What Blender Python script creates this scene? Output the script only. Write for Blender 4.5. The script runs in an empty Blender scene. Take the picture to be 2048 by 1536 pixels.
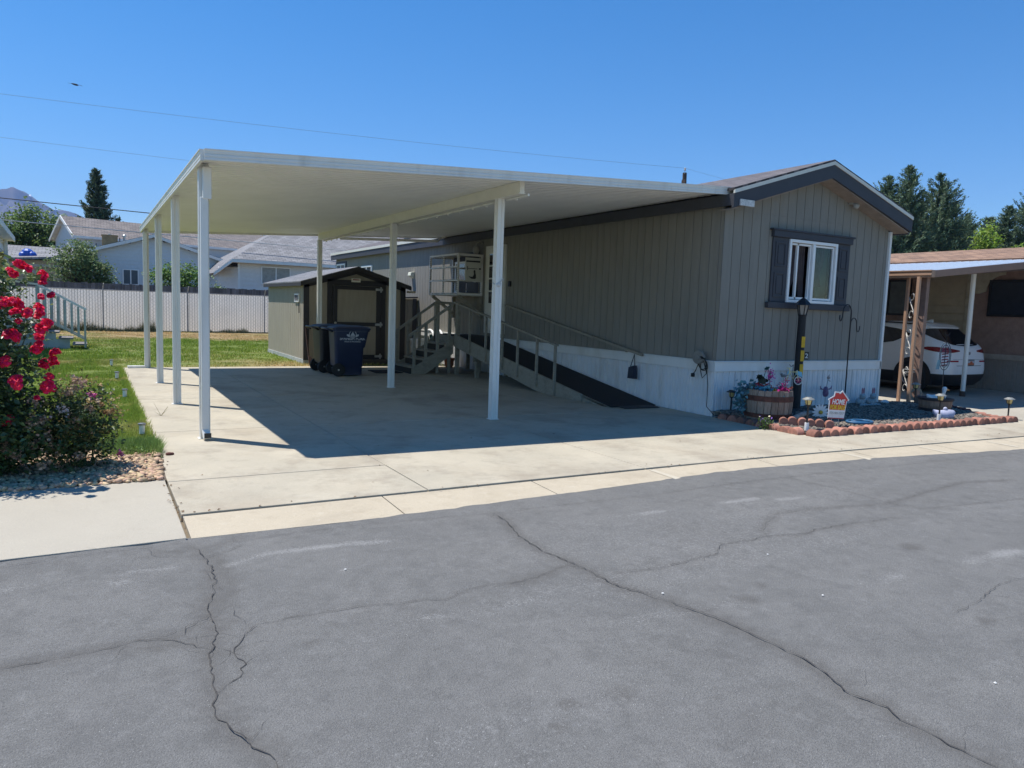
import bpy, math, random
import numpy as np
from mathutils import Vector, Matrix, Euler
random.seed(7); rng = np.random.default_rng(7)
PI = math.pi
sc = bpy.context.scene
COL = sc.collection
def R(d): return math.radians(d)

# ------------------------------------------------------------------ world, sun, camera
SUN = Vector((-0.90, 0.95, 3.1)).normalized()
EXPO = 0.5
w = bpy.data.worlds.new("World"); sc.world = w; w.use_nodes = True
nt = w.node_tree
sky = nt.nodes.new('ShaderNodeTexSky'); sky.sky_type = 'NISHITA'; sky.sun_disc = False
sky.sun_elevation = math.asin(SUN.z); sky.sun_rotation = math.atan2(SUN.x, SUN.y)
sky.altitude = 1000; sky.air_density = 1.0; sky.dust_density = 0.0; sky.ozone_density = 3.0
bg = nt.nodes['Background']; bg.inputs['Strength'].default_value = 0.117
hsv = nt.nodes.new('ShaderNodeHueSaturation'); hsv.inputs['Saturation'].default_value = 1.36
nt.links.new(sky.outputs[0], hsv.inputs['Color']); nt.links.new(hsv.outputs[0], bg.inputs[0])
sl = bpy.data.lights.new('sun', 'SUN'); sl.energy = 4.6; sl.angle = R(0.53); sl.color = (1.0, 0.965, 0.905)
so = bpy.data.objects.new('sun', sl); COL.objects.link(so); so.location = (-20, 15, 60)
so.rotation_euler = (-SUN).to_track_quat('-Z', 'Y').to_euler()
cam = bpy.data.cameras.new('camera'); co = bpy.data.objects.new('camera', cam); COL.objects.link(co)
CM = ((0.86847722, -0.49448606, 0.03508371), (-0.01973098, -0.10519628, -0.99425572), (0.49533626, 0.8627962, -0.10111727))
r_, d_, f_ = [Vector(v) for v in CM]
mw = Matrix.Identity(4)
for i in range(3):
    mw[i][0] = r_[i]; mw[i][1] = -d_[i]; mw[i][2] = -f_[i]
mw.translation = (0, 0, 1.6); co.matrix_world = mw
cam.sensor_width = 36; cam.lens = 1478.64 / 2048 * 36; cam.clip_start = 0.05; cam.clip_end = 12000
sc.camera = co
sc.view_settings.view_transform = 'Standard'; sc.view_settings.look = 'None'; sc.view_settings.exposure = EXPO; sc.view_settings.gamma = 1

# ------------------------------------------------------------------ materials
MATS = {}
def M(name, col, rough=.6, var=.12, scale=6, stretch=(1, 1, 1), bump=0, bscale=60, metal=0, col2=None, island=0, transl=0,
      rnd=0, spec=.5, speck=0, coat=0, alpha=1, emit=0, dirt=None, trans=0, hueisl=0):
    if name in MATS: return MATS[name]
    m = bpy.data.materials.new(name); m.use_nodes = True; n = m.node_tree; L = n.links
    p = n.nodes['Principled BSDF']; p.inputs['Roughness'].default_value = rough; p.inputs['Metallic'].default_value = metal
    p.inputs['Specular IOR Level'].default_value = spec
    if coat: p.inputs['Coat Weight'].default_value = coat; p.inputs['Coat Roughness'].default_value = .08
    if trans: p.inputs['Transmission Weight'].default_value = trans
    tc = n.nodes.new('ShaderNodeTexCoord'); mp = n.nodes.new('ShaderNodeMapping'); mp.inputs['Scale'].default_value = stretch
    L.new(tc.outputs['Object'], mp.inputs[0])
    ns = n.nodes.new('ShaderNodeTexNoise'); ns.inputs['Scale'].default_value = scale; ns.inputs['Detail'].default_value = 6
    ns.inputs['Roughness'].default_value = .62
    L.new(mp.outputs[0], ns.inputs[0])
    mx = n.nodes.new('ShaderNodeMix'); mx.data_type = 'RGBA'
    c2 = col2 if col2 else tuple(max(0, c * (1 - 2 * var)) for c in col)
    c1 = col if col2 else tuple(min(1, c * (1 + var)) for c in col)
    rp = n.nodes.new('ShaderNodeMapRange'); rp.inputs[1].default_value = .3; rp.inputs[2].default_value = .7
    L.new(ns.outputs[0], rp.inputs[0]); L.new(rp.outputs[0], mx.inputs[0])
    mx.inputs[6].default_value = (*c1, 1); mx.inputs[7].default_value = (*c2, 1)
    out = mx.outputs[2]
    if speck:
        n2 = n.nodes.new('ShaderNodeTexNoise'); n2.inputs['Scale'].default_value = speck; n2.inputs['Detail'].default_value = 2
        L.new(tc.outputs['Object'], n2.inputs[0])
        r2 = n.nodes.new('ShaderNodeMapRange'); r2.inputs[1].default_value = .3; r2.inputs[2].default_value = .7
        r2.inputs[3].default_value = .8; r2.inputs[4].default_value = 1.2; L.new(n2.outputs[0], r2.inputs[0])
        h = n.nodes.new('ShaderNodeHueSaturation'); L.new(out, h.inputs['Color']); L.new(r2.outputs[0], h.inputs['Value']); out = h.outputs[0]
    if dirt:
        n3 = n.nodes.new('ShaderNodeTexNoise'); n3.inputs['Scale'].default_value = dirt[1]; n3.inputs['Detail'].default_value = 7
        m3 = n.nodes.new('ShaderNodeMapping'); m3.inputs['Scale'].default_value = dirt[2]; L.new(tc.outputs['Object'], m3.inputs[0]); L.new(m3.outputs[0], n3.inputs[0])
        r3 = n.nodes.new('ShaderNodeMapRange'); r3.inputs[1].default_value = .52; r3.inputs[2].default_value = .75; r3.inputs[4].default_value = dirt[3]
        L.new(n3.outputs[0], r3.inputs[0]); m4 = n.nodes.new('ShaderNodeMix'); m4.data_type = 'RGBA'; L.new(r3.outputs[0], m4.inputs[0])
        L.new(out, m4.inputs[6]); m4.inputs[7].default_value = (*dirt[0], 1); out = m4.outputs[2]
    if island or rnd:
        h = n.nodes.new('ShaderNodeHueSaturation')
        rv = n.nodes.new('ShaderNodeNewGeometry').outputs['Random Per Island'] if island else n.nodes.new('ShaderNodeObjectInfo').outputs['Random']
        k = island or rnd
        a = n.nodes.new('ShaderNodeMapRange'); a.inputs[3].default_value = 1 - k; a.inputs[4].default_value = 1 + k; L.new(rv, a.inputs[0])
        L.new(a.outputs[0], h.inputs['Value'])
        if hueisl:
            mm = n.nodes.new('ShaderNodeMath'); mm.operation = 'MULTIPLY'; mm.inputs[1].default_value = 7.31; L.new(rv, mm.inputs[0])
            fr = n.nodes.new('ShaderNodeMath'); fr.operation = 'FRACT'; L.new(mm.outputs[0], fr.inputs[0])
            b = n.nodes.new('ShaderNodeMapRange'); b.inputs[3].default_value = .5 - hueisl; b.inputs[4].default_value = .5 + hueisl
            L.new(fr.outputs[0], b.inputs[0]); L.new(b.outputs[0], h.inputs['Hue'])
        L.new(out, h.inputs['Color']); out = h.outputs[0]
    L.new(out, p.inputs['Base Color'])
    if bump:
        nb = n.nodes.new('ShaderNodeTexNoise'); nb.inputs['Scale'].default_value = bscale; nb.inputs['Detail'].default_value = 4
        L.new(mp.outputs[0], nb.inputs[0])
        bn = n.nodes.new('ShaderNodeBump'); bn.inputs['Strength'].default_value = bump; bn.inputs['Distance'].default_value = .01
        L.new(nb.outputs[0], bn.inputs['Height']); L.new(bn.outputs[0], p.inputs['Normal'])
    if emit: p.inputs['Emission Strength'].default_value = emit; L.new(out, p.inputs['Emission Color'])
    if transl:
        tr = n.nodes.new('ShaderNodeBsdfTranslucent'); L.new(out, tr.inputs[0]); ms = n.nodes.new('ShaderNodeMixShader'); ms.inputs[0].default_value = transl
        o = n.nodes['Material Output']; L.new(p.outputs[0], ms.inputs[1]); L.new(tr.outputs[0], ms.inputs[2]); L.new(ms.outputs[0], o.inputs[0])
    MATS[name] = m
    return m

def stain(m, col, scale, lo, hi, amt, stretch=(1, 1, 1), detail=6):
    n = m.node_tree; L = n.links; p = n.nodes['Principled BSDF']; src = p.inputs['Base Color'].links[0].from_socket
    tc = n.nodes.new('ShaderNodeTexCoord'); mp = n.nodes.new('ShaderNodeMapping'); mp.inputs['Scale'].default_value = stretch; L.new(tc.outputs['Object'], mp.inputs[0])
    ns = n.nodes.new('ShaderNodeTexNoise'); ns.inputs['Scale'].default_value = scale; ns.inputs['Detail'].default_value = detail; ns.inputs['Roughness'].default_value = .68; L.new(mp.outputs[0], ns.inputs[0])
    r = n.nodes.new('ShaderNodeMapRange'); r.inputs[1].default_value = lo; r.inputs[2].default_value = hi; r.inputs[4].default_value = amt; L.new(ns.outputs[0], r.inputs[0])
    x = n.nodes.new('ShaderNodeMix'); x.data_type = 'RGBA'; L.new(r.outputs[0], x.inputs[0]); L.new(src, x.inputs[6]); x.inputs[7].default_value = (*col, 1); L.new(x.outputs[2], p.inputs['Base Color']); return m

def shingle(name, col, col2, axis='x', row=.14):
    """asphalt shingles: brick pattern in the plane of the roof"""
    m = M(name, col, .9, speck=140)
    n = m.node_tree; L = n.links; p = n.nodes['Principled BSDF']
    br = n.nodes.new('ShaderNodeTexBrick'); tc = n.nodes.new('ShaderNodeTexCoord')
    sx = n.nodes.new('ShaderNodeSeparateXYZ'); cx = n.nodes.new('ShaderNodeCombineXYZ'); L.new(tc.outputs['Object'], sx.inputs[0])
    if axis == 'x': L.new(sx.outputs[0], cx.inputs[0]); L.new(sx.outputs[1], cx.inputs[1])
    else: L.new(sx.outputs[1], cx.inputs[0]); L.new(sx.outputs[0], cx.inputs[1])
    L.new(cx.outputs[0], br.inputs[0])
    br.inputs['Scale'].default_value = 1; br.inputs['Brick Width'].default_value = .33; br.inputs['Row Height'].default_value = row
    br.inputs['Mortar Size'].default_value = .012; br.inputs['Color1'].default_value = (*col, 1); br.inputs['Color2'].default_value = (*col2, 1)
    br.inputs['Mortar'].default_value = (*[c * .45 for c in col2], 1); br.inputs['Bias'].default_value = -.1
    ns = n.nodes.new('ShaderNodeTexNoise'); ns.inputs['Scale'].default_value = 2.2; L.new(tc.outputs['Object'], ns.inputs[0])
    h = n.nodes.new('ShaderNodeHueSaturation'); r = n.nodes.new('ShaderNodeMapRange'); r.inputs[3].default_value = .72; r.inputs[4].default_value = 1.28
    L.new(ns.outputs[0], r.inputs[0]); L.new(r.outputs[0], h.inputs['Value']); L.new(br.outputs[0], h.inputs['Color']); L.new(h.outputs[0], p.inputs['Base Color'])
    bn = n.nodes.new('ShaderNodeBump'); bn.inputs['Strength'].default_value = .6; bn.inputs['Distance'].default_value = .01; bn.invert = True
    L.new(br.outputs['Fac'], bn.inputs['Height']); L.new(bn.outputs[0], p.inputs['Normal'])
    return m

# ------------------------------------------------------------------ objects
W = {}                                    # world offset of each thing
def props(o, label=None, cat=None, group=None, kind=None):
    if label: o['label'] = label
    if cat: o['category'] = cat
    if group: o['group'] = group
    if kind: o['kind'] = kind
    return o
def thing(name, label, cat, loc=(0, 0, 0), rotz=0, group=None, local=False):
    o = bpy.data.objects.new(name, None); COL.objects.link(o); o.empty_display_size = .2
    o.location = loc; o.rotation_euler = (0, 0, rotz); props(o, label, cat, group)
    W[o] = Vector((0, 0, 0)) if local else Vector(loc)
    return o
def finish(name, me, mat, parent=None, smooth=False, bevel=0, center=True):
    if isinstance(mat, (list, tuple)):
        for m_ in mat: me.materials.append(m_)
    else: me.materials.append(mat)
    if smooth: me.polygons.foreach_set('use_smooth', [True] * len(me.polygons))
    o = bpy.data.objects.new(name, me); COL.objects.link(o)
    if parent is not None:
        o.parent = parent; W[o] = W[parent]
        if W[parent].length: me.transform(Matrix.Translation(-W[parent]))
    elif center and len(me.vertices):
        c = np.empty(len(me.vertices) * 3); me.vertices.foreach_get('co', c); c = c.reshape(-1, 3)
        b = Vector(((c[:, 0].min() + c[:, 0].max()) / 2, (c[:, 1].min() + c[:, 1].max()) / 2, c[:, 2].min()))
        me.transform(Matrix.Translation(-b)); o.location = b; W[o] = b
    else: W[o] = Vector((0, 0, 0))
    if bevel:
        b = o.modifiers.new('bevel', 'BEVEL'); b.width = bevel; b.segments = 2; b.limit_method = 'ANGLE'; b.angle_limit = R(40)
        b.harden_normals = False
    me.update()
    return o
def npmesh(name, v, f):
    """v (N,3) array, f (F,k) int array -> mesh, fast"""
    me = bpy.data.meshes.new(name); v = np.asarray(v, np.float32); f = np.asarray(f, np.int32); k = f.shape[1]
    me.vertices.add(len(v)); me.vertices.foreach_set('co', v.ravel())
    me.loops.add(f.size); me.loops.foreach_set('vertex_index', f.ravel())
    me.polygons.add(len(f)); me.polygons.foreach_set('loop_start', np.arange(0, f.size, k, dtype=np.int32))
    me.polygons.foreach_set('loop_total', np.full(len(f), k, np.int32)); me.update(calc_edges=True)
    return me
class MB:
    def __init__(s): s.v = []; s.f = []
    def add(s, vs, fs):
        o = len(s.v); s.v += [tuple(v) for v in vs]; s.f += [[i + o for i in f] for f in fs]; return s
    def box(s, x0, y0, z0, x1, y1, z1):
        return s.add([(x0, y0, z0), (x1, y0, z0), (x1, y1, z0), (x0, y1, z0), (x0, y0, z1), (x1, y0, z1), (x1, y1, z1), (x0, y1, z1)],
                     [(0, 3, 2, 1), (4, 5, 6, 7), (0, 1, 5, 4), (1, 2, 6, 5), (2, 3, 7, 6), (3, 0, 4, 7)])
    def beam(s, p, q, w, h, up=(0, 0, 1)):
        p = Vector(p); q = Vector(q); d = (q - p).normalized(); u = Vector(up)
        if abs(d.dot(u)) > .98: u = Vector((0, 1, 0))
        r = d.cross(u).normalized() * (w / 2); u = r.cross(d).normalized() * (h / 2)
        c = [p - r - u, p + r - u, p + r + u, p - r + u, q - r - u, q + r - u, q + r + u, q - r + u]
        return s.add(c, [(0, 1, 2, 3), (7, 6, 5, 4), (0, 4, 5, 1), (1, 5, 6, 2), (2, 6, 7, 3), (3, 7, 4, 0)])
    def tube(s, pts, r, n=8, closed=False, caps=True):
        pts = [Vector(p) for p in pts]; N = len(pts); rs = r if isinstance(r, (list, tuple)) else [r] * N
        o = len(s.v); prev = None
        for i, p in enumerate(pts):
            if closed: d = (pts[(i + 1) % N] - pts[i - 1])
            else: d = pts[min(i + 1, N - 1)] - pts[max(i - 1, 0)]
            d.normalize()
            if prev is None:
                a = Vector((0, 0, 1)) if abs(d.z) < .9 else Vector((1, 0, 0)); u = d.cross(a).normalized()
            else: u = (prev - d * prev.dot(d)).normalized()
            prev = u; v = d.cross(u)
            for k in range(n):
                t = 2 * PI * k / n; s.v.append(tuple(p + (u * math.cos(t) + v * math.sin(t)) * rs[i]))
        for i in range(N if closed else N - 1):
            a = o + i * n; b = o + ((i + 1) % N) * n
            for k in range(n): s.f.append([a + k, a + (k + 1) % n, b + (k + 1) % n, b + k])
        if caps and not closed:
            s.f.append([o + k for k in range(n)][::-1]); s.f.append([o + (N - 1) * n + k for k in range(n)])
        return s
    def lathe(s, prof, c=(0, 0, 0), n=20, ax=None, sx=1, sy=1):
        c = Vector(c); q = Vector((0, 0, 1)).rotation_difference(Vector(ax).normalized()) if ax else None
        o = len(s.v)
        for (r, z) in prof:
            for k in range(n):
                t = 2 * PI * k / n; p = Vector((r * math.cos(t) * sx, r * math.sin(t) * sy, z))
                if q: p = q @ p
                s.v.append(tuple(c + p))
        for i in range(len(prof) - 1):
            a = o + i * n; b = a + n
            for k in range(n): s.f.append([a + k, a + (k + 1) % n, b + (k + 1) % n, b + k])
        s.f.append([o + k for k in range(n)][::-1]); s.f.append([o + (len(prof) - 1) * n + k for k in range(n)])
        return s
    def extr(s, poly, vec):
        n = len(poly); a = [Vector(p) for p in poly]; v = Vector(vec)
        return s.add(a + [p + v for p in a], [list(range(n))[::-1], [n + i for i in range(n)]] + [[i, (i + 1) % n, n + (i + 1) % n, n + i] for i in range(n)])
    def quad(s, a, b, c, d): return s.add([a, b, c, d], [(0, 1, 2, 3)])
    def sphere(s, c, r, n=12, m=8, sz=1, sx=1, sy=1):
        pr = [(max(1e-4, math.sin(PI * i / m)) * r, -math.cos(PI * i / m) * r * sz) for i in range(m + 1)]
        return s.lathe(pr, c, n, sx=sx, sy=sy)
    def ribbed(s, p0, p1, nrm, z0, z1, per, prof, hole=None, closed=False):
        """ribbed/grooved sheet from p0 to p1 (xy); prof = [(fraction, depth)]; z1 number or function of distance; hole=(d0,d1,za,zb)"""
        p0 = Vector((*p0, 0)); p1 = Vector((*p1, 0)); D = (p1 - p0).length; t = (p1 - p0) / D; nn = Vector((*nrm, 0))
        ds = []
        k = 0
        while k * per < D:
            for fr, dep in prof:
                d = (k + fr) * per
                if d < D - 1e-4: ds.append((d, dep))
            k += 1
        ds.append((D, 0))
        if hole:
            for h in hole[:2]:
                ds = [(d, (0 if abs(d - h) < .03 else e)) for d, e in ds]; ds.append((h, 0))
            ds.sort()
        zt = z1 if callable(z1) else (lambda d: z1)
        for (a, ea), (b, eb) in zip(ds[:-1], ds[1:]):
            if b - a < 1e-6: continue
            A = p0 + t * a + nn * ea; B = p0 + t * b + nn * eb
            spans = [(z0, zt(a), z0, zt(b))]
            if hole and a >= hole[0] - 1e-6 and b <= hole[1] + 1e-6:
                spans = [(z0, hole[2], z0, hole[2]), (hole[3], zt(a), hole[3], zt(b))]
            for (l0, h0, l1, h1) in spans:
                s.quad((A.x, A.y, l0), (B.x, B.y, l1), (B.x, B.y, h1), (A.x, A.y, h0))
        return s
    def rot(s, mat, start=0):
        for i in range(start, len(s.v)): s.v[i] = tuple(mat @ Vector(s.v[i]))
        return s
    def mesh(s, name):
        me = bpy.data.meshes.new(name); me.from_pydata(s.v, [], s.f); me.validate(); return me
    def build(s, name, mat, parent=None, smooth=False, bevel=0):
        return finish(name, s.mesh(name), mat, parent, smooth, bevel)
def single(o, label, cat, group=None): return props(o, label, cat, group)
def struct(o): o['kind'] = 'structure'; return o
def stuff(o): o['kind'] = 'stuff'; return o
def autosmooth(o, ang=40):
    me = o.data; me.polygons.foreach_set('use_smooth', [True] * len(me.polygons))
    try: me.set_sharp_from_angle(angle=R(ang))
    except Exception: pass
    return o
def copy_tree(o, parent=None):
    c = o.copy(); COL.objects.link(c); c.parent = parent
    for ch in list(o.children): copy_tree(ch, c)
    return c
def text(name, body, size, mat, parent, loc, rot, thick=.002, align='CENTER', shear=0, sx=1, bold=0):
    cu = bpy.data.curves.new(name, 'FONT'); cu.body = body; cu.size = size; cu.extrude = thick; cu.align_x = align; cu.shear = shear; cu.offset = bold
    to = bpy.data.objects.new(name, cu); COL.objects.link(to)
    dg = bpy.context.evaluated_depsgraph_get(); me = bpy.data.meshes.new_from_object(to.evaluated_get(dg))
    bpy.data.objects.remove(to); me.transform(Matrix.Diagonal((sx, 1, 1, 1)))
    me.transform(Matrix.Translation(loc) @ Euler(rot).to_matrix().to_4x4())
    me.materials.clear()
    return finish(name, me, mat, parent)
# ------------------------------------------------------------------ scattering
def rand_rot(n):
    q = rng.normal(size=(n, 4)); q /= np.linalg.norm(q, axis=1)[:, None]; w_, x, y, z = q.T
    return np.stack([np.stack([1 - 2 * (y * y + z * z), 2 * (x * y - z * w_), 2 * (x * z + y * w_)], -1),
                     np.stack([2 * (x * y + z * w_), 1 - 2 * (x * x + z * z), 2 * (y * z - x * w_)], -1),
                     np.stack([2 * (x * z - y * w_), 2 * (y * z + x * w_), 1 - 2 * (x * x + y * y)], -1)], 1)
def frames(nrm, axis=None):
    n = nrm / np.linalg.norm(nrm, axis=1)[:, None]; a = rng.normal(size=n.shape) if axis is None else axis
    u = a - n * (a * n).sum(1)[:, None]; u /= np.linalg.norm(u, axis=1)[:, None] + 1e-9; v = np.cross(n, u)
    return u, v, n
def leaves(name, P, size, mat, parent=None, aspect=.55, up=.6, jit=.35, axis=None, curl=.18):
    """folded leaf: two triangles hinged on the midrib, one island each"""
    N = len(P); nr = rng.normal(size=(N, 3)); nr[:, 2] = np.abs(nr[:, 2]) + up
    u, v, n = frames(nr, axis); s = size * (1 + jit * rng.uniform(-1, 1, (N, 1)))
    v0 = P - u * s * .5; v1 = P + v * s * aspect * .5 + n * s * curl; v2 = P + u * s * .5; v3 = P - v * s * aspect * .5 + n * s * curl
    V = np.stack([v0, v1, v2, v3], 1).reshape(-1, 3); i = np.arange(N)[:, None] * 4
    F = np.concatenate([i + np.array([[0, 2, 1]]), i + np.array([[0, 3, 2]])], 1).reshape(-1, 3)
    return finish(name, npmesh(name, V, F), mat, parent)
def stones(name, P, size, mat, parent=None, flat=.6, jit=.4):
    t = (1 + 5 ** .5) / 2
    v = np.array([(-1, t, 0), (1, t, 0), (-1, -t, 0), (1, -t, 0), (0, -1, t), (0, 1, t), (0, -1, -t), (0, 1, -t), (t, 0, -1), (t, 0, 1), (-t, 0, -1), (-t, 0, 1)]) / 1.9
    f = np.array([(0, 11, 5), (0, 5, 1), (0, 1, 7), (0, 7, 10), (0, 10, 11), (1, 5, 9), (5, 11, 4), (11, 10, 2), (10, 7, 6), (7, 1, 8), (3, 9, 4), (3, 4, 2), (3, 2, 6), (3, 6, 8), (3, 8, 9), (4, 9, 5), (2, 4, 11), (6, 2, 10), (8, 6, 7), (9, 8, 1)])
    N = len(P); sc_ = size * .5 * (1 + jit * rng.uniform(-1, 1, (N, 1, 1))) * (1 + .3 * rng.uniform(-1, 1, (N, 1, 3)))
    V = v[None] * (1 + .22 * rng.uniform(-1, 1, (N, 12, 1))) * sc_
    a = rng.uniform(0, 2 * PI, N); c, s_ = np.cos(a), np.sin(a)
    rr = rand_rot(N); V = np.einsum('nij,nkj->nki', rr, V); V[:, :, 2] *= flat
    V = (V + P[:, None, :]).reshape(-1, 3); F = (f[None] + (np.arange(N) * 12)[:, None, None]).reshape(-1, 3)
    return finish(name, npmesh(name, V, F), mat, parent, smooth=True)
def blades(name, P, h, wd, mat, parent=None, lean=.5):
    N = len(P); a = rng.uniform(0, 2 * PI, N); d = np.stack([np.cos(a), np.sin(a), np.zeros(N)], 1)
    b = rng.uniform(0, 2 * PI, N); l = np.stack([np.cos(b), np.sin(b), np.zeros(N)], 1) * lean * rng.uniform(.1, 1, (N, 1))
    hh = (h if np.ndim(h) else np.full(N, h))[:, None] * rng.uniform(.55, 1.15, (N, 1)); up = np.array([[0, 0, 1.]])
    ww = wd * rng.uniform(.7, 1.3, (N, 1))
    V = np.stack([P - d * ww * .5, P + d * ww * .5, P + (up + l) * hh], 1).reshape(-1, 3)
    return finish(name, npmesh(name, V, np.arange(3 * N).reshape(-1, 3)), mat, parent, center=False)
def colattr(o, name, vals):
    a = o.data.color_attributes.new(name, 'FLOAT_COLOR', 'POINT'); c = np.ones((len(vals), 4), np.float32); c[:, :vals.shape[1]] = vals
    a.data.foreach_set('color', c.ravel())
# ------------------------------------------------------------------ noise helper
def vnoise(x, y, sc_, seed=0):
    r = np.random.default_rng(seed); T = r.uniform(-1, 1, (64, 64)); x = np.asarray(x) / sc_; y = np.asarray(y) / sc_
    xi = np.floor(x).astype(int); yi = np.floor(y).astype(int); fx = x - xi; fy = y - yi; fx = fx * fx * (3 - 2 * fx); fy = fy * fy * (3 - 2 * fy)
    g = lambda i, j: T[i % 64, j % 64]
    return (g(xi, yi) * (1 - fx) + g(xi + 1, yi) * fx) * (1 - fy) + (g(xi, yi + 1) * (1 - fx) + g(xi + 1, yi + 1) * fx) * fy
def fbm(x, y, s, seed=0, o=4):
    return sum(vnoise(x, y, s / 2 ** k, seed + k) / 2 ** k for k in range(o))
def seg_dist(X, Y, pl):
    d = np.full(X.shape, 1e9)
    for (ax, ay), (bx, by) in zip(pl[:-1], pl[1:]):
        L2 = (bx - ax) ** 2 + (by - ay) ** 2 + 1e-9; t = np.clip(((X - ax) * (bx - ax) + (Y - ay) * (by - ay)) / L2, 0, 1)
        d = np.minimum(d, np.hypot(X - ax - t * (bx - ax), Y - ay - t * (by - ay)))
    return d
def wob(pl, step=.05, amp=.012, seed=1):
    r = random.Random(seed); out = []
    for (ax, ay), (bx, by) in zip(pl[:-1], pl[1:]):
        L_ = math.hypot(bx - ax, by - ay); n = max(1, int(L_ / step))
        for i in range(n):
            t = i / n; k = amp * r.uniform(-1, 1); out.append((ax + (bx - ax) * t - (by - ay) / L_ * k, ay + (by - ay) * t + (bx - ax) / L_ * k))
    out.append(pl[-1]); return out

# ------------------------------------------------------------------ ground
b = MB(); b.quad((-6000, -3000, -.35), (6000, -3000, -.35), (6000, 9000, -.35), (-6000, 9000, -.35))
far_ground = M('dry_ground', (.17, .15, .09), .95, scale=.02, col2=(.09, .11, .045))
struct(b.build('ground', far_ground))
b = MB(); b.box(-60, 5.0, -.3, 90, 120, -.06)
struct(b.build('terrain', M('yard_soil', (.19, .15, .10), .95, scale=.4, bump=.3)))

# ------------------------------------------------------------------ road with its cracks
EDGE = [(-40, 5.18), (-.5, 5.19), (.56, 5.23), (1.95, 5.20), (2.9, 5.235), (4.5, 5.36), (6.1, 5.44), (8, 5.33), (10.7, 5.0), (14, 4.86), (60, 4.8)]
def edge(x): return 1.017 * np.interp(x, [e[0] for e in EDGE], [e[1] for e in EDGE])
def asphalt_mat():
    m = M('asphalt', (.185, .181, .172), .88, scale=1.3, col2=(.150, .148, .142), speck=150, bump=.9, bscale=170, spec=.35)
    stain(m, (.115, .113, .108), 7, .48, .66, .5); stain(m, (.235, .232, .225), 11, .54, .72, .5); stain(m, (.10, .098, .094), 90, .52, .70, .55, detail=3); stain(m, (.30, .295, .285), 130, .60, .72, .45, detail=2)
    n = m.node_tree; L = n.links; p = n.nodes['Principled BSDF']; src = p.inputs['Base Color'].links[0].from_socket
    at = n.nodes.new('ShaderNodeAttribute'); at.attribute_name = 'wear'; sp = n.nodes.new('ShaderNodeSeparateColor'); L.new(at.outputs[0], sp.inputs[0])
    tc = n.nodes.new('ShaderNodeTexCoord')
    def noise(scale, det=6, rough=.7):
        no = n.nodes.new('ShaderNodeTexNoise'); no.inputs['Scale'].default_value = scale; no.inputs['Detail'].default_value = det; no.inputs['Roughness'].default_value = rough; L.new(tc.outputs['Object'], no.inputs[0]); return no.outputs[0]
    def thr(sock, no, lo, hi, gain, amt=1):
        a = n.nodes.new('ShaderNodeMath'); a.operation = 'MULTIPLY_ADD'; L.new(sock, a.inputs[0]); a.inputs[1].default_value = gain
        L.new(no, a.inputs[2]); r = n.nodes.new('ShaderNodeMapRange'); r.inputs[1].default_value = lo; r.inputs[2].default_value = hi; r.inputs[4].default_value = amt; L.new(a.outputs[0], r.inputs[0]); return r.outputs[0]
    def mix(f, src, col):
        x = n.nodes.new('ShaderNodeMix'); x.data_type = 'RGBA'; L.new(f, x.inputs[0]); L.new(src, x.inputs[6]); x.inputs[7].default_value = (*col, 1); return x.outputs[2]
    src = mix(thr(sp.outputs[0], noise(16), .56, 1.0, .5, .62), src, (.104, .098, .09))
    src = mix(thr(sp.outputs[1], noise(60), .70, .92, .40, .55), src, (.33, .325, .315))
    vo = n.nodes.new('ShaderNodeTexVoronoi'); vo.inputs['Scale'].default_value = 120; L.new(tc.outputs['Object'], vo.inputs[0])
    r = n.nodes.new('ShaderNodeMapRange'); r.inputs[1].default_value = .30; r.inputs[2].default_value = .18; L.new(vo.outputs['Distance'], r.inputs[0])
    wn = n.nodes.new('ShaderNodeTexWhiteNoise'); L.new(vo.outputs['Color'], wn.inputs[0])
    fl = thr(sp.outputs[1], wn.outputs[0], .985, 1.06, .20)
    mu = n.nodes.new('ShaderNodeMath'); mu.operation = 'MULTIPLY'; L.new(r.outputs[0], mu.inputs[0]); L.new(fl, mu.inputs[1])
    src = mix(mu.outputs[0], src, (.46, .455, .44)); L.new(src, p.inputs['Base Color'])
    return m
ASPH = asphalt_mat()
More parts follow.
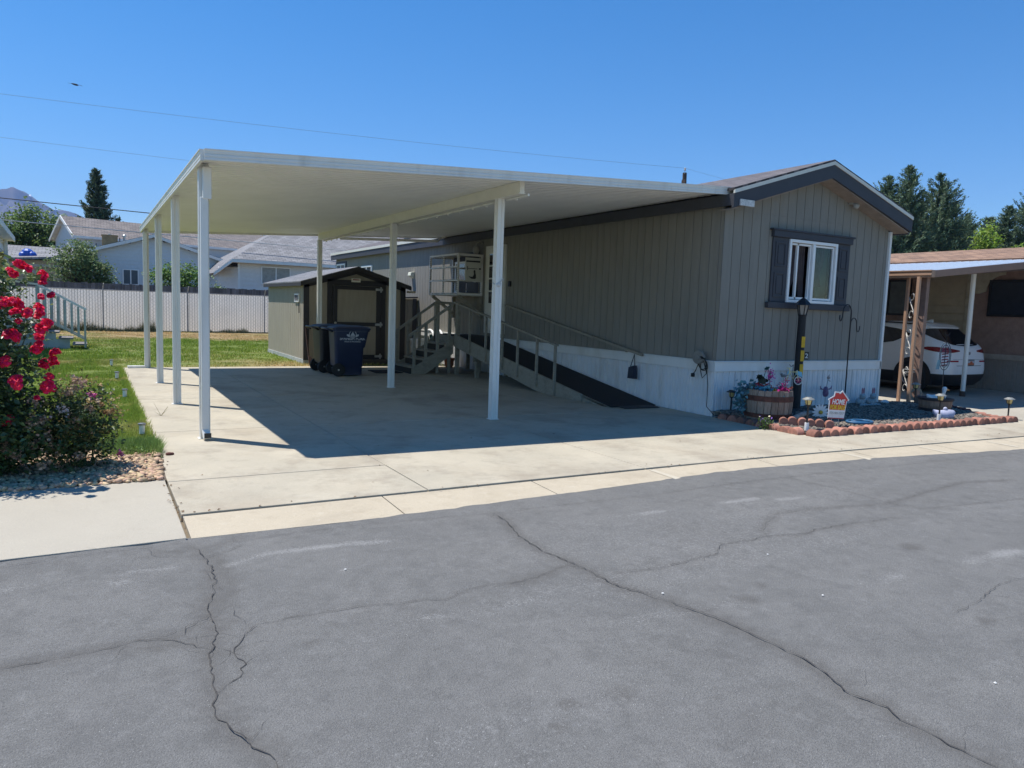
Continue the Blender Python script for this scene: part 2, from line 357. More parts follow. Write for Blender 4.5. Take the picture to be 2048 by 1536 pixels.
CR = {'crack': [(0.007, [(2.766, 5.014), (2.772, 4.862), (2.657, 4.434), (2.647, 4.082), (2.708, 3.757), (2.717, 3.403), (2.839, 3.095), (2.936, 2.727), (2.955, 2.472), (2.959, 2.26), (2.92, 2.063), (2.863, 1.919), (2.908, 1.783), (2.873, 1.694), (2.881, 1.494), (2.885, 1.33), (2.892, 1.248)]), (0.0065, [(0.575, 5.101), (0.6, 4.928), (0.62, 4.694), (0.608, 4.447), (0.553, 4.147), (0.511, 4.019), (0.52, 3.945), (0.522, 3.746), (0.465, 3.535), (0.435, 3.388), (0.431, 3.242), (0.422, 3.108), (0.402, 3.032), (0.412, 2.905), (0.438, 2.835), (0.463, 2.767), (0.489, 2.665), (0.536, 2.59), (0.544, 2.502), (0.544, 2.428)]), (0.003, [(0.707, 3.73), (0.924, 3.739), (1.215, 3.729), (1.596, 3.667), (1.696, 3.621), (1.82, 3.684), (2.018, 3.721), (2.16, 3.678), (2.351, 3.705), (2.596, 3.797), (2.721, 3.782)]), (0.004, [(2.854, 3.573), (3.189, 3.522), (3.476, 3.551), (3.695, 3.565), (3.908, 3.706), (4.207, 3.701), (4.388, 3.721), (4.752, 3.632), (4.875, 3.683), (5.302, 3.684), (5.886, 3.634)]), (0.002, [(4.428, 3.805), (4.685, 3.982), (4.977, 4.134), (5.405, 4.125), (6.221, 3.968), (6.925, 4.074), (7.844, 4.207), (8.526, 4.063)]), (0.002, [(6.22, 5.074), (6.29, 4.536), (6.266, 3.95), (6.385, 3.721), (7.194, 3.619), (7.713, 3.554)]), (0.003, [(5.279, 2.383), (4.958, 2.385), (4.583, 2.292), (4.259, 2.242)]), (0.004, [(-0.365, 3.735), (-0.227, 3.732), (0.015, 3.75), (0.139, 3.776), (0.245, 3.77), (0.345, 3.678), (0.46, 3.538)]), (0.005, [(0.514, 3.947), (0.395, 3.837), (0.375, 3.753)]), (0.003, [(0.245, 3.77), (0.383, 3.827)]), (0.0045, [(0.707, 3.73), (0.616, 3.609), (0.553, 3.465), (0.573, 3.322), (0.538, 3.214), (0.424, 3.118)]), (0.002, [(0.537, 3.937), (0.638, 4.033), (0.628, 3.894), (0.672, 3.723)]), (0.003, [(0.301, 5.193), (0.333, 5.02), (0.578, 4.876)]), (0.004, [(0.873, 5.056), (0.702, 4.91), (0.578, 4.876)]), (0.003, [(-0.486, 5.164), (-0.104, 5.218), (0.318, 5.235), (0.558, 5.221)]), (0.002, [(0.996, 5.15), (1.638, 5.171), (2.837, 5.062), (4.375, 5.045), (5.698, 5.089), (8.072, 5.033), (10.564, 4.926)]), (0.002, [(0.409, 2.821), (0.462, 2.814), (0.503, 2.693)]), (0.002, [(0.39, 2.749), (0.457, 2.733)]), (0.002, [(0.412, 2.783), (0.49, 2.717)]), (0.002, [(0.466, 2.784), (0.476, 2.689)]), (0.002, [(0.417, 3.827), (0.548, 3.932)]), (0.002, [(0.408, 3.648), (0.446, 3.782), (0.537, 3.771)])], 'seal': [(0.13, [(2.766, 5.014), (2.772, 4.862), (2.657, 4.434), (2.647, 4.082), (2.708, 3.757), (2.717, 3.403), (2.839, 3.095), (2.936, 2.727), (2.955, 2.472), (2.959, 2.26), (2.92, 2.063), (2.863, 1.919), (2.908, 1.783), (2.873, 1.694), (2.881, 1.494), (2.885, 1.33), (2.892, 1.248)], 1.0), (0.1, [(2.647, 4.082), (2.708, 3.757), (2.717, 3.403)], 1.2), (0.16, [(2.717, 3.403), (2.839, 3.095), (2.936, 2.727)], 1.0), (0.12, [(0.575, 5.101), (0.6, 4.928), (0.62, 4.694), (0.608, 4.447), (0.553, 4.147), (0.511, 4.019), (0.52, 3.945), (0.522, 3.746), (0.465, 3.535), (0.435, 3.388), (0.431, 3.242), (0.422, 3.108), (0.402, 3.032), (0.412, 2.905), (0.438, 2.835), (0.463, 2.767), (0.489, 2.665), (0.536, 2.59), (0.544, 2.502), (0.544, 2.428)], 0.9), (0.14, [(0.553, 4.147), (0.511, 4.019), (0.52, 3.945), (0.522, 3.746), (0.465, 3.535)], 1.0), (0.12, [(-0.365, 3.735), (-0.227, 3.732), (0.015, 3.75), (0.139, 3.776), (0.245, 3.77), (0.345, 3.678), (0.46, 3.538)], 0.9), (0.1, [(2.16, 3.678), (2.351, 3.705), (2.596, 3.797), (2.721, 3.782)], 1.0), (0.04, [(0.707, 3.73), (0.924, 3.739), (1.215, 3.729), (1.596, 3.667), (1.696, 3.621), (1.82, 3.684), (2.018, 3.721)], 0.6), (0.06, [(2.854, 3.573), (3.189, 3.522), (3.476, 3.551), (3.695, 3.565), (3.908, 3.706), (4.207, 3.701), (4.388, 3.721), (4.752, 3.632), (4.875, 3.683), (5.302, 3.684), (5.886, 3.634)], 0.8), (0.09, [(4.428, 3.805), (4.685, 3.982), (4.977, 4.134), (5.405, 4.125), (6.221, 3.968), (6.925, 4.074), (7.844, 4.207), (8.526, 4.063)], 0.9), (0.05, [(6.22, 5.074), (6.29, 4.536), (6.266, 3.95), (6.385, 3.721), (7.194, 3.619), (7.713, 3.554)], 0.7), (0.1, [(0.67, 4.897), (0.673, 4.249), (0.558, 3.997)], 0.9), (0.1, [(0.095, 3.711), (0.237, 3.658), (0.387, 3.658)], 0.9), (0.08, [(0.375, 3.753), (0.461, 3.904), (0.526, 3.942)], 0.9), (0.14, [(0.426, 2.813), (0.482, 2.721), (0.536, 2.59)], 0.8), (0.14, [(0.338, 5.096), (0.598, 5.036), (0.873, 5.203)], 0.7), (0.05, [(0.996, 5.15), (1.638, 5.171), (2.837, 5.062), (4.375, 5.045), (5.698, 5.089), (8.072, 5.033), (10.564, 4.926)], 0.5), (0.08, [(0.707, 3.73), (0.616, 3.609), (0.553, 3.465), (0.573, 3.322), (0.538, 3.214), (0.424, 3.118)], 0.6), (0.1, [(1.959, 2.382), (1.966, 2.374)], 1), (0.05, [(1.566, 2.278), (1.575, 2.27)], 1)], 'chalk': [(0.1, 0.9, [(0.725, 4.671), (0.959, 4.797), (1.348, 4.792), (2.035, 4.702), (2.708, 4.641)]), (0.1, 0.9, [(2.708, 4.641), (3.599, 4.59), (4.392, 4.585), (5.215, 4.564)]), (0.08, 0.9, [(5.378, 4.451), (5.918, 4.446)]), (0.12, 0.8, [(-0.452, 4.763), (-0.172, 4.8), (0.125, 4.623)]), (0.07, 0.8, [(0.156, 4.785), (0.424, 4.758)]), (0.16, 0.9, [(4.13, 2.784), (4.64, 2.746), (5.194, 2.734), (5.883, 2.721)]), (0.12, 0.6, [(0.599, 3.443), (0.857, 3.465), (1.238, 3.474), (1.636, 3.425)]), (0.14, 0.6, [(0.686, 3.216), (1.026, 3.212), (1.648, 3.153)]), (0.1, 0.8, [(1.073, 3.246), (1.176, 3.225)]), (0.08, 0.8, [(0.495, 2.845), (0.65, 2.778)]), (0.14, 0.6, [(-0.241, 3.208), (-0.118, 3.166)]), (0.14, 0.55, [(2.003, 3.402), (2.651, 3.346)]), (0.2, 0.5, [(1.761, 2.977), (2.512, 2.946), (3.169, 2.863)]), (0.15, 0.55, [(3.32, 2.641), (4.019, 2.51)]), (0.06, 1.2, [(1.324, 4.307), (1.335, 4.302)]), (0.04, 1.4, [(3.753, 2.749), (3.756, 2.73)]), (0.03, 1.4, [(3.565, 1.684), (3.573, 1.675)])]}
def branches():
    r = random.Random(12); out = []
    for k, (wd, pl) in enumerate(list(CR['crack'])):
        for (ax, ay), (bx, by) in zip(pl[:-1], pl[1:]):
            L_ = math.hypot(bx - ax, by - ay)
            for i in range(int(L_ / .10)):
                if r.random() > (.75 if k in (1, 7, 8, 10) else .35): continue
                t = r.random(); x, y = ax + (bx - ax) * t, ay + (by - ay) * t; a = math.atan2(by - ay, bx - ax) + r.choice((-1, 1)) * r.uniform(.3, 1.2) + r.choice((0, PI)); P = [(x, y)]
                for j in range(r.randint(2, 7)): a += r.uniform(-.5, .5); x += .04 * math.cos(a); y += .04 * math.sin(a); P.append((x, y))
                out.append((.0016, P))
    CR['crack'] += out
branches()
def road():
    xs = np.arange(-4, 18.01, .04); ts = np.linspace(0, 1, 130); E = edge(xs); y0 = .2
    X = np.repeat(xs[:, None], len(ts), 1); Y = y0 + (E[:, None] - y0) * ts[None]
    Y[:, -1] += .02 * fbm(xs, xs * 0, .3, 5)
    dark = np.zeros(X.shape); chalk = np.zeros(X.shape); z = np.full(X.shape, -.03)
    for k, pl in enumerate(CR['seal']):
        d = seg_dist(X, Y, pl[1]); dark = np.maximum(dark, np.clip(1 - d / pl[0], 0, 1) * pl[2])
    for k, (wd, pl) in enumerate(CR['crack']):
        if wd < .0018: continue
        d = seg_dist(X, Y, pl); z -= .003 * np.exp(-(d / .04) ** 2); dark = np.maximum(dark, .3 * np.clip(1 - d / (.02 + wd * 3), 0, 1))
    for (hw, amp, pl) in CR['chalk']:
        d = seg_dist(X, Y, pl); chalk = np.maximum(chalk, amp * np.clip(1 - d / hw, 0, 1))
    st = fbm(X * .35 + Y * .12, Y * 1.7 - X * .2, .9, 11); chalk = chalk * np.clip(.75 + .9 * fbm(X, Y, .5, 91), 0, 1.3); chalk = np.maximum(chalk, .5 * np.clip(st * 1.1 + .25, 0, 1))
    dark = np.maximum(dark, .5 * np.clip(fbm(X, Y, 1.3, 23) - .2, 0, 1))
    for yl in (1.9, 3.5): dark = np.maximum(dark, .30 * np.clip(1 - np.abs(Y - yl - .03 * X) / .35, 0, 1) * (.6 + .6 * fbm(X, Y, .8, 29)))
    for (ox_, oy_, rr_) in ((3.3, 2.9, .09), (3.55, 3.02, .05), (1.7, 2.4, .06), (5.2, 3.1, .12), (4.3, 2.1, .07), (.9, 3.4, .05)): dark = np.maximum(dark, 1.1 * np.clip(1.3 - np.hypot(X - ox_, (Y - oy_) * 1.2) / rr_, 0, 1))
    z += .004 * fbm(X, Y, 1.5, 3)
    n, mm = X.shape; V = np.stack([X, Y, z], -1).reshape(-1, 3)
    i = (np.arange(n - 1)[:, None] * mm + np.arange(mm - 1)[None]).ravel(); F = np.stack([i, i + mm, i + mm + 1, i + 1], 1)
    o = finish('road', npmesh('road', V, F), ASPH, smooth=True, center=False); struct(o)
    colattr(o, 'wear', np.stack([dark.ravel(), chalk.ravel(), 0 * chalk.ravel()], 1))
    q = MB(); z = -.036
    for (x0, x1) in ((-60, -4), (18, 120)): q.quad((x0, -12, z), (x1, -12, z), (x1, edge(x1 if x0 < 0 else x0) + .02, z), (x0, edge(x1 if x0 < 0 else x0) + .02, z))
    q.quad((-4, -12, z), (18, -12, z), (18, .22, z), (-4, .22, z))
    struct(q.build('road_beyond', ASPH))
    # open cracks: thin irregular dark strips lying in the sealed bands
    q = MB(); r = random.Random(3)
    for k, (wd, pl) in enumerate(CR['crack']):
        P = wob(pl, .035, .011, k); N = len(P)
        for i in range(N - 1):
            (ax, ay), (bx, by) = P[i], P[i + 1]; L_ = math.hypot(bx - ax, by - ay) + 1e-6; nx, ny = -(by - ay) / L_, (bx - ax) / L_
            if i == 0: w0 = wd * .1
            w1 = .5 * wd * r.choice([.25, .4, .6, .8, 1, 1.15]) * min(1, (N - i) / 5)
            z_ = -.0275 + .002
            q.quad((ax - nx * w0, ay - ny * w0, z_), (bx - nx * w1, by - ny * w1, z_), (bx + nx * w1, by + ny * w1, z_), (ax + nx * w0, ay + ny * w0, z_)); w0 = w1
    struct(q.build('road_cracks', M('crack', (.082, .076, .07), .95, scale=9, col2=(.035, .032, .03))))
road()

# ------------------------------------------------------------------ concrete
CONC = M('concrete', (.485, .43, .33), .85, scale=1.1, col2=(.39, .35, .272), speck=320, bump=.25, bscale=160, dirt=((.30, .24, .17), .9, (1, 1, 1), .55))
CONC2 = M('concrete_newer', (.43, .39, .315), .85, scale=.9, col2=(.385, .348, .282), speck=300, bump=.25, bscale=160, dirt=((.42, .36, .27), .7, (1, 1, 1), .5))
CONC3 = M('gutter_concrete', (.50, .43, .32), .88, scale=1.3, col2=(.44, .375, .275), speck=260, bump=.35, bscale=140, dirt=((.32, .27, .2), 1.2, (1, 3, 1), .5))
LIPX = [-60, .56, 6.1, 8, 11.5, 14, 60]; LIPY = [5.83, 5.83, 5.86, 5.80, 5.62, 5.52, 5.4]
def lip(x): return float(np.interp(x, LIPX, LIPY))
def slabs(name, mat, xs, ys, gap=.006, z=0, thick=.12, y0f=None):
    q = MB(); r = random.Random(len(xs))
    for i in range(len(xs) - 1):
        for j in range(len(ys) - 1):
            x0, x1, ya, yb = xs[i] + gap, xs[i + 1] - gap, ys[j] + gap, ys[j + 1] - gap; zz = z + r.uniform(-.003, .003)
            A0, A1 = (y0f(x0) + gap, y0f(x1) + gap) if (y0f and j == 0) else (ya, ya)
            q.extr([(x0, A0, zz - thick), (x1, A1, zz - thick), (x1, yb, zz - thick), (x0, yb, zz - thick)], (0, 0, thick))
    o = q.build(name, mat, bevel=.006); return struct(o)
stain(CONC, (.27, .225, .17), 1.7, .50, .72, .7); stain(CONC, (.28, .25, .20), 5.5, .54, .72, .5); stain(CONC, (.56, .52, .44), 26, .6, .75, .4); stain(CONC2, (.34, .30, .24), 4.5, .55, .75, .35); stain(CONC3, (.34, .28, .2), 6, .52, .72, .5); stain(CONC3, (.6, .55, .45), 14, .58, .74, .4)
slabs('driveway', CONC, [.562, 2.55, 5.0, 6.75, 8.62], [5.83, 6.93, 9.55, 12.7, 15.75, 18.45], y0f=lip)
slabs('driveway_apron', CONC, [8.62, 10.4, 12.2, 14.0], [5.8, 6.62], y0f=lip)
slabs('neighbour_driveway', M('concrete_grey', (.42, .385, .32), .88, scale=.9, col2=(.34, .31, .25), speck=200, bump=.3, bscale=120), [14.0, 16.8, 19.6], [5.55, 9.0, 13.0, 18.0], y0f=lip)
q = MB(); q.extr([(12.95, 8.64, -.1), (14.0, 6.9, -.1), (14.0, 18, -.1), (12.95, 18, -.1)], (0, 0, .1)); struct(q.build('side_path', CONC))
slabs('neighbour_apron', CONC, [19.6, 24, 30, 36], [5.4, 6.62], y0f=lip)
# sidewalk left of the drive: one wide slab from the road to the planting bed
q = MB(); xs = [.555, -1.6, -4.2, -8, -14]
for a, c in zip(xs[:-1], xs[1:]):
    q.extr([(c + .006, edge(c) + .005, -.145), (a - .006, edge(a) + .005, -.145), (a - .006, 7.0, -.11), (c + .006, 7.0, -.11)], (0, 0, .118))
struct(q.build('sidewalk', CONC2, bevel=.006))
# gutter pan between road and drive
q = MB(); xs = [.57, 2.12, 3.6, 5.07, 6.6, 8.2, 9.8, 11.3, 13, 15, 17, 20, 26, 40]
for a, c in zip(xs[:-1], xs[1:]):
    n = 4
    for k in range(n):
        x0 = a + .006 + (c - a - .012) * k / n; x1 = a + .006 + (c - a - .012) * (k + 1) / n
        e0, e1, l0, l1 = edge(x0) - .01, edge(x1) - .01, lip(x0) - .012, lip(x1) - .012
        q.add([(x0, e0, -.03), (x1, e1, -.03), (x1, l1, -.012), (x0, l0, -.012), (x0, e0, -.15), (x1, e1, -.15), (x1, l1, -.15), (x0, l0, -.15)],
              [(0, 1, 2, 3), (0, 4, 5, 1), (3, 2, 6, 7)] + ([(0, 3, 7, 4)] if k == 0 else []) + ([(1, 5, 6, 2)] if k == n - 1 else []))
struct(q.build('gutter', CONC3))
# pale paint ticks left by surveyors on the gutter
q = MB()
for x, y in ((5.05, 5.62), (8.0, 5.56), (9.45, 5.45), (10.9, 5.36)):
    P = [(x - .045, y + .19), (x + .02, y + .2), (x + .075, y - .17), (x - .01, y - .2)]
    q.add([(a, c, -.03 + .018 * (c - edge(a)) / (lip(a) - edge(a)) + .004) for a, c in P], [(0, 3, 2, 1)])
struct(q.build('paint_marks', M('faded_paint', (.52, .475, .385), .9, scale=22, col2=(.49, .42, .31))))
# debris: leaves and crumbs on the concrete
P = np.array([(rng.uniform(.6, 8), rng.uniform(5.9, 8.2), .004) for _ in range(14)] + [(.56 + rng.normal() * .03, rng.uniform(5.3, 9.2), .006) for _ in range(40)] + [(rng.uniform(.6, 12), lip(5) + rng.normal() * .03, .004) for _ in range(40)])
stuff(leaves('fallen_leaves', P, .024, M('dead_leaf', (.16, .085, .035), .9, island=.5), up=3))

# ------------------------------------------------------------------ lawn
def dry(x, y):
    d = np.clip((y - 29.5) / 2.5, 0, 1) + .75 * np.exp(-((x - 3.6) / 1.3) ** 2 - ((y - 19.6) / 1.2) ** 2) + .55 * np.exp(-((y - 15.6) / .35) ** 2) * np.clip((x + 1) / 1, 0, 1) * (x < .7) + .5 * np.exp(-((y - 12.0) / .25) ** 2) * (x > -.6)
    d = d + .5 * np.exp(-((y - 18.55) / .25) ** 2) * (x > .5)
    return np.clip(d + .35 * fbm(x, y, 2.5, 31) - .05 + .2 * fbm(x, y, .5, 35), 0, 1)
def grass_mat():
    m = M('grass', (.1, .17, .03), .7, transl=.25, spec=.3, island=.35, hueisl=.015)
    n = m.node_tree; L = n.links; at = n.nodes.new('ShaderNodeAttribute'); at.attribute_name = 'tint'
    hs = [x for x in n.nodes if x.type == 'HUE_SAT'][0]; L.new(at.outputs[0], hs.inputs['Color']); return m
GR = grass_mat()
GREEN = np.array([.27, .36, .055]); TAN = np.array([.66, .49, .23])
def tint(P):
    d = dry(P[:, 0], P[:, 1])[:, None]; return GREEN * (1 - d) + TAN * d
def lawn_ok(x, y):
    a = (x < .56) & (y > 8.75) & (x > -9); bb = (y > 18.5) & (x > -9) & (x < 8.6) & (y < 37.2)
    shed = (x > 4.75) & (x < 7.6) & (y > 19.05) & (y < 23.5)
    return (a | bb) & ~shed & (y < 37.2)
xs = np.arange(-10, 8.7, .25); ys = np.arange(8.7, 37.6, .25); X, Y = np.meshgrid(xs, ys, indexing='ij')
V = np.stack([X, Y, np.where(lawn_ok(X, Y), .012, -.055) + .0 * X], -1).reshape(-1, 3); n_, m_ = X.shape
i = (np.arange(n_ - 1)[:, None] * m_ + np.arange(m_ - 1)[None]).ravel()
o = struct(finish('lawn', npmesh('lawn', V, np.stack([i, i + m_, i + m_ + 1, i + 1], 1)), GR, center=False)); colattr(o, 'tint', tint(V) * .6)
def lawn_blades(name, n, x0, x1, y0, y1, h, wd):
    P = np.stack([rng.uniform(x0, x1, n), rng.uniform(y0, y1, n), np.full(n, .0)], 1); P = P[lawn_ok(P[:, 0], P[:, 1])]
    hh = h * (.6 + .4 * fbm(P[:, 0], P[:, 1], .6, 41)) * (1 - .35 * dry(P[:, 0], P[:, 1])); o = blades(name, P, np.maximum(hh, .015), wd, GR, lean=.7)
    colattr(o, 'tint', np.repeat(tint(P), 3, 0)); stuff(o)
lawn_blades('grass', 95000, -2.6, .62, 8.7, 14, .075, .009)
lawn_blades('grass', 60000, -3.5, .62, 14, 22, .085, .016)
lawn_blades('grass', 90000, -6, 7, 18.5, 37, .10, .028)
# overgrown edge along the drive and the tuft at the bed
n = 6500; P = np.stack([.56 + rng.normal(0, .03, n), rng.uniform(8.3, 18.4, n), np.zeros(n)], 1); P[:, 0] = np.minimum(P[:, 0], .68)
o = stuff(blades('edge_grass', P, .075, .008, GR, lean=.9)); colattr(o, 'tint', np.repeat(tint(P), 3, 0))
n = 5000; P = np.stack([rng.uniform(.1, .62, n), 8.45 + rng.normal(0, .16, n), np.zeros(n)], 1)
o = stuff(blades('edge_grass', P, .12, .009, GR, lean=.9)); colattr(o, 'tint', np.repeat(np.full((n, 3), (.2, .3, .08)), 3, 0))
# weeds at the foot of the chain link fence
n = 16000; x = rng.uniform(-6, 8, n); cl = np.clip(fbm(x, x * 0, 1.2, 51), 0, 1); P = np.stack([x, 36.85 + rng.normal(0, .1, n), np.zeros(n)], 1)
o = stuff(blades('fence_weeds', P, (.05 + .6 * cl * rng.uniform(0, 1, n)) * (rng.uniform(size=n) < .6) + .02, .02, GR, lean=.45)); colattr(o, 'tint', np.repeat(np.where(rng.uniform(size=(n, 1)) < .5, np.array([[.16, .18, .07]]), np.array([[.36, .30, .16]])), 3, 0))
# wood edging between lawn and planting bed
q = MB(); q.box(-.6, 8.66, -.02, .5, 8.70, .035); single(q.build('bed_edging', M('old_timber', (.34, .31, .27), .9, scale=8, stretch=(1, 20, 20))), 'weathered timber edging strip between lawn and rose bed', 'edging')

# ------------------------------------------------------------------ planting bed with rounded pebbles
q = MB(); q.extr([(-6, 7.0, -.05), (.56, 6.98, -.05), (.62, 8.45, -.05), (-6, 8.7, -.05)], (0, 0, .055)); struct(q.build('planting_bed', M('bed_soil', (.13, .10, .075), .95, scale=5, bump=.5)))
n = 3000; P = np.stack([rng.uniform(-1.0, .58, n), rng.uniform(6.98, 8.45, n), rng.uniform(.008, .03, n)], 1)
P = P[P[:, 0] < .53 + .06 * (P[:, 1] - 7)]
stuff(stones('pebbles', P, .052, M('pebble', (.50, .345, .215), .8, island=.45, hueisl=.02, scale=20)))
# ------------------------------------------------------------------ gravel bed in front of the home
n_ = 60; m_ = 26; x = np.linspace(8.62, 14.2, n_); t = np.linspace(0, 1, m_); X = np.repeat(x[:, None], m_, 1)
Ymin = np.where(X < 13.4, 6.66, 6.66 + (X - 13.4) * 1.85); Yx = np.where(X < 12.84, 8.62, 8.62 - .1 * (X - 12.84)); Y = Ymin + (Yx - Ymin) * t[None]
gz = lambda x, y: .03 + .05 * np.clip((y - 6.7) / 1.2, 0, 1) * np.clip((14.3 - x) / 1, 0, 1)
V = np.stack([X, Y, gz(X, Y)], -1).reshape(-1, 3); i = (np.arange(n_ - 1)[:, None] * m_ + np.arange(m_ - 1)[None]).ravel()
struct(finish('gravel_base', npmesh('gravel_base', V, np.stack([i, i + m_, i + m_ + 1, i + 1], 1)), M('gravel_fines', (.13, .125, .115), .95, scale=40, bump=.5), center=False))
n = 9500; x = rng.uniform(8.64, 14.15, n); ym = np.where(x < 13.4, 6.66, 6.66 + (x - 13.4) * 1.85); y = ym + (8.58 - ym) * rng.uniform(0, 1, n)
stuff(stones('gravel', np.stack([x, y, gz(x, y) + .008], 1), .042, M('gravel_stone', (.185, .158, .128), .85, island=.6, scale=12)))

# ------------------------------------------------------------------ mountain far behind
YM = 4200.; rx = np.array([-.45, -.3, -.2, -.14, -.10, -.085, -.07, -.06, -.05, -.035, -.02, -.005, .01, .04, .07, .10, .13, .18, .25, .4, .7]); rz = np.array([.05, .07, .085, .1, .103, .108, .1135, .111, .107, .10, .094, .086, .08, .075, .071, .067, .058, .05, .045, .03, .02])
xs = np.linspace(-1300, 2000, 420); ys = np.linspace(2700, 4700, 150); X, Y = np.meshgrid(xs, ys, indexing='ij')
H = np.interp(X / YM, rx, rz) * YM; tt = np.clip(1 - np.abs(Y - YM) / np.where(Y < YM, 1450, 500), 0, 1)
rid = sum((1 - np.abs(vnoise(X + 60 * vnoise(X, Y, 200, 7), Y * .45, 240 / 2 ** k, 61 + k))) ** 2 / 2 ** k for k in range(5)) / 1.6
near = np.abs(Y - YM) < 40
H = H + fbm(X, Y * 0, 130, 77, 4) * 16
Z = H * tt ** .85 * np.where(near, 1, .62 + .38 * rid) + fbm(X, Y, 60, 81, 3) * 7 * np.sqrt(tt)
V = np.stack([X, Y, np.maximum(Z, -5)], -1).reshape(-1, 3); n_, m_ = X.shape; i = (np.arange(n_ - 1)[:, None] * m_ + np.arange(m_ - 1)[None]).ravel()
MT = M('mountain', (.055, .062, .055), .95, scale=.012, col2=(.16, .125, .105), dirt=((.75, .76, .8), .02, (1.6, .5, .35), .0))
struct(finish('mountain', npmesh('mountain', V, np.stack([i, i + m_, i + m_ + 1, i + 1], 1)), MT, smooth=False, center=False))
q = MB(); r = random.Random(5)
def mz(x, y): return float(Z[int(np.argmin(np.abs(xs - x))), int(np.argmin(np.abs(ys - y)))])
for (u, v) in ((-.0335, .1), (-.033, .094), (-.0325, .088), (-.05, .086), (-.014, .079), (-.0125, .0755), (-.058, .106)):
    j = int(np.argmin(np.abs(xs / (YM - 250) - u))); col = Z[j] / ys; k = int(np.argmin(np.abs(np.where(ys < YM, col, 9) - v))); x0, y0 = float(xs[j]), float(ys[k])
    P = [(x0 + d * 5 + r.uniform(-3, 3), y0 + e * 16) for d, e in ((-1, 0), (.2, -1), (1.4, -.6), (1, .6), (.2, 1.2))]; q.add([(a, b_ - 9, mz(a, b_) + 4) for a, b_ in P], [(0, 1, 2, 3, 4)])
struct(q.build('mountain_snow', M('snow', (.8, .82, .86), .8)))
# ------------------------------------------------------------------ air
q = MB(); q.box(-2200, -40, -1.5, 3200, 4900, 560); hz = q.build('haze', M('haze_air', (.5, .6, .7)))
n = MATS['haze_air'].node_tree; n.links.remove(n.nodes['Material Output'].inputs['Surface'].links[0]); n.nodes.remove(n.nodes['Principled BSDF'])
pv = n.nodes.new('ShaderNodeVolumePrincipled'); pv.inputs['Density'].default_value = .00017; pv.inputs['Color'].default_value = (.34, .52, .95, 1); n.links.new(pv.outputs[0], n.nodes['Material Output'].inputs['Volume']); stuff(hz)
# ------------------------------------------------------------------ shared paints
WHITE = M('white_paint', (.74, .74, .72), .45, var=.03, scale=3, dirt=((.5, .45, .37), 1.6, (2, 2, .5), .35))
WMET = M('white_metal', (.76, .75, .71), .4, var=.03, scale=2, dirt=((.45, .42, .36), 2.2, (3, 3, .4), .4))
GREY = M('grey_siding', (.242, .227, .194), .8, var=.06, scale=2.5, stretch=(4, 4, .6), bump=.25, bscale=30, speck=220)
SLATE = M('slate_trim', (.047, .049, .06), .65, var=.08, scale=3, speck=150)
VINYL = M('white_vinyl', (.8, .8, .79), .35, var=.02)
SKIRT = M('white_skirting', (.72, .73, .74), .42, var=.04, scale=2, dirt=((.42, .37, .3), 1.3, (3, 3, .8), .4))
GLASS = M('window_glass', (.02, .025, .028), .04, var=0, spec=.8, coat=.4)
CLEAR = M('clear_glass', (.75, .82, .80), .02, var=0, trans=1); CLEAR.node_tree.nodes['Principled BSDF'].inputs['IOR'].default_value = 1.28
stain(GREY, (.19, .18, .155), 1.1, .48, .72, .4, (1.5, 1.5, .5)); stain(GREY, (.285, .275, .245), 2.3, .56, .74, .3, (2, 2, .3)); stain(WMET, (.46, .43, .37), 5, .60, .74, .4, (1, 1, .4))
BLACK = M('black_metal', (.012, .012, .014), .45, var=.1)
DARKR = M('dark_room', (.02, .018, .017), .9)
RAMPW = M('ramp_paint', (.30, .275, .22), .7, var=.1, scale=4, stretch=(1, 6, 6), dirt=((.11, .1, .085), 3, (2, 2, 2), .5))
SHING = shingle('roof_shingle', (.155, .135, .135), (.10, .09, .095), 'y')

HX0, HX1, HY0, HY1 = 8.67, 12.82, 8.61, 29.6
def roofz(x): return 4.23 - .31 * abs(x - 10.76)
# ------------------------------------------------------------------ the grey mobile home
home = thing('mobile_home', 'grey single wide mobile home with dark slate trim and white ribbed skirting', 'mobile home', (HX0, HY0, 0))
GRV = [(0, 0), (.045, -.008), (.058, -.008), (.0581, 0)]
GRV = [(0, 0), (.004, -.013), (.050, -.013), (.054, 0)]
WZ = .86
b = MB(); b.ribbed((HX0, HY0), (HX1, HY0), (0, -1), WZ, lambda d: roofz(HX0 + d) - .05, .203, GRV, hole=(10.15 - HX0, 11.37 - HX0, 1.87, 2.92))
b.ribbed((HX0, HY1), (HX0, HY0), (-1, 0), WZ, 3.45, .203, GRV)
b.quad((HX1, HY0, WZ), (HX1, HY1, WZ), (HX1, HY1, 3.45), (HX1, HY0, 3.45)); b.extr([(HX0, HY1, WZ), (HX1, HY1, WZ), (HX1, HY1, roofz(HX1)), (10.76, HY1, 4.2), (HX0, HY1, roofz(HX0))], (0, .02, 0))
b.build('wall', GREY, home)
b = MB(); b.box(HX0 + .002, HY0 - .004, 3.27, HX1 - .002, HY0 + .002, 3.274); b.build('sheet_seam', GREY, home)
RIB = [(0, 0), (.16, .0), (.22, -.014), (.42, -.014), (.48, 0), (.62, 0), (.66, -.006), (.76, -.006), (.8, 0)]
b = MB(); b.ribbed((HX0 - .02, HY0 - .02), (HX1 + .02, HY0 - .02), (0, -1), -.02, .72, .135, RIB); b.ribbed((HX0 - .02, HY1), (HX0 - .02, HY0 - .02), (-1, 0), -.02, .72, .135, RIB)
b.quad((HX1 + .02, HY0, 0), (HX1 + .02, HY1, 0), (HX1 + .02, HY1, .8), (HX1 + .02, HY0, .8))
b.build('skirting', SKIRT, home)
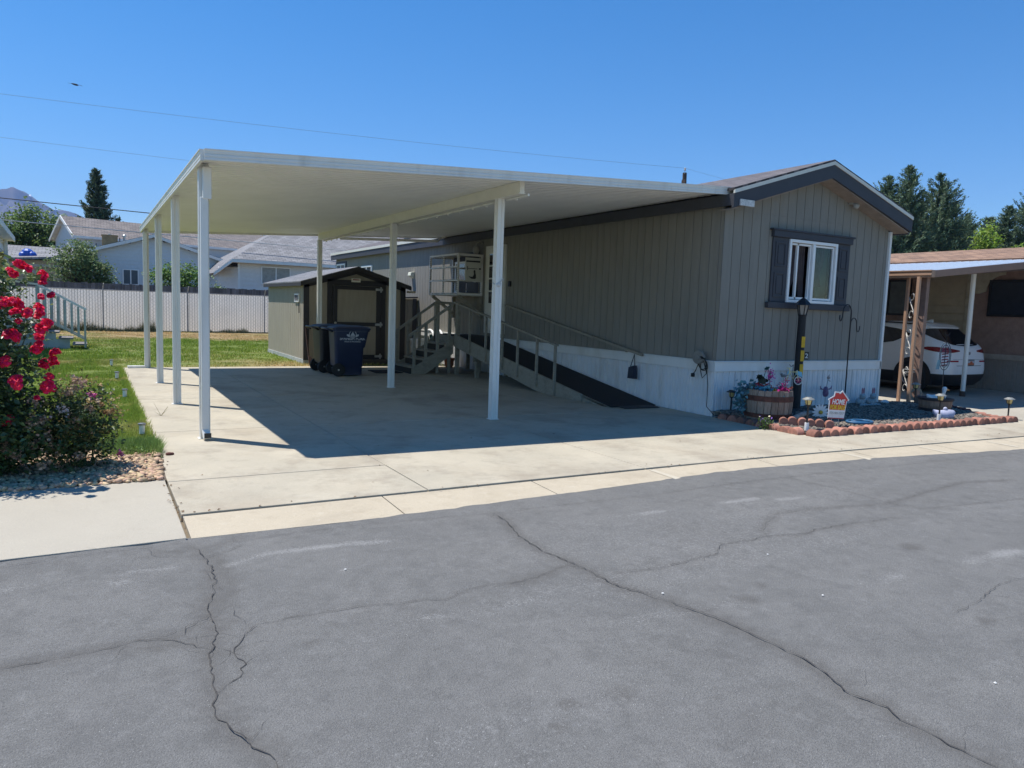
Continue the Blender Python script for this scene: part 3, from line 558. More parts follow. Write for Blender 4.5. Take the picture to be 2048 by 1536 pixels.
b = MB(); b.box(HX0 - .045, HY0 - .045, .715, HX1 + .045, HY0 - .004, .865); b.box(HX0 - .045, HY0 - .004, .715, HX0 - .004, HY1, .865)
b.box(HX0 - .06, HY0 - .06, .865, HX1 + .05, HY0 - .002, .885); b.box(HX0 - .06, HY0 - .002, .865, HX0 - .002, HY1, .885)
b.build('skirting_cap', WHITE, home, bevel=.006)
# roof: two slabs with shingles on the top, soffit below
RY0, RY1, RX0, RX1 = 8.29, HY1 + .25, 8.52, 13.02
b = MB()
for xa, xb in ((RX0, 10.76), (10.76, RX1)):
    b.extr([(xa, RY0, roofz(xa) - .03), (xb, RY0, roofz(xb) - .03), (xb, RY0, roofz(xb) + .012), (xa, RY0, roofz(xa) + .012)], (0, RY1 - RY0, 0))
b.build('roof', SHING, home)
b = MB()      # pale drip edge under the shingles
for xa, xb in ((RX0, 10.76), (10.76, RX1)):
    b.extr([(xa, RY0 - .015, roofz(xa) - .075), (xb, RY0 - .015, roofz(xb) - .075), (xb, RY0 - .015, roofz(xb) - .02), (xa, RY0 - .015, roofz(xa) - .02)], (0, .035, 0))
b.build('drip_edge', M('cream_trim', (.68, .66, .58), .5, var=.04), home)
b = MB(); b.box(RX0 - .02, 18.75, 3.475, RX0 + .02, RY1, 3.56); b.build('eave_edge', M('cream_trim', (.68, .66, .58), .5, var=.04), home)
b = MB()      # barge boards and eave fascia
for xa, xb in ((RX0, 10.76), (10.76, RX1)):
    b.extr([(xa, RY0, roofz(xa) - .29), (xb, RY0, roofz(xb) - .29), (xb, RY0, roofz(xb) - .075), (xa, RY0, roofz(xa) - .075)], (0, .04, 0))
b.box(RX0, RY0 + .04, 3.285, RX0 + .035, RY1, 3.46); b.box(RX1 - .035, RY0 + .04, 3.2, RX1, RY1, 3.46)
b.build('fascia', SLATE, home)
b = MB(); b.extr([(RX0 + .035, RY0 + .04, roofz(RX0) - .31), (10.76, RY0 + .04, roofz(10.76) - .3), (10.76, HY0, roofz(10.76) - .3), (RX0 + .035, HY0, roofz(RX0) - .31)], (0, 0, .02))
b.extr([(10.76, RY0 + .04, roofz(10.76) - .3), (RX1 - .035, RY0 + .04, roofz(RX1) - .31), (RX1 - .035, HY0, roofz(RX1) - .31), (10.76, HY0, roofz(10.76) - .3)], (0, 0, .02))
b.build('soffit', M('soffit_paint', (.30, .245, .205), .8), home)
b = MB(); b.box(HX0 - .03, RY0 - .022, 3.29, HX0 + .27, RY0 - .002, 3.385); b.build('rake_return', M('flashing', (.62, .62, .6), .5, speck=60), home)
b = MB(); b.box(RX1 + .002, RY0 + .1, 3.36, RX1 + .11, RY1, 3.46); b.build('rain_gutter', WHITE, home)
b = MB(); b.box(HX1 + .004, HY0 - .045, .05, HX1 + .062, HY0 + .02, 3.25); b.build('downspout', WHITE, home, bevel=.01)
b = MB(); b.box(11.62, 8.52, 3.62, 11.76, 8.6, 3.68); b.sphere((11.69, 8.5, 3.6), .055); b.build('flood_light', M('lamp_body', (.34, .33, .3), .5), home)
# front window with shutters
fw = MB(); X0, X1, Z0, Z1 = 10.15, 11.37, 1.87, 2.92; y = HY0 - .055
for (a, bb, c, d) in ((X0, X0 + .05, Z0, Z1), (X1 - .05, X1, Z0, Z1), (X0 + .05, X1 - .05, Z0, Z0 + .05), (X0 + .05, X1 - .05, Z1 - .05, Z1), (10.73, 10.79, Z0 + .05, Z1 - .05)):
    fw.box(a, y, c, bb, HY0 + .04, d)
fwo = fw.build('window', VINYL, home, bevel=.005)
b = MB()
for (a, bb) in ((X0 + .06, 10.72), (10.80, X1 - .06)):
    for (p_, q_, c, d) in ((a + (.16 if a < 10.5 else 0), a + .035 + (.16 if a < 10.5 else 0), Z0 + .06, Z1 - .06), (bb - .03, bb, Z0 + .06, Z1 - .06), (a + .035, bb - .03, Z0 + .06, Z0 + .095), (a + .035, bb - .03, Z1 - .09, Z1 - .06)): b.box(p_, HY0 - .02, c, q_, HY0 + .02, d)
b.build('sash', VINYL, fwo)
b = MB(); b.box(10.83, HY0 + .0, Z0 + .09, X1 - .09, HY0 + .006, Z1 - .09); b.build('pane', CLEAR, fwo)
b = MB(); x0, x1, y1 = X0 - .5, X1 + .5, HY0 + 1.6
b.quad((x0, y1, 1.2), (x1, y1, 1.2), (x1, y1, 3.1), (x0, y1, 3.1)); b.quad((x0, HY0 + .03, 1.2), (x0, y1, 1.2), (x0, y1, 3.1), (x0, HY0 + .03, 3.1)); b.quad((x1, HY0 + .03, 1.2), (x1, y1, 1.2), (x1, y1, 3.1), (x1, HY0 + .03, 3.1)); b.quad((x0, HY0 + .03, 1.2), (x1, HY0 + .03, 1.2), (x1, y1, 1.2), (x0, y1, 1.2)); b.quad((x0, HY0 + .03, 3.1), (x1, HY0 + .03, 3.1), (x1, y1, 3.1), (x0, y1, 3.1))
b.build('room', M('room_wall', (.06, .055, .055), .9), home)
def curtain(x0, x1, pinch, z0, z1, y, amp=.025, per=.06):
    c = MB(); nx, nz = 40, 12; vs = []
    for j in range(nz + 1):
        v = j / nz; z = z0 + (z1 - z0) * v; pw = 1 - (1 - pinch) * math.exp(-((v - .22) / .26) ** 2)
        for i_ in range(nx + 1):
            u = i_ / nx; x = x0 + (x1 - x0) * u * pw; vs.append((x, y + amp * math.sin(2 * PI * u * abs(x1 - x0) / per), z))
    return c.add(vs, [(j * (nx + 1) + i_, j * (nx + 1) + i_ + 1, (j + 1) * (nx + 1) + i_ + 1, (j + 1) * (nx + 1) + i_) for j in range(nz) for i_ in range(nx)])
cm = M('curtain', (.17, .135, .135), .9, transl=.3)
curtain(X0 + .07, X0 + .42, .35, Z0 - .1, Z1, HY0 + .1).build('curtain', cm, home, smooth=True); curtain(10.74, 10.5, .5, Z0 - .1, Z1, HY0 + .12).build('curtain', cm, home, smooth=True)
curtain(10.98, 11.2, .6, Z0 + .3, Z1, HY0 + .11).build('curtain', cm, home, smooth=True)
b = MB(); b.box(11.1, HY0 + .15, Z0 + .02, X1, HY0 + .16, Z1); b.build('blind', M('green_blind', (.14, .19, .15), .8, scale=4, transl=.2), home)
for (xa, xb) in ((9.77, 10.145), (11.375, 11.73)):
    b = MB(); b.box(xa, HY0 - .03, 1.87, xb, HY0 - .001, 2.93)
    for (c, d) in ((1.95, 2.36), (2.45, 2.86)):
        for (a_, b_, e, f) in ((xa + .06, xb - .06, c, c + .035), (xa + .06, xb - .06, d - .035, d), (xa + .06, xa + .095, c + .035, d - .035), (xb - .095, xb - .06, c + .035, d - .035)): b.box(a_, HY0 - .042, e, b_, HY0 - .03, f)
        b.box(xa + .12, HY0 - .039, c + .06, xb - .12, HY0 - .03, d - .06)
    b.build('shutter', SLATE, home, bevel=.004)
b = MB(); b.box(9.74, HY0 - .07, 2.93, 11.75, HY0 - .001, 3.035); b.box(9.70, HY0 - .085, 3.035, 11.79, HY0 - .001, 3.065); b.build('window_head', SLATE, home, bevel=.006)
b = MB(); b.box(9.7, HY0 - .075, 1.765, 11.79, HY0 - .001, 1.865); b.build('window_sill', SLATE, home, bevel=.006)
# side door, windows, lamp, vent on the carport side
S = HX0
b = MB(); b.box(S - .05, 15.55, .98, S + .02, 16.55, 3.12); dr = b.build('door_frame', M('door_white', (.62, .61, .56), .5, var=.04), home, bevel=.006)
b = MB(); b.box(S - .075, 15.65, 1.03, S - .05, 16.45, 3.03); door = b.build('door', M('door_white2', (.66, .65, .6), .5, var=.04), home, bevel=.006)
b = MB()
for k in range(4): b.box(S - .082, 15.93, 1.72 + k * .31, S - .0755, 16.28, 1.72 + k * .31 + .27)
b.build('pane', GLASS, door)
b = MB(); b.box(S - .1, 15.68, 1.92, S - .0755, 15.75, 2.12); b.tube([(S - .13, 15.71, 2.06), (S - .13, 15.83, 2.06)], .012); b.tube([(S - .1, 15.71, 2.06), (S - .13, 15.71, 2.06)], .012); b.tube([(S - .11, 15.71, 1.95), (S - .11, 15.71, 1.8)], .008); b.build('handle', BLACK, door)
b = MB(); b.lathe([(.03, 0), (.075, -.05), (.085, -.15), (.05, -.22), (.01, -.24)][::-1], (S - .17, 16.86, 3.15)); b.tube([(S, 16.8, 3.2), (S - .1, 16.82, 3.26), (S - .17, 16.86, 3.2), (S - .17, 16.86, 3.13)], .015)
b.build('porch_lamp', M('lamp_glass', (.34, .33, .29), .3), home, smooth=True)
b = MB(); b.box(S - .05, 15.3, 2.12, S, 15.38, 2.25); b.build('doorbell', BLACK, home)
def side_window(y0, y1, z0, z1, mid=True, grid=0):
    b = MB(); x0, x1 = S - .045, S + .01
    for (a, c, d, e) in ((y0, y0 + .06, z0, z1), (y1 - .06, y1, z0, z1), (y0 + .06, y1 - .06, z0, z0 + .06), (y0 + .06, y1 - .06, z1 - .06, z1)): b.box(x0, a, d, x1, c, e)
    if mid: m_ = (y0 + y1) / 2; b.box(x0 + .005, m_ - .03, z0 + .06, x1, m_ + .03, z1 - .06)
    wo = b.build('window', VINYL, home, bevel=.004)
    b = MB(); b.box(S - .025, y0 + .06, z0 + .06, S - .012, y1 - .06, z1 - .06); b.build('pane', GLASS, wo)
side_window(28.35, 29.45, 2.83, 3.12); side_window(25.2, 26.35, 1.9, 2.95); side_window(17.15, 18.35, 1.98, 2.8)
for bx_ in ((S - .02, 28.2, 2.72, S + .001, 29.6, 3.2), (S - .02, 17.0, 2.8, S + .001, 18.5, 3.02)):
    b = MB(); b.box(*bx_); b.build('window_trim', SLATE, home)
b = MB(); b.extr([(S - .001, 21.3, 2.42), (S - .14, 21.3, 2.5), (S - .12, 21.3, 2.6), (S - .001, 21.3, 2.62)], (0, .24, 0)); b.build('vent_hood', M('cream_plastic', (.72, .7, .55), .5), home, bevel=.008)
b = MB(); b.tube([(9.4, 21.0, 3.7), (9.4, 21.0, 4.05)], .05); b.build('roof_pipe', BLACK, home, smooth=False)
b = MB(); b.extr([(9.3, 23.0, 3.74), (9.3, 23.9, 3.74), (9.7, 23.9, 3.9), (9.7, 23.0, 3.9)], (0, 0, .1)); b.build('roof_vent', BLACK, home)

# ------------------------------------------------------------------ cat enclosure hung on the wall
ca = thing('cat_enclosure', 'white perforated metal cat enclosure mounted on the wall beside the door', 'cat enclosure', (7.95, 16.71, 1.88))
CX0, CX1, CY0, CY1, CZ0, CZ1 = 7.95, 8.655, 16.74, 18.5, 1.9, 2.92
perf = M('perforated_steel', (.72, .70, .66), .5, var=.05)
n = perf.node_tree; L = n.links; vo = n.nodes.new('ShaderNodeTexVoronoi'); vo.feature = 'F1'; vo.inputs['Scale'].default_value = 20; vo.inputs['Randomness'].default_value = 0
tc = n.nodes.new('ShaderNodeTexCoord'); L.new(tc.outputs['Object'], vo.inputs[0]); lt = n.nodes.new('ShaderNodeMath'); lt.operation = 'LESS_THAN'; lt.inputs[1].default_value = .27; L.new(vo.outputs[0], lt.inputs[0])
mx = n.nodes.new('ShaderNodeMix'); mx.data_type = 'RGBA'; L.new(lt.outputs[0], mx.inputs[0]); src = n.nodes['Principled BSDF'].inputs['Base Color'].links[0].from_socket; L.new(src, mx.inputs[6]); mx.inputs[7].default_value = (.03, .03, .03, 1); L.new(mx.outputs[2], n.nodes['Principled BSDF'].inputs['Base Color'])
b = MB(); t = .045
for x in (CX0, CX1 - t):
    for yy in (CY0, CY1 - t): b.box(x, yy, CZ0, x + t, yy + t, CZ1)
for z in (CZ0, CZ1 - .05):
    b.box(CX0 + t, CY0, z, CX1 - t, CY0 + .03, z + .05); b.box(CX0 + t, CY1 - .03, z, CX1 - t, CY1, z + .05); b.box(CX0, CY0 + t, z, CX0 + .03, CY1 - t, z + .05)
b.box(CX0, 17.6, CZ0 + .05, CX0 + .03, 17.64, CZ1 - .05)
for z in (2.24, 2.57): b.box(CX0 + .002, CY0 + t, z, CX0 + .032, CY1 - t, z + .045)
b.box(CX0 + t, CY0 + .002, 2.24, CX1 - t, CY0 + .03, 2.275)
b.build('frame', perf, ca)
b = MB(); b.box(CX0 + .01, CY0 + .01, CZ1, CX1, CY1 - .01, CZ1 + .012); b.box(CX0 + .01, CY0 + .01, CZ0 - .02, CX1, CY1 - .01, CZ0 - .001)
b.box(8.1, 17.3, 2.26, CX1, 18.4, 2.275); b.box(8.25, 16.9, 2.58, CX1, 17.6, 2.6); b.build('shelf', M('shelf_wood', (.42, .4, .37), .7), ca)
b = MB(); b.box(CX0 + .2, CY0 - .018, 2.26, CX1 - .06, CY0 - .002, 2.83); sg = b.build('access_panel', M('panel_paint', (.56, .55, .48), .6, var=.05), ca)
b = MB(); b.box(CX0 + .22, CY0 - .024, 2.72, CX1 - .1, CY0 - .018, 2.76); b.box(CX0 + .26, CY0 - .026, 2.555, CX1 - .18, CY0 - .018, 2.57); b.box(CX0 + .25, CY0 - .026, 2.52, CX0 + .265, CY0 - .018, 2.62); b.box(CX1 - .13, CY0 - .03, 2.545, CX1 - .08, CY0 - .018, 2.585); b.build('latch', BLACK, sg)
cat2 = [(.0, 0), (.1, 0), (.12, .03), (.115, .1), (.1, .15), (.1, .2), (.085, .225), (.06, .215), (.045, .19), (.06, .13), (.045, .08), (.02, .05), (-.06, .055), (-.085, .075), (-.07, .04), (-.03, .015)]
b = MB(); b.extr([(8.33 + x, CY0 - .024, 2.31 + z) for x, z in cat2], (0, .006, 0)); b.build('cat_silhouette', BLACK, sg)
b = MB(); b.box(CX0 + .05, CY0 + .012, 1.96, CX0 + .24, CY0 + .018, 2.23); b.box(CX0 + .26, CY0 + .012, 1.96, CX1 - .12, CY0 + .018, 2.23); b.build('pane', M('dull_glass', (.09, .10, .15), .2), ca)
for yy in (16.78, 18.4):
    b = MB(); b.beam((CX0 + .06, yy, 1.87), (8.62, yy, 1.42), .07, .09, (0, 1, 0)); b.box(8.6, yy - .035, 1.3, 8.655, yy + .035, 1.87); b.build('brace', RAMPW, ca)

# ------------------------------------------------------------------ carport
cp = thing('carport', 'white aluminium carport roof on slim posts joined to the home', 'carport', (1.1, 8.3, 0))
CX, CYF, CYB = 1.072, 8.47, 18.95
def cz(x): return 3.14 + .0578 * (x - CX)       # roof top
b = MB(); per = .152; N = int((CYB - CYF) / per); vs = []
pr = []
for k in range(N):
    y0 = CYF - .004 + k * per
    pr += [(y0, 0), (y0 + .092, 0), (y0 + .098, .045), (y0 + .142, .045), (y0 + .148, 0)]
pr.append((CYB + .004, 0))
def rsheet(off):
    return [(x, yy, cz(x) - .07 + h + off) for x in (CX - .004, HX0 - .02) for yy, h in pr]
n = len(pr)
b.add(rsheet(0), [(i, i + 1, n + i + 1, n + i) for i in range(n - 1)]); b.add(rsheet(.004), [(n + i, n + i + 1, i + 1, i) for i in range(n - 1)])
b.build('roof_panel', M('roof_white', (.88, .88, .85), .5, var=.03, scale=1.5), cp)
def fascia_bar(p, q, h=.115):
    """stepped extruded edge: three flutes"""
    b = MB(); p = Vector(p); q = Vector(q); d = (q - p); side = Vector((d.y, -d.x, 0)).normalized()
    sec = [(0, 0), (.035, 0), (.035, .02), (.028, .024), (.028, .034), (.035, .038), (.035, .058), (.028, .062), (.028, .072), (.035, .076), (.035, .1), (.045, .104), (.045, h), (0, h)]
    a = [p + side * x + Vector((0, 0, z - h)) for x, z in sec]; c = [q + side * x + Vector((0, 0, z - h)) for x, z in sec]; m_ = len(sec)
    return b.add(a + c, [list(range(m_))[::-1], [m_ + i for i in range(m_)]] + [[i, (i + 1) % m_, m_ + (i + 1) % m_, m_ + i] for i in range(m_)])
fascia_bar((CX, CYF, cz(CX)), (HX0, CYF, cz(HX0))).build('fascia', WMET, cp); fascia_bar((CX, CYB, cz(CX) - .002), (CX, CYF, cz(CX) - .002)).build('fascia', WMET, cp)
fascia_bar((HX0 - .1, CYB, cz(HX0) - .004), (CX, CYB, cz(CX) - .004)).build('fascia', WMET, cp)
b = MB(); b.tube([(5.6, CYB - .15, cz(5.6) - .17), (8.3, CYB - .15, cz(8.3) - .2), (8.4, CYB - .1, cz(8.4) - .12)], .035); b.build('drain_pipe', WMET, cp, smooth=True)
BX = 5.06
b = MB(); zt = cz(BX) - .075; b.box(BX - .035, 8.72, zt - .15, BX + .035, 18.75, zt); b.box(BX - .05, 8.72, zt - .165, BX + .05, 18.75, zt - .15); b.box(BX - .042, 13.4, zt - .15, BX + .042, 13.55, zt - .02)
bo = b.build('beam', M('beam_white', (.74, .72, .64), .5, var=.03), cp)
b = MB(); b.tube([(BX + .09, 8.7, zt - .17), (BX + .09, 18.7, zt - .17)], .018)
for k in range(22): b.box(BX + .08, 9 + k * .45, zt - .21, BX + .1, 9.025 + k * .45, zt - .17)
b.build('curtain_rail', WMET, bo)
def post(x, y, h, s=.105):
    """fluted square tube with a foot plate"""
    b = MB(); a = s / 2; g = .011; r = a * .32
    sec = [(-a, -a), (-r, -a), (-r + .008, -a + g), (r - .008, -a + g), (r, -a), (a, -a), (a, -r), (a - g, -r + .008), (a - g, r - .008), (a, r), (a, a), (r, a), (r - .008, a - g), (-r + .008, a - g), (-r, a), (-a, a), (-a, r), (-a + g, r - .008), (-a + g, -r + .008), (-a, -r)]
    b.extr([(x + u, y + v, .0) for u, v in sec], (0, 0, h)); b.box(x - a - .02, y - a - .01, 0, x + a + .02, y + a + .01, .008)
    return b.build('post', WMET, cp)
for y in (9.0, 12.06, 15.1, 18.44): post(1.13, y, cz(1.13) - .075)
for y in (9.34, 13.53, 18.72): post(BX, y, zt - .165)
b = MB(); b.box(1.06, 18.3, .02, 1.14, 18.38, 2.98); b.extr([(1.06, 18.3, .0), (1.14, 18.3, .0), (.86, 18.25, .0), (.72, 18.26, .0), (.72, 18.4, .0), (.86, 18.42, 0), (1.06, 18.38, 0)], (0, 0, .05)); b.build('downspout', WMET, cp)
# front downspout with its gutter outlet
b = MB(); b.box(1.11, 8.86, 2.68, 1.20, 8.945, cz(1.1) - .115); b.box(1.085, 8.87, .1, 1.165, 8.94, 2.7); b.extr([(1.085, 8.87, .12), (1.165, 8.87, .12), (1.175, 8.8, .03), (1.095, 8.8, .03)], (0, .07, -.02))
dso = b.build('downspout', WMET, cp, bevel=.008)
b = MB(); b.box(1.098, 8.79, .035, 1.172, 8.80, .09); b.build('outlet', BLACK, dso)
b = MB(); b.tube([(5.06 + .06 * math.cos(t), 9.34 + .06 * math.sin(t), 1.95 + .01 * math.sin(3 * t)) for t in np.linspace(0, 2 * PI, 20)[:-1]], .008, 6, closed=True); b.sphere((5.05, 9.275, 1.93), .03); b.tube([(5.08, 9.275, 1.97), (5.11, 9.27, 2.02), (5.13, 9.28, 1.99)], .008)
b.build('tie', M('tie_fabric', (.55, .56, .57), .8), cp)

# ------------------------------------------------------------------ porch: steps, landing and ramp in one carpentry
pc = thing('porch_ramp', 'taupe wooden steps and landing with a long black ramp along the home wall', 'ramp', (7.6, 13, 0))
LZ = .9; LX0, LX1, LY0, LY1 = 7.6, 8.6, 16.0, 17.25
RY_E = 10.0
def rz(y): return LZ * (y - RY_E) / (LY0 - RY_E)
BMAT = M('black_grip', (.011, .011, .013), .85, var=.2, scale=30, speck=300)
b = MB(); b.box(LX0, LY0, LZ - .04, LX1, LY1, LZ); b.build('landing', RAMPW, pc)
b = MB(); b.box(LX0 + .03, LY0 + .0, LZ + .001, LX1, LY1 - .1, LZ + .008); b.extr([(LX0 + .03, LY0, LZ - .004), (LX1, LY0, LZ - .004), (LX1, RY_E - .1, .004), (LX0 + .03, RY_E - .1, .004)], (0, 0, .012)); b.build('grip_mat', BMAT, pc)
b = MB(); b.extr([(LX0 + .0, RY_E - .1, .0), (LX0 + .0, 10.72, .0), (LX0 + .0, 10.72, rz(10.72) - .01)], (.03, 0, 0)); b.build('ramp_toe', RAMPW, pc)
b = MB(); b.extr([(LX0, LY0, LZ - .035), (LX1, LY0, LZ - .035), (LX1, RY_E, -.02), (LX0, RY_E, -.02)], (0, 0, .03)); b.build('ramp_deck', RAMPW, pc)
b = MB(); Y2 = 10.7
b.extr([(LX0 - .04, LY0 + .02, LZ + .05), (LX0 - .04, LY0 + .02, LZ - .24), (LX0 - .04, 12.1, .0), (LX0 - .04, Y2, .0), (LX0 - .04, Y2, rz(Y2) + .03)], (.04, 0, 0)); b.build('ramp_curb', RAMPW, pc)
b = MB(); b.box(LX0 - .035, LY0 + .05, LZ - .2, LX0 - .002, LY1, LZ - .002); b.box(LX0, LY1 - .035, LZ - .2, LX1, LY1, LZ - .041); b.build('rim_joist', RAMPW, pc)
b = MB(); b.box(LX0, 15.0, .36, LX1, 15.06, .5); b.build('cross_beam', RAMPW, pc)
b = MB(); b.box(LX0 - .03, 15.9, 0, LX0 + .06, 15.99, 1.68); b.build('main_post', RAMPW, pc, bevel=.006)
for (x, y, h, s) in ((LX0 + .02, 17.2, 1.68, .11), (8.0, 17.22, 1.68, .06), (8.5, 15.1, .5, .08), (8.5, 17.15, .86, .08), (LX0 + .1, 15.05, .45, .08), (8.3, 16.1, .86, .06)):
    b = MB(); b.box(x - s / 2, y - s / 2, 0, x + s / 2, y + s / 2, h); b.build('leg', RAMPW, pc)
for y in (15.15, 14.35, 13.6, 12.95, 12.2, 11.55):
    b = MB(); b.box(LX0 - .085, y - .022, max(.0, rz(y) - .22), LX0 - .042, y + .022, .955 + .735 * (y - 11.55) / 4.4); b.build('baluster', RAMPW, pc)
b = MB(); b.beam((LX0 - .06, 15.97, 1.70), (LX0 - .06, 11.5, .955), .075, .035); b.build('handrail', RAMPW, pc)
for y in (16.08, 17.2):
    b = MB(); b.beam((6.42, y, .88), (7.6, y, 1.70), .04, .06); b.build('handrail', RAMPW, pc)
    for x in (6.57, 6.86, 7.16) if y > 17 else (6.57, 6.86, 7.16, 7.46):
        b = MB(); b.box(x - .03, y - .028, .02 if y < 17 else .1, x + .03, y + .028, .86 + .695 * (x - 6.42)); b.build('baluster', RAMPW, pc)
b = MB(); b.beam((LX0, 17.2, 1.70), (8.6, 17.2, 1.66), .04, .06); b.build('handrail', RAMPW, pc)
for k in range(4):
    x0 = 6.5 + .28 * k; z = .18 * (k + 1)
    b = MB(); b.box(x0 - .03, 16.1, z - .04, x0 + .28, 17.2, z); b.build('tread', RAMPW, pc, bevel=.004)
    b = MB(); b.box(x0 + .01, 16.13, z - .18, x0 + .03, 17.18, z - .041); b.build('riser', BMAT if False else M('dark_riser', (.045, .042, .036), .8), pc)
for y in (16.06, 17.2):
    b = MB(); b.extr([(6.52, y, .0), (6.86, y, 0), (LX0 - .04, y, .48), (LX0 - .04, y, .86), (7.36, y, .7), (7.36, y, .66), (7.08, y, .52), (7.08, y, .48), (6.8, y, .34), (6.8, y, .3), (6.52, y, .15)], (0, .035, 0)); b.build('stringer', RAMPW, pc)
b = MB(); b.beam((8.58, 15.37, 1.68), (8.58, 10.3, .86), .05, .045)
for y in (15.2, 13.7, 12.2, 10.8): b.box(8.59, y - .02, .86 + .82 * (y - 10.3) / 5.07 - .06, 8.66, y + .02, .86 + .82 * (y - 10.3) / 5.07 - .015)
single(b.build('wall_handrail', RAMPW), 'taupe handrail sloping along the shaded side wall above the ramp', 'handrail')
b = MB(); b.extr([(8.5, 10.44, .66), (8.5, 10.58, .62), (8.5, 10.6, .42), (8.5, 10.42, .42)], (.08, 0, 0)); b.tube([(8.54, 10.45, .65), (8.56, 10.5, .86), (8.54, 10.57, .63)], .008, 6)
single(b.build('hanging_bag', M('navy_cloth', (.03, .036, .055), .85, scale=9), bevel=.02), 'small dark navy bag hanging from the end of the wall handrail', 'bag')
b = MB(); q = [(7.75, 9.68), (8.45, 9.62), (8.55, 10.04), (7.8, 10.05)]; b.extr([(x, y, .006) for x, y in q], (0, 0, .012))
dm = b.build('doormat', M('mat_rubber', (.022, .02, .019), .9, scale=25, stretch=(1, 4, 1), col2=(.09, .08, .075)), bevel=.003); single(dm, 'dark patterned doormat lying at the foot of the ramp', 'doormat')
b = MB(); b.extr([(5.75, 16.35, .004), (6.4, 16.3, .004), (6.42, 17.1, .004), (5.8, 17.1, .004)], (0, 0, .014)); single(b.build('doormat', M('mat_black', (.012, .012, .013), .95, scale=40), bevel=.003), 'plain black mat on the concrete before the porch steps', 'doormat')
# cord reel on the corner
cr_ = thing('cord_reel', 'round grey cord reel with a black cable hanging at the home corner', 'cord reel', (8.6, 8.83, .9))
b = MB(); b.lathe([(.1, 0), (.11, .01), (.11, .05), (.1, .06)], (8.56, 8.85, .93), 20, ax=(-1, -.2, 0)); b.lathe([(.045, .06), (.04, .075)], (8.56, 8.85, .93), 14, ax=(-1, -.2, 0)); b.build('disc', M('reel_grey', (.20, .19, .165), .6), cr_)
b = MB(); P = []
for k in range(60):
    t = k / 59; a = t * 2 * PI * 2.6; P.append((8.535 - .02 * math.sin(a), 8.78 + .09 * math.cos(a) - .05 * t, .85 + .1 * math.sin(a) - .04 * t))
b.tube(P, .008, 5); b.tube([(8.57, 8.78, .9), (8.56, 8.72, .78), (8.58, 8.70, .68), (8.55, 8.76, .6), (8.55, 8.80, .7), (8.56, 8.83, .85)], .008, 5); b.tube([(8.56, 8.86, .85), (8.55, 8.92, .7), (8.55, 8.98, .64)], .008, 5); b.box(8.53, 8.95, .6, 8.57, 9.0, .66)
b.tube([(8.56, 8.70, .86), (8.585, 8.66, .5), (8.58, 8.655, .15), (8.6, 8.5, .03), (8.75, 8.45, .02)], .007, 5); b.build('cable', BLACK, cr_, smooth=True)

# ------------------------------------------------------------------ shed
SY, SX0, SX1, SYB = 19.12, 4.78, 7.50, 23.45
sh = thing('storage_shed', 'tan wooden storage shed with dark trim and a gable door', 'shed', (6.14, SY, 0))
TAN_ = M('tan_siding', (.35, .31, .24), .8, var=.07, scale=2.5, stretch=(4, 4, .6), bump=.3, bscale=30, speck=200)
DTR = M('dark_brown_trim', (.035, .033, .036), .7, var=.1)
def sz(x): return 2.53 - .30 * abs(x - 6.14)
b = MB(); G2 = [(0, 0), (.004, -.013), (.065, -.013), (.069, 0)]
b.ribbed((SX0, SY), (SX1, SY), (0, -1), .1, lambda d: sz(SX0 + d) - .02, .22, G2); b.ribbed((SX0, SYB), (SX0, SY), (-1, 0), .1, 2.1, .22, G2); b.quad((SX1, SY, .1), (SX1, SYB, .1), (SX1, SYB, 2.1), (SX1, SY, 2.1)); b.extr([(SX0, SYB, .1), (SX1, SYB, .1), (SX1, SYB, 2.1), (6.14, SYB, 2.5), (SX0, SYB, 2.1)], (0, .02, 0)); b.build('wall', TAN_, sh)
b = MB(); b.box(SX0 - .02, SY - .02, -.03, SX1 + .02, SYB, .115); b.build('base', M('pale_base', (.42, .44, .42), .85, scale=5, bump=.4), sh)
b = MB()
for xa, xb in ((SX0 - .13, 6.14), (6.14, SX1 + .13)): b.extr([(xa, SY - .16, sz(xa)), (xb, SY - .16, sz(xb)), (xb, SY - .16, sz(xb) + .03), (xa, SY - .16, sz(xa) + .03)], (0, SYB - SY + .3, 0))
b.build('roof', shingle('shed_shingle', (.22, .22, .23), (.15, .15, .16), 'y'), sh)
b = MB()
for xa, xb in ((SX0 - .13, 6.14), (6.14, SX1 + .13)): b.extr([(xa, SY - .175, sz(xa) - .09), (xb, SY - .175, sz(xb) - .09), (xb, SY - .175, sz(xb) + .01), (xa, SY - .175, sz(xa) + .01)], (0, .03, 0))
b.box(SX0 - .13, SY - .14, sz(SX0 - .13) - .09, SX0 - .1, SYB + .1, sz(SX0 - .13) - .002)
for xa, xb in ((SX0, 6.14), (6.14, SX1)): b.extr([(xa, SY - .03, sz(xa) - .17), (xb, SY - .03, sz(xb) - .17), (xb, SY - .03, sz(xb) - .03), (xa, SY - .03, sz(xa) - .03)], (0, .028, 0))
b.build('roof_trim', DTR, sh)
b = MB(); b.box(SX0 - .02, SY - .03, .1, SX0 + .12, SY - .002, 2.08); b.box(SX1 - .12, SY - .03, .1, SX1 + .02, SY - .002, 2.08); b.box(5.37, SY - .03, .1, 5.5, SY - .002, 2.2); b.box(6.82, SY - .03, .1, 6.95, SY - .002, 2.2); b.box(5.5, SY - .03, 2.06, 6.82, SY - .002, 2.2); b.build('corner_trim', DTR, sh)
b = MB(); b.box(5.51, SY - .02, .12, 6.81, SY - .004, 2.05); d2 = b.build('door', TAN_, sh)
b = MB()
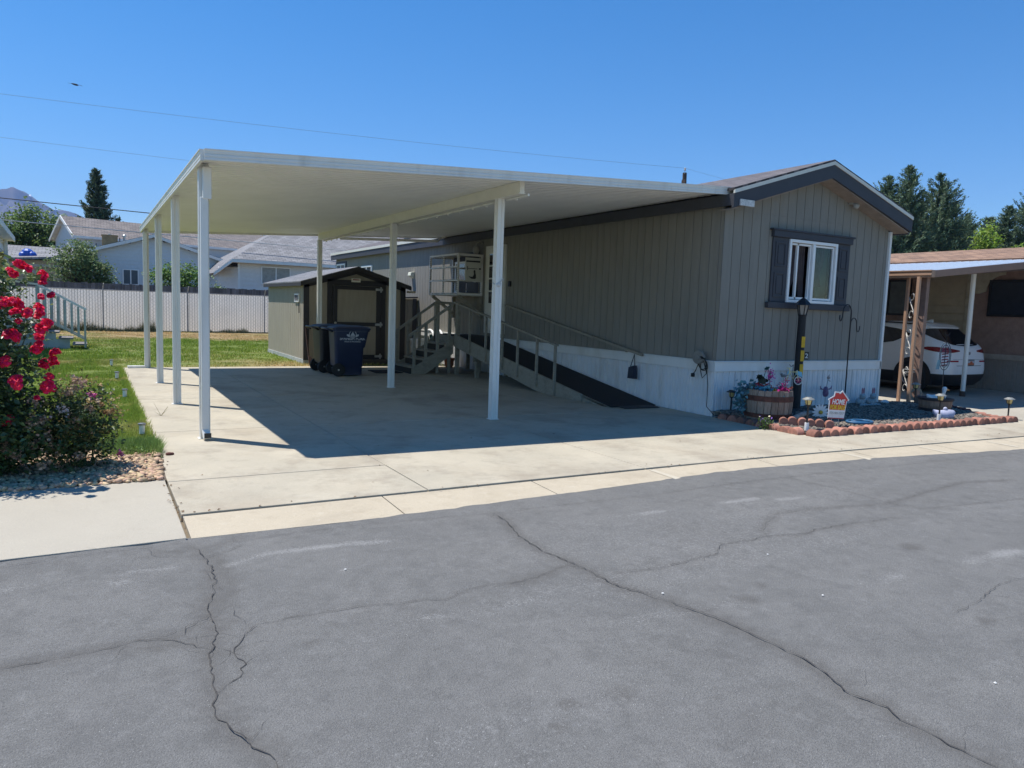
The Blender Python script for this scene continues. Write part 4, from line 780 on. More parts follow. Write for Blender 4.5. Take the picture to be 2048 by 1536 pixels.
for (a, c, d, e) in ((5.51, 5.63, .12, 2.05), (6.69, 6.81, .12, 2.05), (5.63, 6.69, 1.95, 2.05), (5.63, 6.69, 1.0, 1.1), (5.63, 6.69, .12, .24)): b.box(a, SY - .04, d, c, SY - .02, e)
b.build('door_trim', DTR, d2)
for z in (1.98, 1.05, .2):
    b = MB(); b.box(6.66, SY - .055, z - .03, 6.86, SY - .041, z + .03); b.box(6.79, SY - .058, z - .07, 6.83, SY - .041, z + .07)
    b.build('hinge', M('galvanised', (.5, .5, .48), .4, metal=.6), d2)
b = MB(); b.sphere((5.57, SY - .08, 1.08), .035); b.tube([(5.57, SY - .04, 1.08), (5.57, SY - .08, 1.08)], .015); b.build('knob', M('galvanised', (.5, .5, .48)), d2, smooth=True)
b = MB(); b.box(6.0, SY - .045, 2.15, 6.24, SY - .03, 2.25); pl = b.build('nameplate', M('plate_white', (.7, .68, .6), .5), sh)
b = MB(); b.box(6.03, SY - .049, 2.2, 6.21, SY - .045, 2.225); b.build('lettering', M('red_ink', (.3, .05, .04), .6), pl)
b = MB(); b.box(SX0 - .03, 19.6, 1.58, SX0 - .002, 20.05, 1.8); sw = b.build('window', VINYL, sh)
b = MB(); b.box(SX0 - .036, 19.65, 1.62, SX0 - .03, 19.81, 1.76); b.box(SX0 - .036, 19.84, 1.62, SX0 - .03, 20.0, 1.76); b.build('pane', GLASS, sw)
b = MB(); b.box(SX1 + .1, SY - .1, 1.93, SX1 + .28, SY + .1, 1.985); b.build('gutter_end', M('bare_wood', (.42, .38, .3), .8), sh)
b = MB(); b.tube([(SX0 - .04, 19.5, 1.56), (SX0 - .035, 19.5, 1.3)], .012, 5); b.build('cable', BLACK, sh)
b = MB(); b.box(5.55, 18.7, .0, 6.95, 19.05, .13); single(b.build('door_step', M('step_wood', (.075, .065, .055), .85, scale=8, stretch=(1, 8, 8)), bevel=.01), 'low dark wooden step in front of the shed door', 'step')
b = MB(); b.beam((4.86, 18.85, .02), (4.80, 19.05, .95), .03, .03); b.extr([(4.82, 18.78, 0), (4.92, 18.76, 0), (4.9, 18.83, .22), (4.84, 18.85, .22)], (.0, .03, 0)); single(b.build('garden_tool', M('rusty_tool', (.10, .045, .03), .8, scale=12, col2=(.02, .02, .02))), 'dark rusty garden tool leaning against the shed corner behind the bins', 'garden tool')

# ------------------------------------------------------------------ wheeled bins
def make_bin(name, label, col, loc, rz, logo):
    m = M('bin_' + name, col, .42, var=.06, scale=4, bump=.12, bscale=120)
    t = thing('wheeled_bin', label, 'bin', loc, rz, local=True)      # local: +x is the lid front, -x the wheels
    b = MB(); n = 7
    def ring(hx0, hx1, hy, z, r):
        P = []
        for cx, cy, a0 in ((hx1 - r, hy - r, 0), (hx0 + r, hy - r, 90), (hx0 + r, -hy + r, 180), (hx1 - r, -hy + r, 270)):
            for k in range(n): a = R(a0 + 90 * k / (n - 1)); P.append((cx + r * math.cos(a), cy + r * math.sin(a), z))
        return P
    lv = [(-.26, .27, .25, .03, .06), (-.27, .275, .255, .2, .07), (-.33, .285, .265, .22, .07), (-.35, .30, .285, .62, .08), (-.35, .33, .29, .64, .08), (-.37, .40, .315, .98, .08), (-.39, .42, .335, .985, .08), (-.39, .42, .335, 1.02, .08)]
    N = 4 * n; vs = [];
    for a in lv: vs += ring(*a)
    fs = [[i * N + k, i * N + (k + 1) % N, (i + 1) * N + (k + 1) % N, (i + 1) * N + k] for i in range(len(lv) - 1) for k in range(N)]
    fs.append(list(range(N))[::-1]); b.add(vs, fs); autosmooth(b.build('body', m, t), 30)
    b = MB(); vs = ring(-.40, .44, .35, 1.022, .09) + ring(-.41, .45, .355, 1.05, .09) + ring(-.36, .40, .30, 1.085, .09) + ring(-.2, .25, .18, 1.105, .08)
    fs = [[i * N + k, i * N + (k + 1) % N, (i + 1) * N + (k + 1) % N, (i + 1) * N + k] for i in range(3) for k in range(N)] + [[3 * N + k for k in range(N)]]; b.add(vs, fs)
    b.box(.40, -.12, 1.0, .47, .12, 1.045); autosmooth(b.build('lid', m, t), 35)
    b = MB(); b.tube([(-.4, -.29, .98), (-.5, -.29, 1.03), (-.53, -.2, 1.04), (-.53, .2, 1.04), (-.5, .29, 1.03), (-.4, .29, .98)], .022, 8); b.build('handle', m, t, smooth=True)
    for s in (-1, 1):
        b = MB(); b.lathe([(.05, -.028), (.13, -.028), (.145, -.015), (.145, .015), (.13, .028), (.05, .028)], (-.27, s * .29, .146), 24, ax=(0, 1, 0)); wo = b.build('wheel', M('bin_tyre', (.012, .012, .012), .7), t)
        b = MB(); b.lathe([(.02, -.033), (.018, .033)], (-.27, s * .29, .146), 12, ax=(0, 1, 0)); b.build('hub_cap', M('galvanised', (.5, .5, .48)), wo)
    b = MB(); b.tube([(-.27, -.26, .146), (-.27, .26, .146)], .014); b.build('axle', BLACK, t)
    if logo:
        INK = M('bin_print', (.50, .52, .56), .7, var=.1, scale=60)
        rot = (R(90 - 4.5), 0, 0); zc = .80; yc = lambda z: -.292 - (z - .64) * .0676 - .004
        text('lettering', 'SPANISH FORK', .098, INK, t, (.03, yc(zc), zc), rot, .0015, sx=.86, bold=.002); text('lettering', 'PRIDE & PROGRESS', .042, INK, t, (.03, yc(zc - .05), zc - .05), rot, .0015, bold=.0005)
        b = MB(); y = lambda z: yc(z) - .001
        def pg(pts): b.extr([(.03 + x, y(zc + .09 + z), zc + .09 + z) for x, z in pts], (0, -.002, 0))
        for k in range(14):          # open ring with a peak inside and two wing scrolls
            a0, a1 = R(-20 + k * 220 / 14), R(-20 + (k + 1) * 220 / 14); pg([(.07 * math.cos(a0), .035 + .07 * math.sin(a0)), (.082 * math.cos(a0), .035 + .082 * math.sin(a0)), (.082 * math.cos(a1), .035 + .082 * math.sin(a1)), (.07 * math.cos(a1), .035 + .07 * math.sin(a1))])
        pg([(-.055, 0), (.055, 0), (.022, .055), (.008, .075), (0, .098), (-.008, .075), (-.022, .055)]); pg([(-.13, .0), (-.07, -.03), (-.06, .0), (-.09, .03), (-.13, .035)]); pg([(.13, .0), (.07, -.03), (.06, .0), (.09, .03), (.13, .035)][::-1])
        pg([(-.05, -.035), (.05, -.035), (.055, -.012), (-.055, -.012)])
        b.build('emblem', INK, t)
    return t
make_bin('navy', 'navy blue wheeled bin with white city lettering, nearer of two beside the shed', (.012, .022, .062), (4.98, 16.06, 0), R(-3), True)
make_bin('charcoal', 'dark charcoal wheeled bin standing half hidden behind the navy blue bin', (.022, .021, .024), (4.88, 16.98, 0), R(3), False)

# ------------------------------------------------------------------ things behind the steps
b = MB(); b.extr([(7.95, 21.0, 0), (8.6, 21.0, 0), (8.6, 21.0, 1.84), (7.95, 21.0, 1.78)], (0, 1.2, 0)); b2 = b
cl = thing('utility_closet', 'narrow tan lean-to closet standing against the home behind the shed', 'closet', (8.3, 21, 0))
b = MB(); b.ribbed((7.72, 21.0), (8.62, 21.0), (0, -1), 0, 1.78, .2, G2); b.quad((7.72, 22.2, 0), (7.72, 21, 0), (7.72, 21, 1.78), (7.72, 22.2, 1.78)); b.build('wall', GREY, cl)
b = MB(); b.extr([(7.66, 20.94, 1.77), (8.64, 20.94, 1.82), (8.64, 22.25, 1.82), (7.66, 22.25, 1.77)], (0, 0, .04)); b.build('roof', SLATE, cl)
b = MB(); b.box(7.7, 20.98, 0, 7.76, 20.995, 1.76); b.box(8.5, 20.975, 0, 8.62, 20.995, 1.8); b.build('corner_trim', SLATE, cl)
hr = thing('hose_reel', 'white round hose reel in the sun behind the porch steps', 'hose reel', (8.2, 18.6, 0))
b = MB(); 
for x in (8.05, 8.3):
    b.tube([(x, 18.6 + .33 * math.cos(t), .62 + .33 * math.sin(t)) for t in np.linspace(0, 2 * PI, 28)[:-1]], .035, 8, closed=True)
    for k in range(5): a = k * 2 * PI / 5; b.tube([(x, 18.6, .62), (x, 18.6 + .33 * math.cos(a), .62 + .33 * math.sin(a))], .014, 6)
b.build('wheel', VINYL, hr, smooth=True)
b = MB(); b.tube([(8.05, 18.6, .62), (8.3, 18.6, .62)], .03); b.beam((8.03, 18.6, .62), (8.03, 18.4, 0), .03, .03); b.beam((8.03, 18.6, .62), (8.03, 18.8, 0), .03, .03); b.beam((8.32, 18.6, .62), (8.32, 18.4, 0), .03, .03); b.beam((8.32, 18.6, .62), (8.32, 18.8, 0), .03, .03); b.build('stand', VINYL, hr)
b = MB(); 
for k in range(6): b.tube([(8.09 + k * .035, 18.6 + .2 * math.cos(t), .62 + .2 * math.sin(t)) for t in np.linspace(0, 2 * PI, 22)[:-1]], .018, 6, closed=True)
b.build('hose', M('green_hose', (.02, .1, .05), .5), hr, smooth=True)
b = MB(); b.box(7.75, 18.9, .0, 8.05, 19.3, .62); b.box(7.73, 18.88, .62, 8.07, 19.32, .68); single(b.build('storage_box', M('white_plastic', (.75, .77, .78), .45), bevel=.02), 'white plastic box with lid standing beyond the porch steps', 'box')
for k, (x, y) in enumerate(((7.75, 17.65), (8.25, 17.75))):
    b = MB(); b.lathe([(.09, 0), (.14, .2), (.16, .2), (.16, .25), (.135, .25), (.12, .05)], (x, y, 0), 20)
    single(b.build('flower_pot', M('terracotta', (.42, .17, .1), .85), smooth=False), ('terracotta pot under the landing, nearer the steps', 'terracotta pot under the landing, nearer the home wall')[k], 'pot', 'terracotta pots under the landing')
# ------------------------------------------------------------------ scalloped edging bricks
BRK = M('edging_brick', (.37, .165, .118), .9, var=.15, scale=14, bump=.5, bscale=70, rnd=.38, dirt=((.16, .11, .09), 7, (1, 1, 1), .7))
BRD = M('edging_brick_dark', (.13, .045, .04), .9, var=.15, scale=14, bump=.4, rnd=.2)
def scallop(w, h, dep, mat):
    b = MB(); P = [(-w / 2, 0, 0), (w / 2, 0, 0)] + [(w / 2 * math.cos(a), 0, h - w * .46 + w * .46 * math.sin(a)) for a in np.linspace(0, PI, 13)]
    b.extr([(x, -dep / 2, z) for x, _, z in P], (0, dep, 0)); o = b.build('edging_brick', mat, bevel=.008); autosmooth(o, 40); return o
def edging(p, q, w, h, dep, mat, label, group, z=0):
    p = Vector(p); q = Vector(q); L_ = (q - p).length; n = int(round(L_ / w)); a = math.atan2(q.y - p.y, q.x - p.x); src = None
    for k in range(n):
        if src is None: o = src = scallop(L_ / n * .97, h, dep, mat)
        else: o = src.copy(); COL.objects.link(o)
        c = p + (q - p) * (k + .5) / n
        o.location = (c.x, c.y + random.uniform(-.01, .01), z - .012 + random.uniform(-.014, .008)); o.rotation_euler = (random.uniform(-.06, .06), random.uniform(-.09, .09), a + random.uniform(-.08, .08)); props(o, label, 'edging brick', group)
edging((8.56, 6.66), (13.62, 6.56), .168, .115, .15, BRK, 'terracotta scalloped edging brick in the long front row of the gravel bed', 'scalloped bricks of the front row')
edging((8.64, 8.4), (8.55, 6.78), .2, .10, .13, BRK, 'worn terracotta edging brick in the row beside the drive at the gravel bed', 'edging bricks beside the drive')
edging((8.76, 7.36), (9.30, 6.85), .13, .155, .09, BRK, 'taller scalloped brick of the short inner row behind the corner path light', 'taller scalloped bricks of the inner row', z=.03)
edging((14.2, 8.2), (13.72, 7.36), .14, .11, .12, BRD, 'dark maroon scalloped brick in the row beside the side path', 'dark maroon scalloped bricks')
edging((13.7, 7.3), (13.36, 6.7), .16, .10, .14, BRK, 'salmon scalloped brick between the maroon bricks and the bed corner', 'salmon scalloped bricks')

# ------------------------------------------------------------------ garden path lights
AMB = M('amber_glass', (.62, .50, .20), .25, var=.1, scale=30)
def path_light(loc, h, label, pipe=0, cap=None, group='solar stake lights in the gravel bed'):
    t = thing('path_light', label, 'garden light', loc, 0, group, local=True)
    if pipe:
        b = MB(); b.lathe([(.03, 0), (.03, pipe)], (0, 0, 0), 14); b.build('sleeve', VINYL, t, smooth=False)
    b = MB(); b.tube([(0, 0, 0 if not pipe else pipe - .02), (0, 0, h - .13)], .013, 8); b.lathe([(.012, 0), (.03, .02), (.036, .03)], (0, 0, h - .135), 12); b.build('stake', BLACK, t)
    b = MB(); b.lathe([(.034, 0), (.048, .07), (.045, .075)], (0, 0, h - .105), 8); b.build('lantern', AMB, t)
    b = MB()
    for k in range(4): a = k * PI / 2 + .3; b.tube([(.037 * math.cos(a), .037 * math.sin(a), h - .105), (.052 * math.cos(a), .052 * math.sin(a), h - .03)], .005, 5)
    b.build('cage', BLACK, t)
    b = MB(); b.lathe([(.085, 0), (.08, .012), (.05, .026), (.045, .034), (.001, .036)], (0, 0, h - .036), 18); b.build('cap', cap or BLACK, t)
    return t
CAPG = M('worn_cap', (.33, .33, .30), .5, metal=.4, var=.15, scale=20)
path_light((8.93, 8.47, .02), .41, 'black stake light with black cap by the barrel at the home corner')
path_light((8.70, 6.83, 0), .52, 'stake light in a white pipe sleeve at the bed corner before the sign', .16, CAPG)
path_light((11.83, 6.80, .02), .47, 'stake light in a white pipe sleeve before the duck planter', .14, CAPG)
path_light((13.79, 6.74, 0), .38, 'short stake light alone at the far end of the front brick row', 0, CAPG)
path_light((13.82, 8.44, 0), .46, 'stake light standing in front of the brown scroll post', 0, CAPG)
def grass_light(loc, label, dead=0):
    t = thing('lawn_light', label, 'garden light', loc, 0, 'small lawn lights along the drive', local=True)
    b = MB(); b.lathe([(.03, .0), (.03, .1)], (0, 0, .03), 14); b.build('lens', M('frosted_lens', (.68, .70, .68), .35), t)
    b = MB(); b.lathe([(.012, -.03), (.012, .03)], (0, 0, .0), 8); b.build('spike', BLACK, t)
    b = MB(); b.lathe([(.042, 0), (.042, .018), (.03, .022), (.001, .023)], (0, 0, .13), 16); b.build('cap', M('steel_cap', (.25, .25, .25), .35, metal=.7), t)
for k, (x, y) in enumerate(((.50, 9.28), (.46, 12.8), (.44, 15.75), (.42, 18.7))):
    grass_light((x, y, .01), 'small capped lawn light at the edge of the drive, ' + ('nearest the rose bushes', 'second from the rose bushes', 'third from the rose bushes', 'farthest from the rose bushes')[k])

# ------------------------------------------------------------------ lamp post, hook, planter and ornaments
lp = thing('lamp_post', 'black garden lamp post with lantern and yellow reflectors before the front window', 'lamp post', (10.33, 8.36, .05))
b = MB(); b.lathe([(.075, 0), (.068, .9), (.062, 1.60), (.075, 1.62)], (10.33, 8.36, .05), 14); b.build('post', M('tarred_post', (.016, .015, .016), .7, var=.2, scale=14, bump=.6, bscale=30), lp)
b = MB(); b.lathe([(.05, 1.62), (.085, 1.80)], (10.33, 8.36, .03), 6); b.build('lantern', M('frosted_lantern', (.30, .28, .25), .3), lp)
b = MB()
for k in range(6): a = k * PI / 3; b.tube([(10.33 + .055 * math.cos(a), 8.36 + .055 * math.sin(a), 1.64), (10.33 + .092 * math.cos(a), 8.36 + .092 * math.sin(a), 1.84)], .009, 5)
b.lathe([(.135, 0), (.125, .02), (.075, .075), (.06, .085), (.05, .10), (.012, .125), (.001, .13)], (10.33, 8.36, 1.83), 6); b.build('lantern_frame', BLACK, lp)
n = Vector((-.62, -.78, 0)); tx = Vector((.78, -.62, 0)); c0 = Vector((10.33, 8.36, 0)) + n * .078 + tx * .03
b = MB()
for z0, z1 in ((1.13, 1.31), (.90, 1.08), (.68, .85)):
    p = c0 - tx * .028; q = c0 + tx * .028; b.extr([(p.x, p.y, z0), (q.x, q.y, z0), (q.x, q.y, z1), (p.x, p.y, z1)], n * .005)
b.build('reflector', M('yellow_tape', (.72, .42, .01), .45), lp)
b = MB(); p = c0 + tx * .032; q = c0 + tx * .10; b.extr([(p.x, p.y, .93), (q.x, q.y, .93), (q.x, q.y, 1.06), (p.x, p.y, 1.06)], n * .006); npl = b.build('number_plate', BLACK, lp)
a = math.atan2(tx.y, tx.x); mid = c0 + tx * .066 + n * .008
text('numeral', '2', .11, VINYL, npl, (mid.x, mid.y, .957), (R(90), 0, a), .001)
sk = thing('shepherd_hook', 'black double shepherd hook standing empty in the gravel', 'plant hook', (11.68, 8.42, .06))
b = MB()
HB = (11.68, 8.42)
ht = Vector((1, 0, 0))
def hp(u, z): return (HB[0] + ht.x * u, HB[1] + ht.y * u, z)
b.tube([hp(0, .05), hp(0, 1.0), hp(0, 1.68)] + [hp(-.115 + .115 * math.cos(t), 1.72 + .16 * math.sin(t)) for t in np.linspace(0, PI * .93, 14)] + [hp(-.235, 1.67), hp(-.255, 1.60), hp(-.285, 1.59), hp(-.305, 1.63), hp(-.305, 1.69)], .011, 7)
b.tube([hp(0, 1.33), hp(0, 1.46)] + [hp(.085 - .085 * math.cos(t), 1.53 + .12 * math.sin(t)) for t in np.linspace(0, PI * .93, 12)] + [hp(.18, 1.46), hp(.20, 1.41), hp(.235, 1.41), hp(.26, 1.46), hp(.26, 1.51)], .009, 7)
b.build('hook', BLACK, sk, smooth=True)
# barrel planter
PB = Vector((8.98, 7.75, .02)); pbt = thing('barrel_planter', 'weathered half barrel planter with rusty hoops at the home corner', 'planter', PB)
PB = Vector((8.98, 7.78, .0))
def br(z): return .305 + .055 * math.sin(PI * (z + .05) / .8)
b = MB(); N = 22
for k in range(N):
    a0, a1 = 2 * PI * k / N + .012, 2 * PI * (k + 1) / N - .012; vs = []; zs = [.085, .19, .3, .42, .52 + random.uniform(-.006, .006)]
    for z in zs:
        for a in (a0, a1):
            for rr in (br(z) - .025, br(z)): vs.append((PB.x + rr * math.cos(a), PB.y + rr * math.sin(a), z))
    fs = []
    for i in range(4):
        o = i * 4; fs += [(o + 1, o + 3, o + 7, o + 5), (o, o + 4, o + 6, o + 2), (o, o + 1, o + 5, o + 4), (o + 2, o + 6, o + 7, o + 3)]
    fs += [(16, 17, 19, 18), (0, 2, 3, 1)]; b.add(vs, fs)
b.build('staves', M('barrel_wood', (.33, .275, .22), .9, scale=10, stretch=(6, 6, .7), col2=(.16, .12, .095), island=.25, bump=.6, bscale=40), pbt)
for z0, z1 in ((.11, .175), (.36, .44)):
    b = MB(); b.lathe([(br(z0) - .01, z0), (br(z0) + .006, z0), (br(z1) + .006, z1), (br(z1) - .01, z1)], PB, 44); b.build('hoop', M('rusty_hoop', (.10, .035, .022), .7, var=.3, scale=12), pbt, smooth=False)
b = MB(); b.lathe([(.30, .45), (.001, .47)], PB, 24); b.build('soil', M('potting_soil', (.04, .03, .022), .95), pbt)
for k, (dx, dy) in enumerate(((-.17, -.2), (.12, -.24))):
    b = MB(); b.box(PB.x + dx - .11, PB.y + dy - .05, 0, PB.x + dx + .11, PB.y + dy + .08, .085); single(b.build('paver_block', M('paver_tan', (.42, .34, .25), .9, scale=8, bump=.3), bevel=.008), 'tan paver block under the barrel planter, ' + ('nearer the drive', 'nearer the lamp post')[k], 'block', 'paver blocks under the barrel')
# artificial flowers in the barrel
fl = thing('flower_arrangement', 'artificial blue leaves and magenta and red flowers filling the barrel', 'flowers', (PB.x, PB.y, .47))
def leafball(name, c, r, n, size, mat, par, asp=.7, sq=.6):
    p = rng.normal(size=(n, 3)); p /= np.linalg.norm(p, axis=1)[:, None]; p *= r * rng.uniform(.4, 1, (n, 1)) ** .5; p[:, 2] *= sq
    return leaves(name, p + np.array(c), size, mat, par, aspect=asp, up=.5)
BLUE1 = M('silk_leaf_blue', (.10, .26, .32), .6, island=.5, hueisl=.02, transl=.2); BLUE2 = M('silk_leaf_light', (.12, .38, .50), .55, island=.35, transl=.2); DKG = M('silk_leaf_dark', (.02, .04, .03), .6, island=.3)
MAG = M('silk_magenta', (.42, .03, .20), .6, island=.35, transl=.2); RED = M('silk_red', (.50, .03, .035), .6, island=.35, transl=.2); ORG = M('silk_orange', (.55, .12, .04), .6, island=.3); YEL = M('silk_yellow', (.75, .50, .03), .6, island=.2)
x, y = PB.x, PB.y
rt = np.array((.76, -.65)); tw = np.array((-.65, -.76))
def fp(u, d, z): return (x + rt[0] * u + tw[0] * d, y + rt[1] * u + tw[1] * d, z)
def fcloud(n, u, su, d, sd, z, sz_): 
    U_ = rng.normal(u, su, n); D_ = rng.normal(d, sd, n); return np.stack([x + rt[0] * U_ + tw[0] * D_, y + rt[1] * U_ + tw[1] * D_, rng.normal(z, sz_, n)], 1)
leaves('trailing_leaves', np.concatenate([fcloud(70, -.36, .06, .12, .06, .50, .05), fcloud(60, -.42, .05, .12, .05, .36, .07), fcloud(24, -.40, .03, .12, .04, .22, .04), fcloud(45, -.22, .07, .12, .06, .54, .04)]), .078, BLUE1, fl, aspect=.75, up=.2)
leaves('blue_leaves', np.concatenate([fcloud(40, -.10, .06, .22, .04, .52, .03), fcloud(30, .0, .05, .26, .03, .48, .05)]), .07, BLUE2, fl, aspect=.75, up=.3)
leaves('red_flower', np.concatenate([fcloud(50, -.19, .06, .1, .05, .57, .025), fcloud(20, -.05, .03, .12, .04, .56, .02)]), .055, RED, fl, aspect=.7, up=.3)
leaves('orange_flower', fcloud(24, -.07, .03, .1, .03, .56, .02), .045, ORG, fl, aspect=.7); leaves('yellow_flower', fcloud(26, .04, .018, .28, .02, .52, .02), .035, YEL, fl, aspect=.8)
leaves('magenta_flower', fcloud(60, .15, .05, .2, .05, .54, .02), .055, MAG, fl, aspect=.6); leaves('magenta_flower', fcloud(36, .17, .04, .12, .04, .61, .03), .05, MAG, fl, aspect=.3, up=.9)
leaves('orange_flower', fcloud(26, .27, .03, .12, .04, .55, .012), .04, ORG, fl, aspect=.6); leaves('orchid_spike', fcloud(70, .0, .028, .05, .028, .74, .06), .04, M('silk_pink', (.50, .07, .34), .6, island=.3), fl, aspect=.6, up=.0)
leaves('dark_leaves', np.concatenate([fcloud(10, -.09, .025, .08, .02, .655, .02), fcloud(9, -.16, .02, .08, .02, .69, .02)]), .10, DKG, fl, aspect=.85, up=.1)
b = MB(); b.tube([fp(0, .05, .45), fp(0, .05, .8)], .005, 5); b.tube([fp(-.12, .08, .45), fp(-.1, .08, .7), fp(-.06, .06, .82)], .005, 5); b.build('stem', M('silk_stem', (.05, .10, .05), .7), fl)
leaves('teal_leaf', fcloud(5, -.05, .012, .06, .01, .83, .008), .09, M('silk_teal', (.03, .13, .14), .6), fl, aspect=.6, up=1.5)
# live viola at the edging
vi = thing('viola_plant', 'small live viola with purple flowers growing at the drive edging', 'plant', (8.47, 7.36, 0))
p = np.stack([8.47 + rng.normal(0, .06, 150), 7.36 + rng.normal(0, .05, 150), rng.uniform(.0, .16, 150)], 1); leaves('foliage', p, .04, M('viola_leaf', (.12, .2, .05), .6, island=.4, transl=.3), vi, up=.4)
p = np.stack([8.47 + rng.normal(0, .055, 18), 7.35 + rng.normal(0, .05, 18), rng.uniform(.12, .19, 18)], 1); leaves('flowers', p[:9], .035, M('viola_purple', (.18, .08, .36), .6), vi, aspect=.9); leaves('flowers', p[9:], .03, M('viola_white', (.75, .7, .45), .6), vi, aspect=.9)
# ornaments on stakes
bk = thing('bicycle_ornament', 'small painted metal bicycle on a stake beside the lamp post', 'garden ornament', (9.93, 8.14, .05))
ox, oy = 9.93, 8.14; ut = Vector((.85, -.5, 0))
def op(u, z): return (ox + ut.x * u, oy + ut.y * u, z)
b = MB(); b.tube([op(0, .04), op(0, .78), op(0, .86)] + [op(-.03 + .03 * math.cos(t), .86 + .03 * math.sin(t) * -1) for t in np.linspace(0, PI, 6)], .006, 6); b.build('stake', BLACK, bk)
for u in (-.095, .1):
    b = MB(); b.tube([op(u + .062 * math.cos(t), .60 + .062 * math.sin(t)) for t in np.linspace(0, 2 * PI, 20)[:-1]], .009, 6, closed=True); wo = b.build('wheel', M('painted_tyre', (.75, .72, .66), .5), bk)
    b = MB()
    for k in range(6): a = k * PI / 3; b.tube([op(u, .6), op(u + .058 * math.cos(a), .6 + .058 * math.sin(a))], .007, 4)
    b.build('spokes', M('painted_pink', (.72, .12, .22), .5), wo)
b = MB(); b.tube([op(-.095, .60), op(-.05, .74), op(-.06, .80)], .009, 6); b.tube([op(-.05, .73), op(.01, .62), op(.07, .74), op(.1, .6)], .009, 6); b.tube([op(-.055, .74), op(.065, .74)], .009, 6); b.tube([op(-.10, .80), op(-.03, .80)], .008, 6); b.tube([op(.07, .74), op(.075, .77)], .008, 6); b.build('frame', M('painted_cream', (.72, .62, .30), .5), bk)
b = MB(); b.extr([op(-.085, .66), op(-.055, .66), op(-.045, .745), op(-.08, .745)], (.015, .02, 0)); b.extr([op(.05, .70), op(.16, .66), op(.15, .74), op(.06, .765)], (.015, .02, 0)); b.build('basket', M('painted_sky_blue', (.18, .50, .66), .5), bk)
BX_, BY_ = 9.60, 8.04
bd = thing('bird_ornament', 'grey bird ornament on a thin stake beside the barrel planter', 'garden ornament', (BX_, BY_, .03))
b = MB(); b.tube([(BX_, BY_, .02), (BX_, BY_, .3), (BX_, BY_, .66)], .006, 6); b.build('stake', M('stake_grey', (.3, .3, .28), .6), bd)
b = MB(); b.sphere((BX_, BY_, .69), .035, 12, 8, .7, 1.7, .8); b.sphere((BX_ - .05, BY_, .715), .02); b.extr([(BX_ - .07, BY_, .72), (BX_ - .09, BY_, .735), (BX_ - .07, BY_, .71)], (0, .006, 0)); b.extr([(BX_ + .04, BY_, .68), (BX_ + .12, BY_ - .02, .70), (BX_ + .04, BY_, .705)], (0, .02, 0)); b.build('bird', M('grey_bird', (.17, .18, .18), .6), bd)
b = MB(); b.lathe([(.045, 0), (.055, .02), (.045, .08), (.04, .13), (.01, .14)], (BX_ + .06, BY_ - .03, .36), 12); b.tube([(BX_ + .06, BY_ - .03, .36), (BX_ + .06, BY_ - .03, .02)], .006, 5); single(b.build('glass_bottle_ornament', M('cobalt_glass', (.02, .08, .30), .2, coat=.3)), 'cobalt blue bottle ornament on a stake below the grey bird', 'garden ornament')
fr = thing('frog_ornament', 'purple frog ornament with spread arms on a stake against the skirting', 'garden ornament', (11.2, 8.35, .06))
fx, fy = 11.1, 8.38; PUR = M('purple_resin', (.20, .12, .22), .5, var=.2, scale=12)
b = MB(); b.lathe([(.02, 0), (.045, .02), (.05, .06), (.04, .13), (.028, .16), (.01, .17)], (fx, fy, .28), 12)
for s in (-1, 1):
    b.tube([(fx + s * .03, fy, .41), (fx + s * .09, fy, .40), (fx + s * .13, fy, .42)], .011, 6)
    for d in (-.03, 0, .03): b.tube([(fx + s * .13, fy, .42), (fx + s * .155, fy, .43 + d)], .006, 5)
b.sphere((fx - .02, fy, .30), .03); b.sphere((fx + .02, fy, .30), .03); b.build('frog', PUR, fr, smooth=True)
b = MB(); b.tube([(fx, fy, .04), (fx, fy, .3)], .005, 5); b.tube([(fx + .01, fy, .44), (fx + .04, fy, .58)], .006, 5); b.build('stake', M('stake_grey', (.3, .3, .28), .6), fr)
b = MB(); b.sphere((fx + .05, fy, .60), .028); b.extr([(fx + .03, fy, .56), (fx + .11, fy, .53), (fx + .10, fy, .555)], (0, .01, 0)); b.extr([(fx + .03, fy, .62), (fx + .08, fy, .66), (fx + .06, fy, .60)], (0, .01, 0)); b.build('flower', M('pale_petal', (.42, .36, .33), .6), fr)
da = thing('daisy_ornament', 'white metal daisy ornament lying on the gravel behind the sign', 'garden ornament', (10.1, 7.7, .07))
dx, dy, dz = 9.98, 7.60, .15
b = MB()
for k in range(14):
    a = 2 * PI * k / 14; P = []
    for rr, ww in ((.03, .01), (.10, .02), (.14, .004)):
        for s in (-1, 1): P.append((dx + (rr * math.cos(a) - s * ww * math.sin(a)) * .8, dy - (rr * math.cos(a) - s * ww * math.sin(a)) * .5, dz + rr * math.sin(a) + s * ww * math.cos(a)))
    b.add([P[0], P[2], P[4], P[5], P[3], P[1]], [(0, 1, 2, 3, 4, 5)])
b.build('petals', VINYL, da); b = MB(); b.sphere((dx, dy - .01, dz), .03); b.build('centre', M('daisy_yellow', (.6, .42, .05), .6), da); b = MB(); b.tube([(dx, dy, dz), (dx + .12, dy + .05, .09), (dx + .25, dy + .02, .08)], .014, 6); b.build('stem', M('stake_grey', (.3, .3, .28), .6), da)
b = MB(); P = [(8.95, 7.33, .10), (9.25, 7.47, .12), (9.55, 7.60, .13), (9.9, 7.76, .12), (10.1, 7.85, .11)]; b.tube(P, [.03, .04, .042, .038, .03], 10)
single(b.build('driftwood_log', M('bleached_wood', (.46, .41, .36), .9, scale=12, col2=(.2, .17, .14), bump=.8, bscale=30), smooth=True), 'bleached driftwood log lying across the gravel beneath the lamp post', 'log')
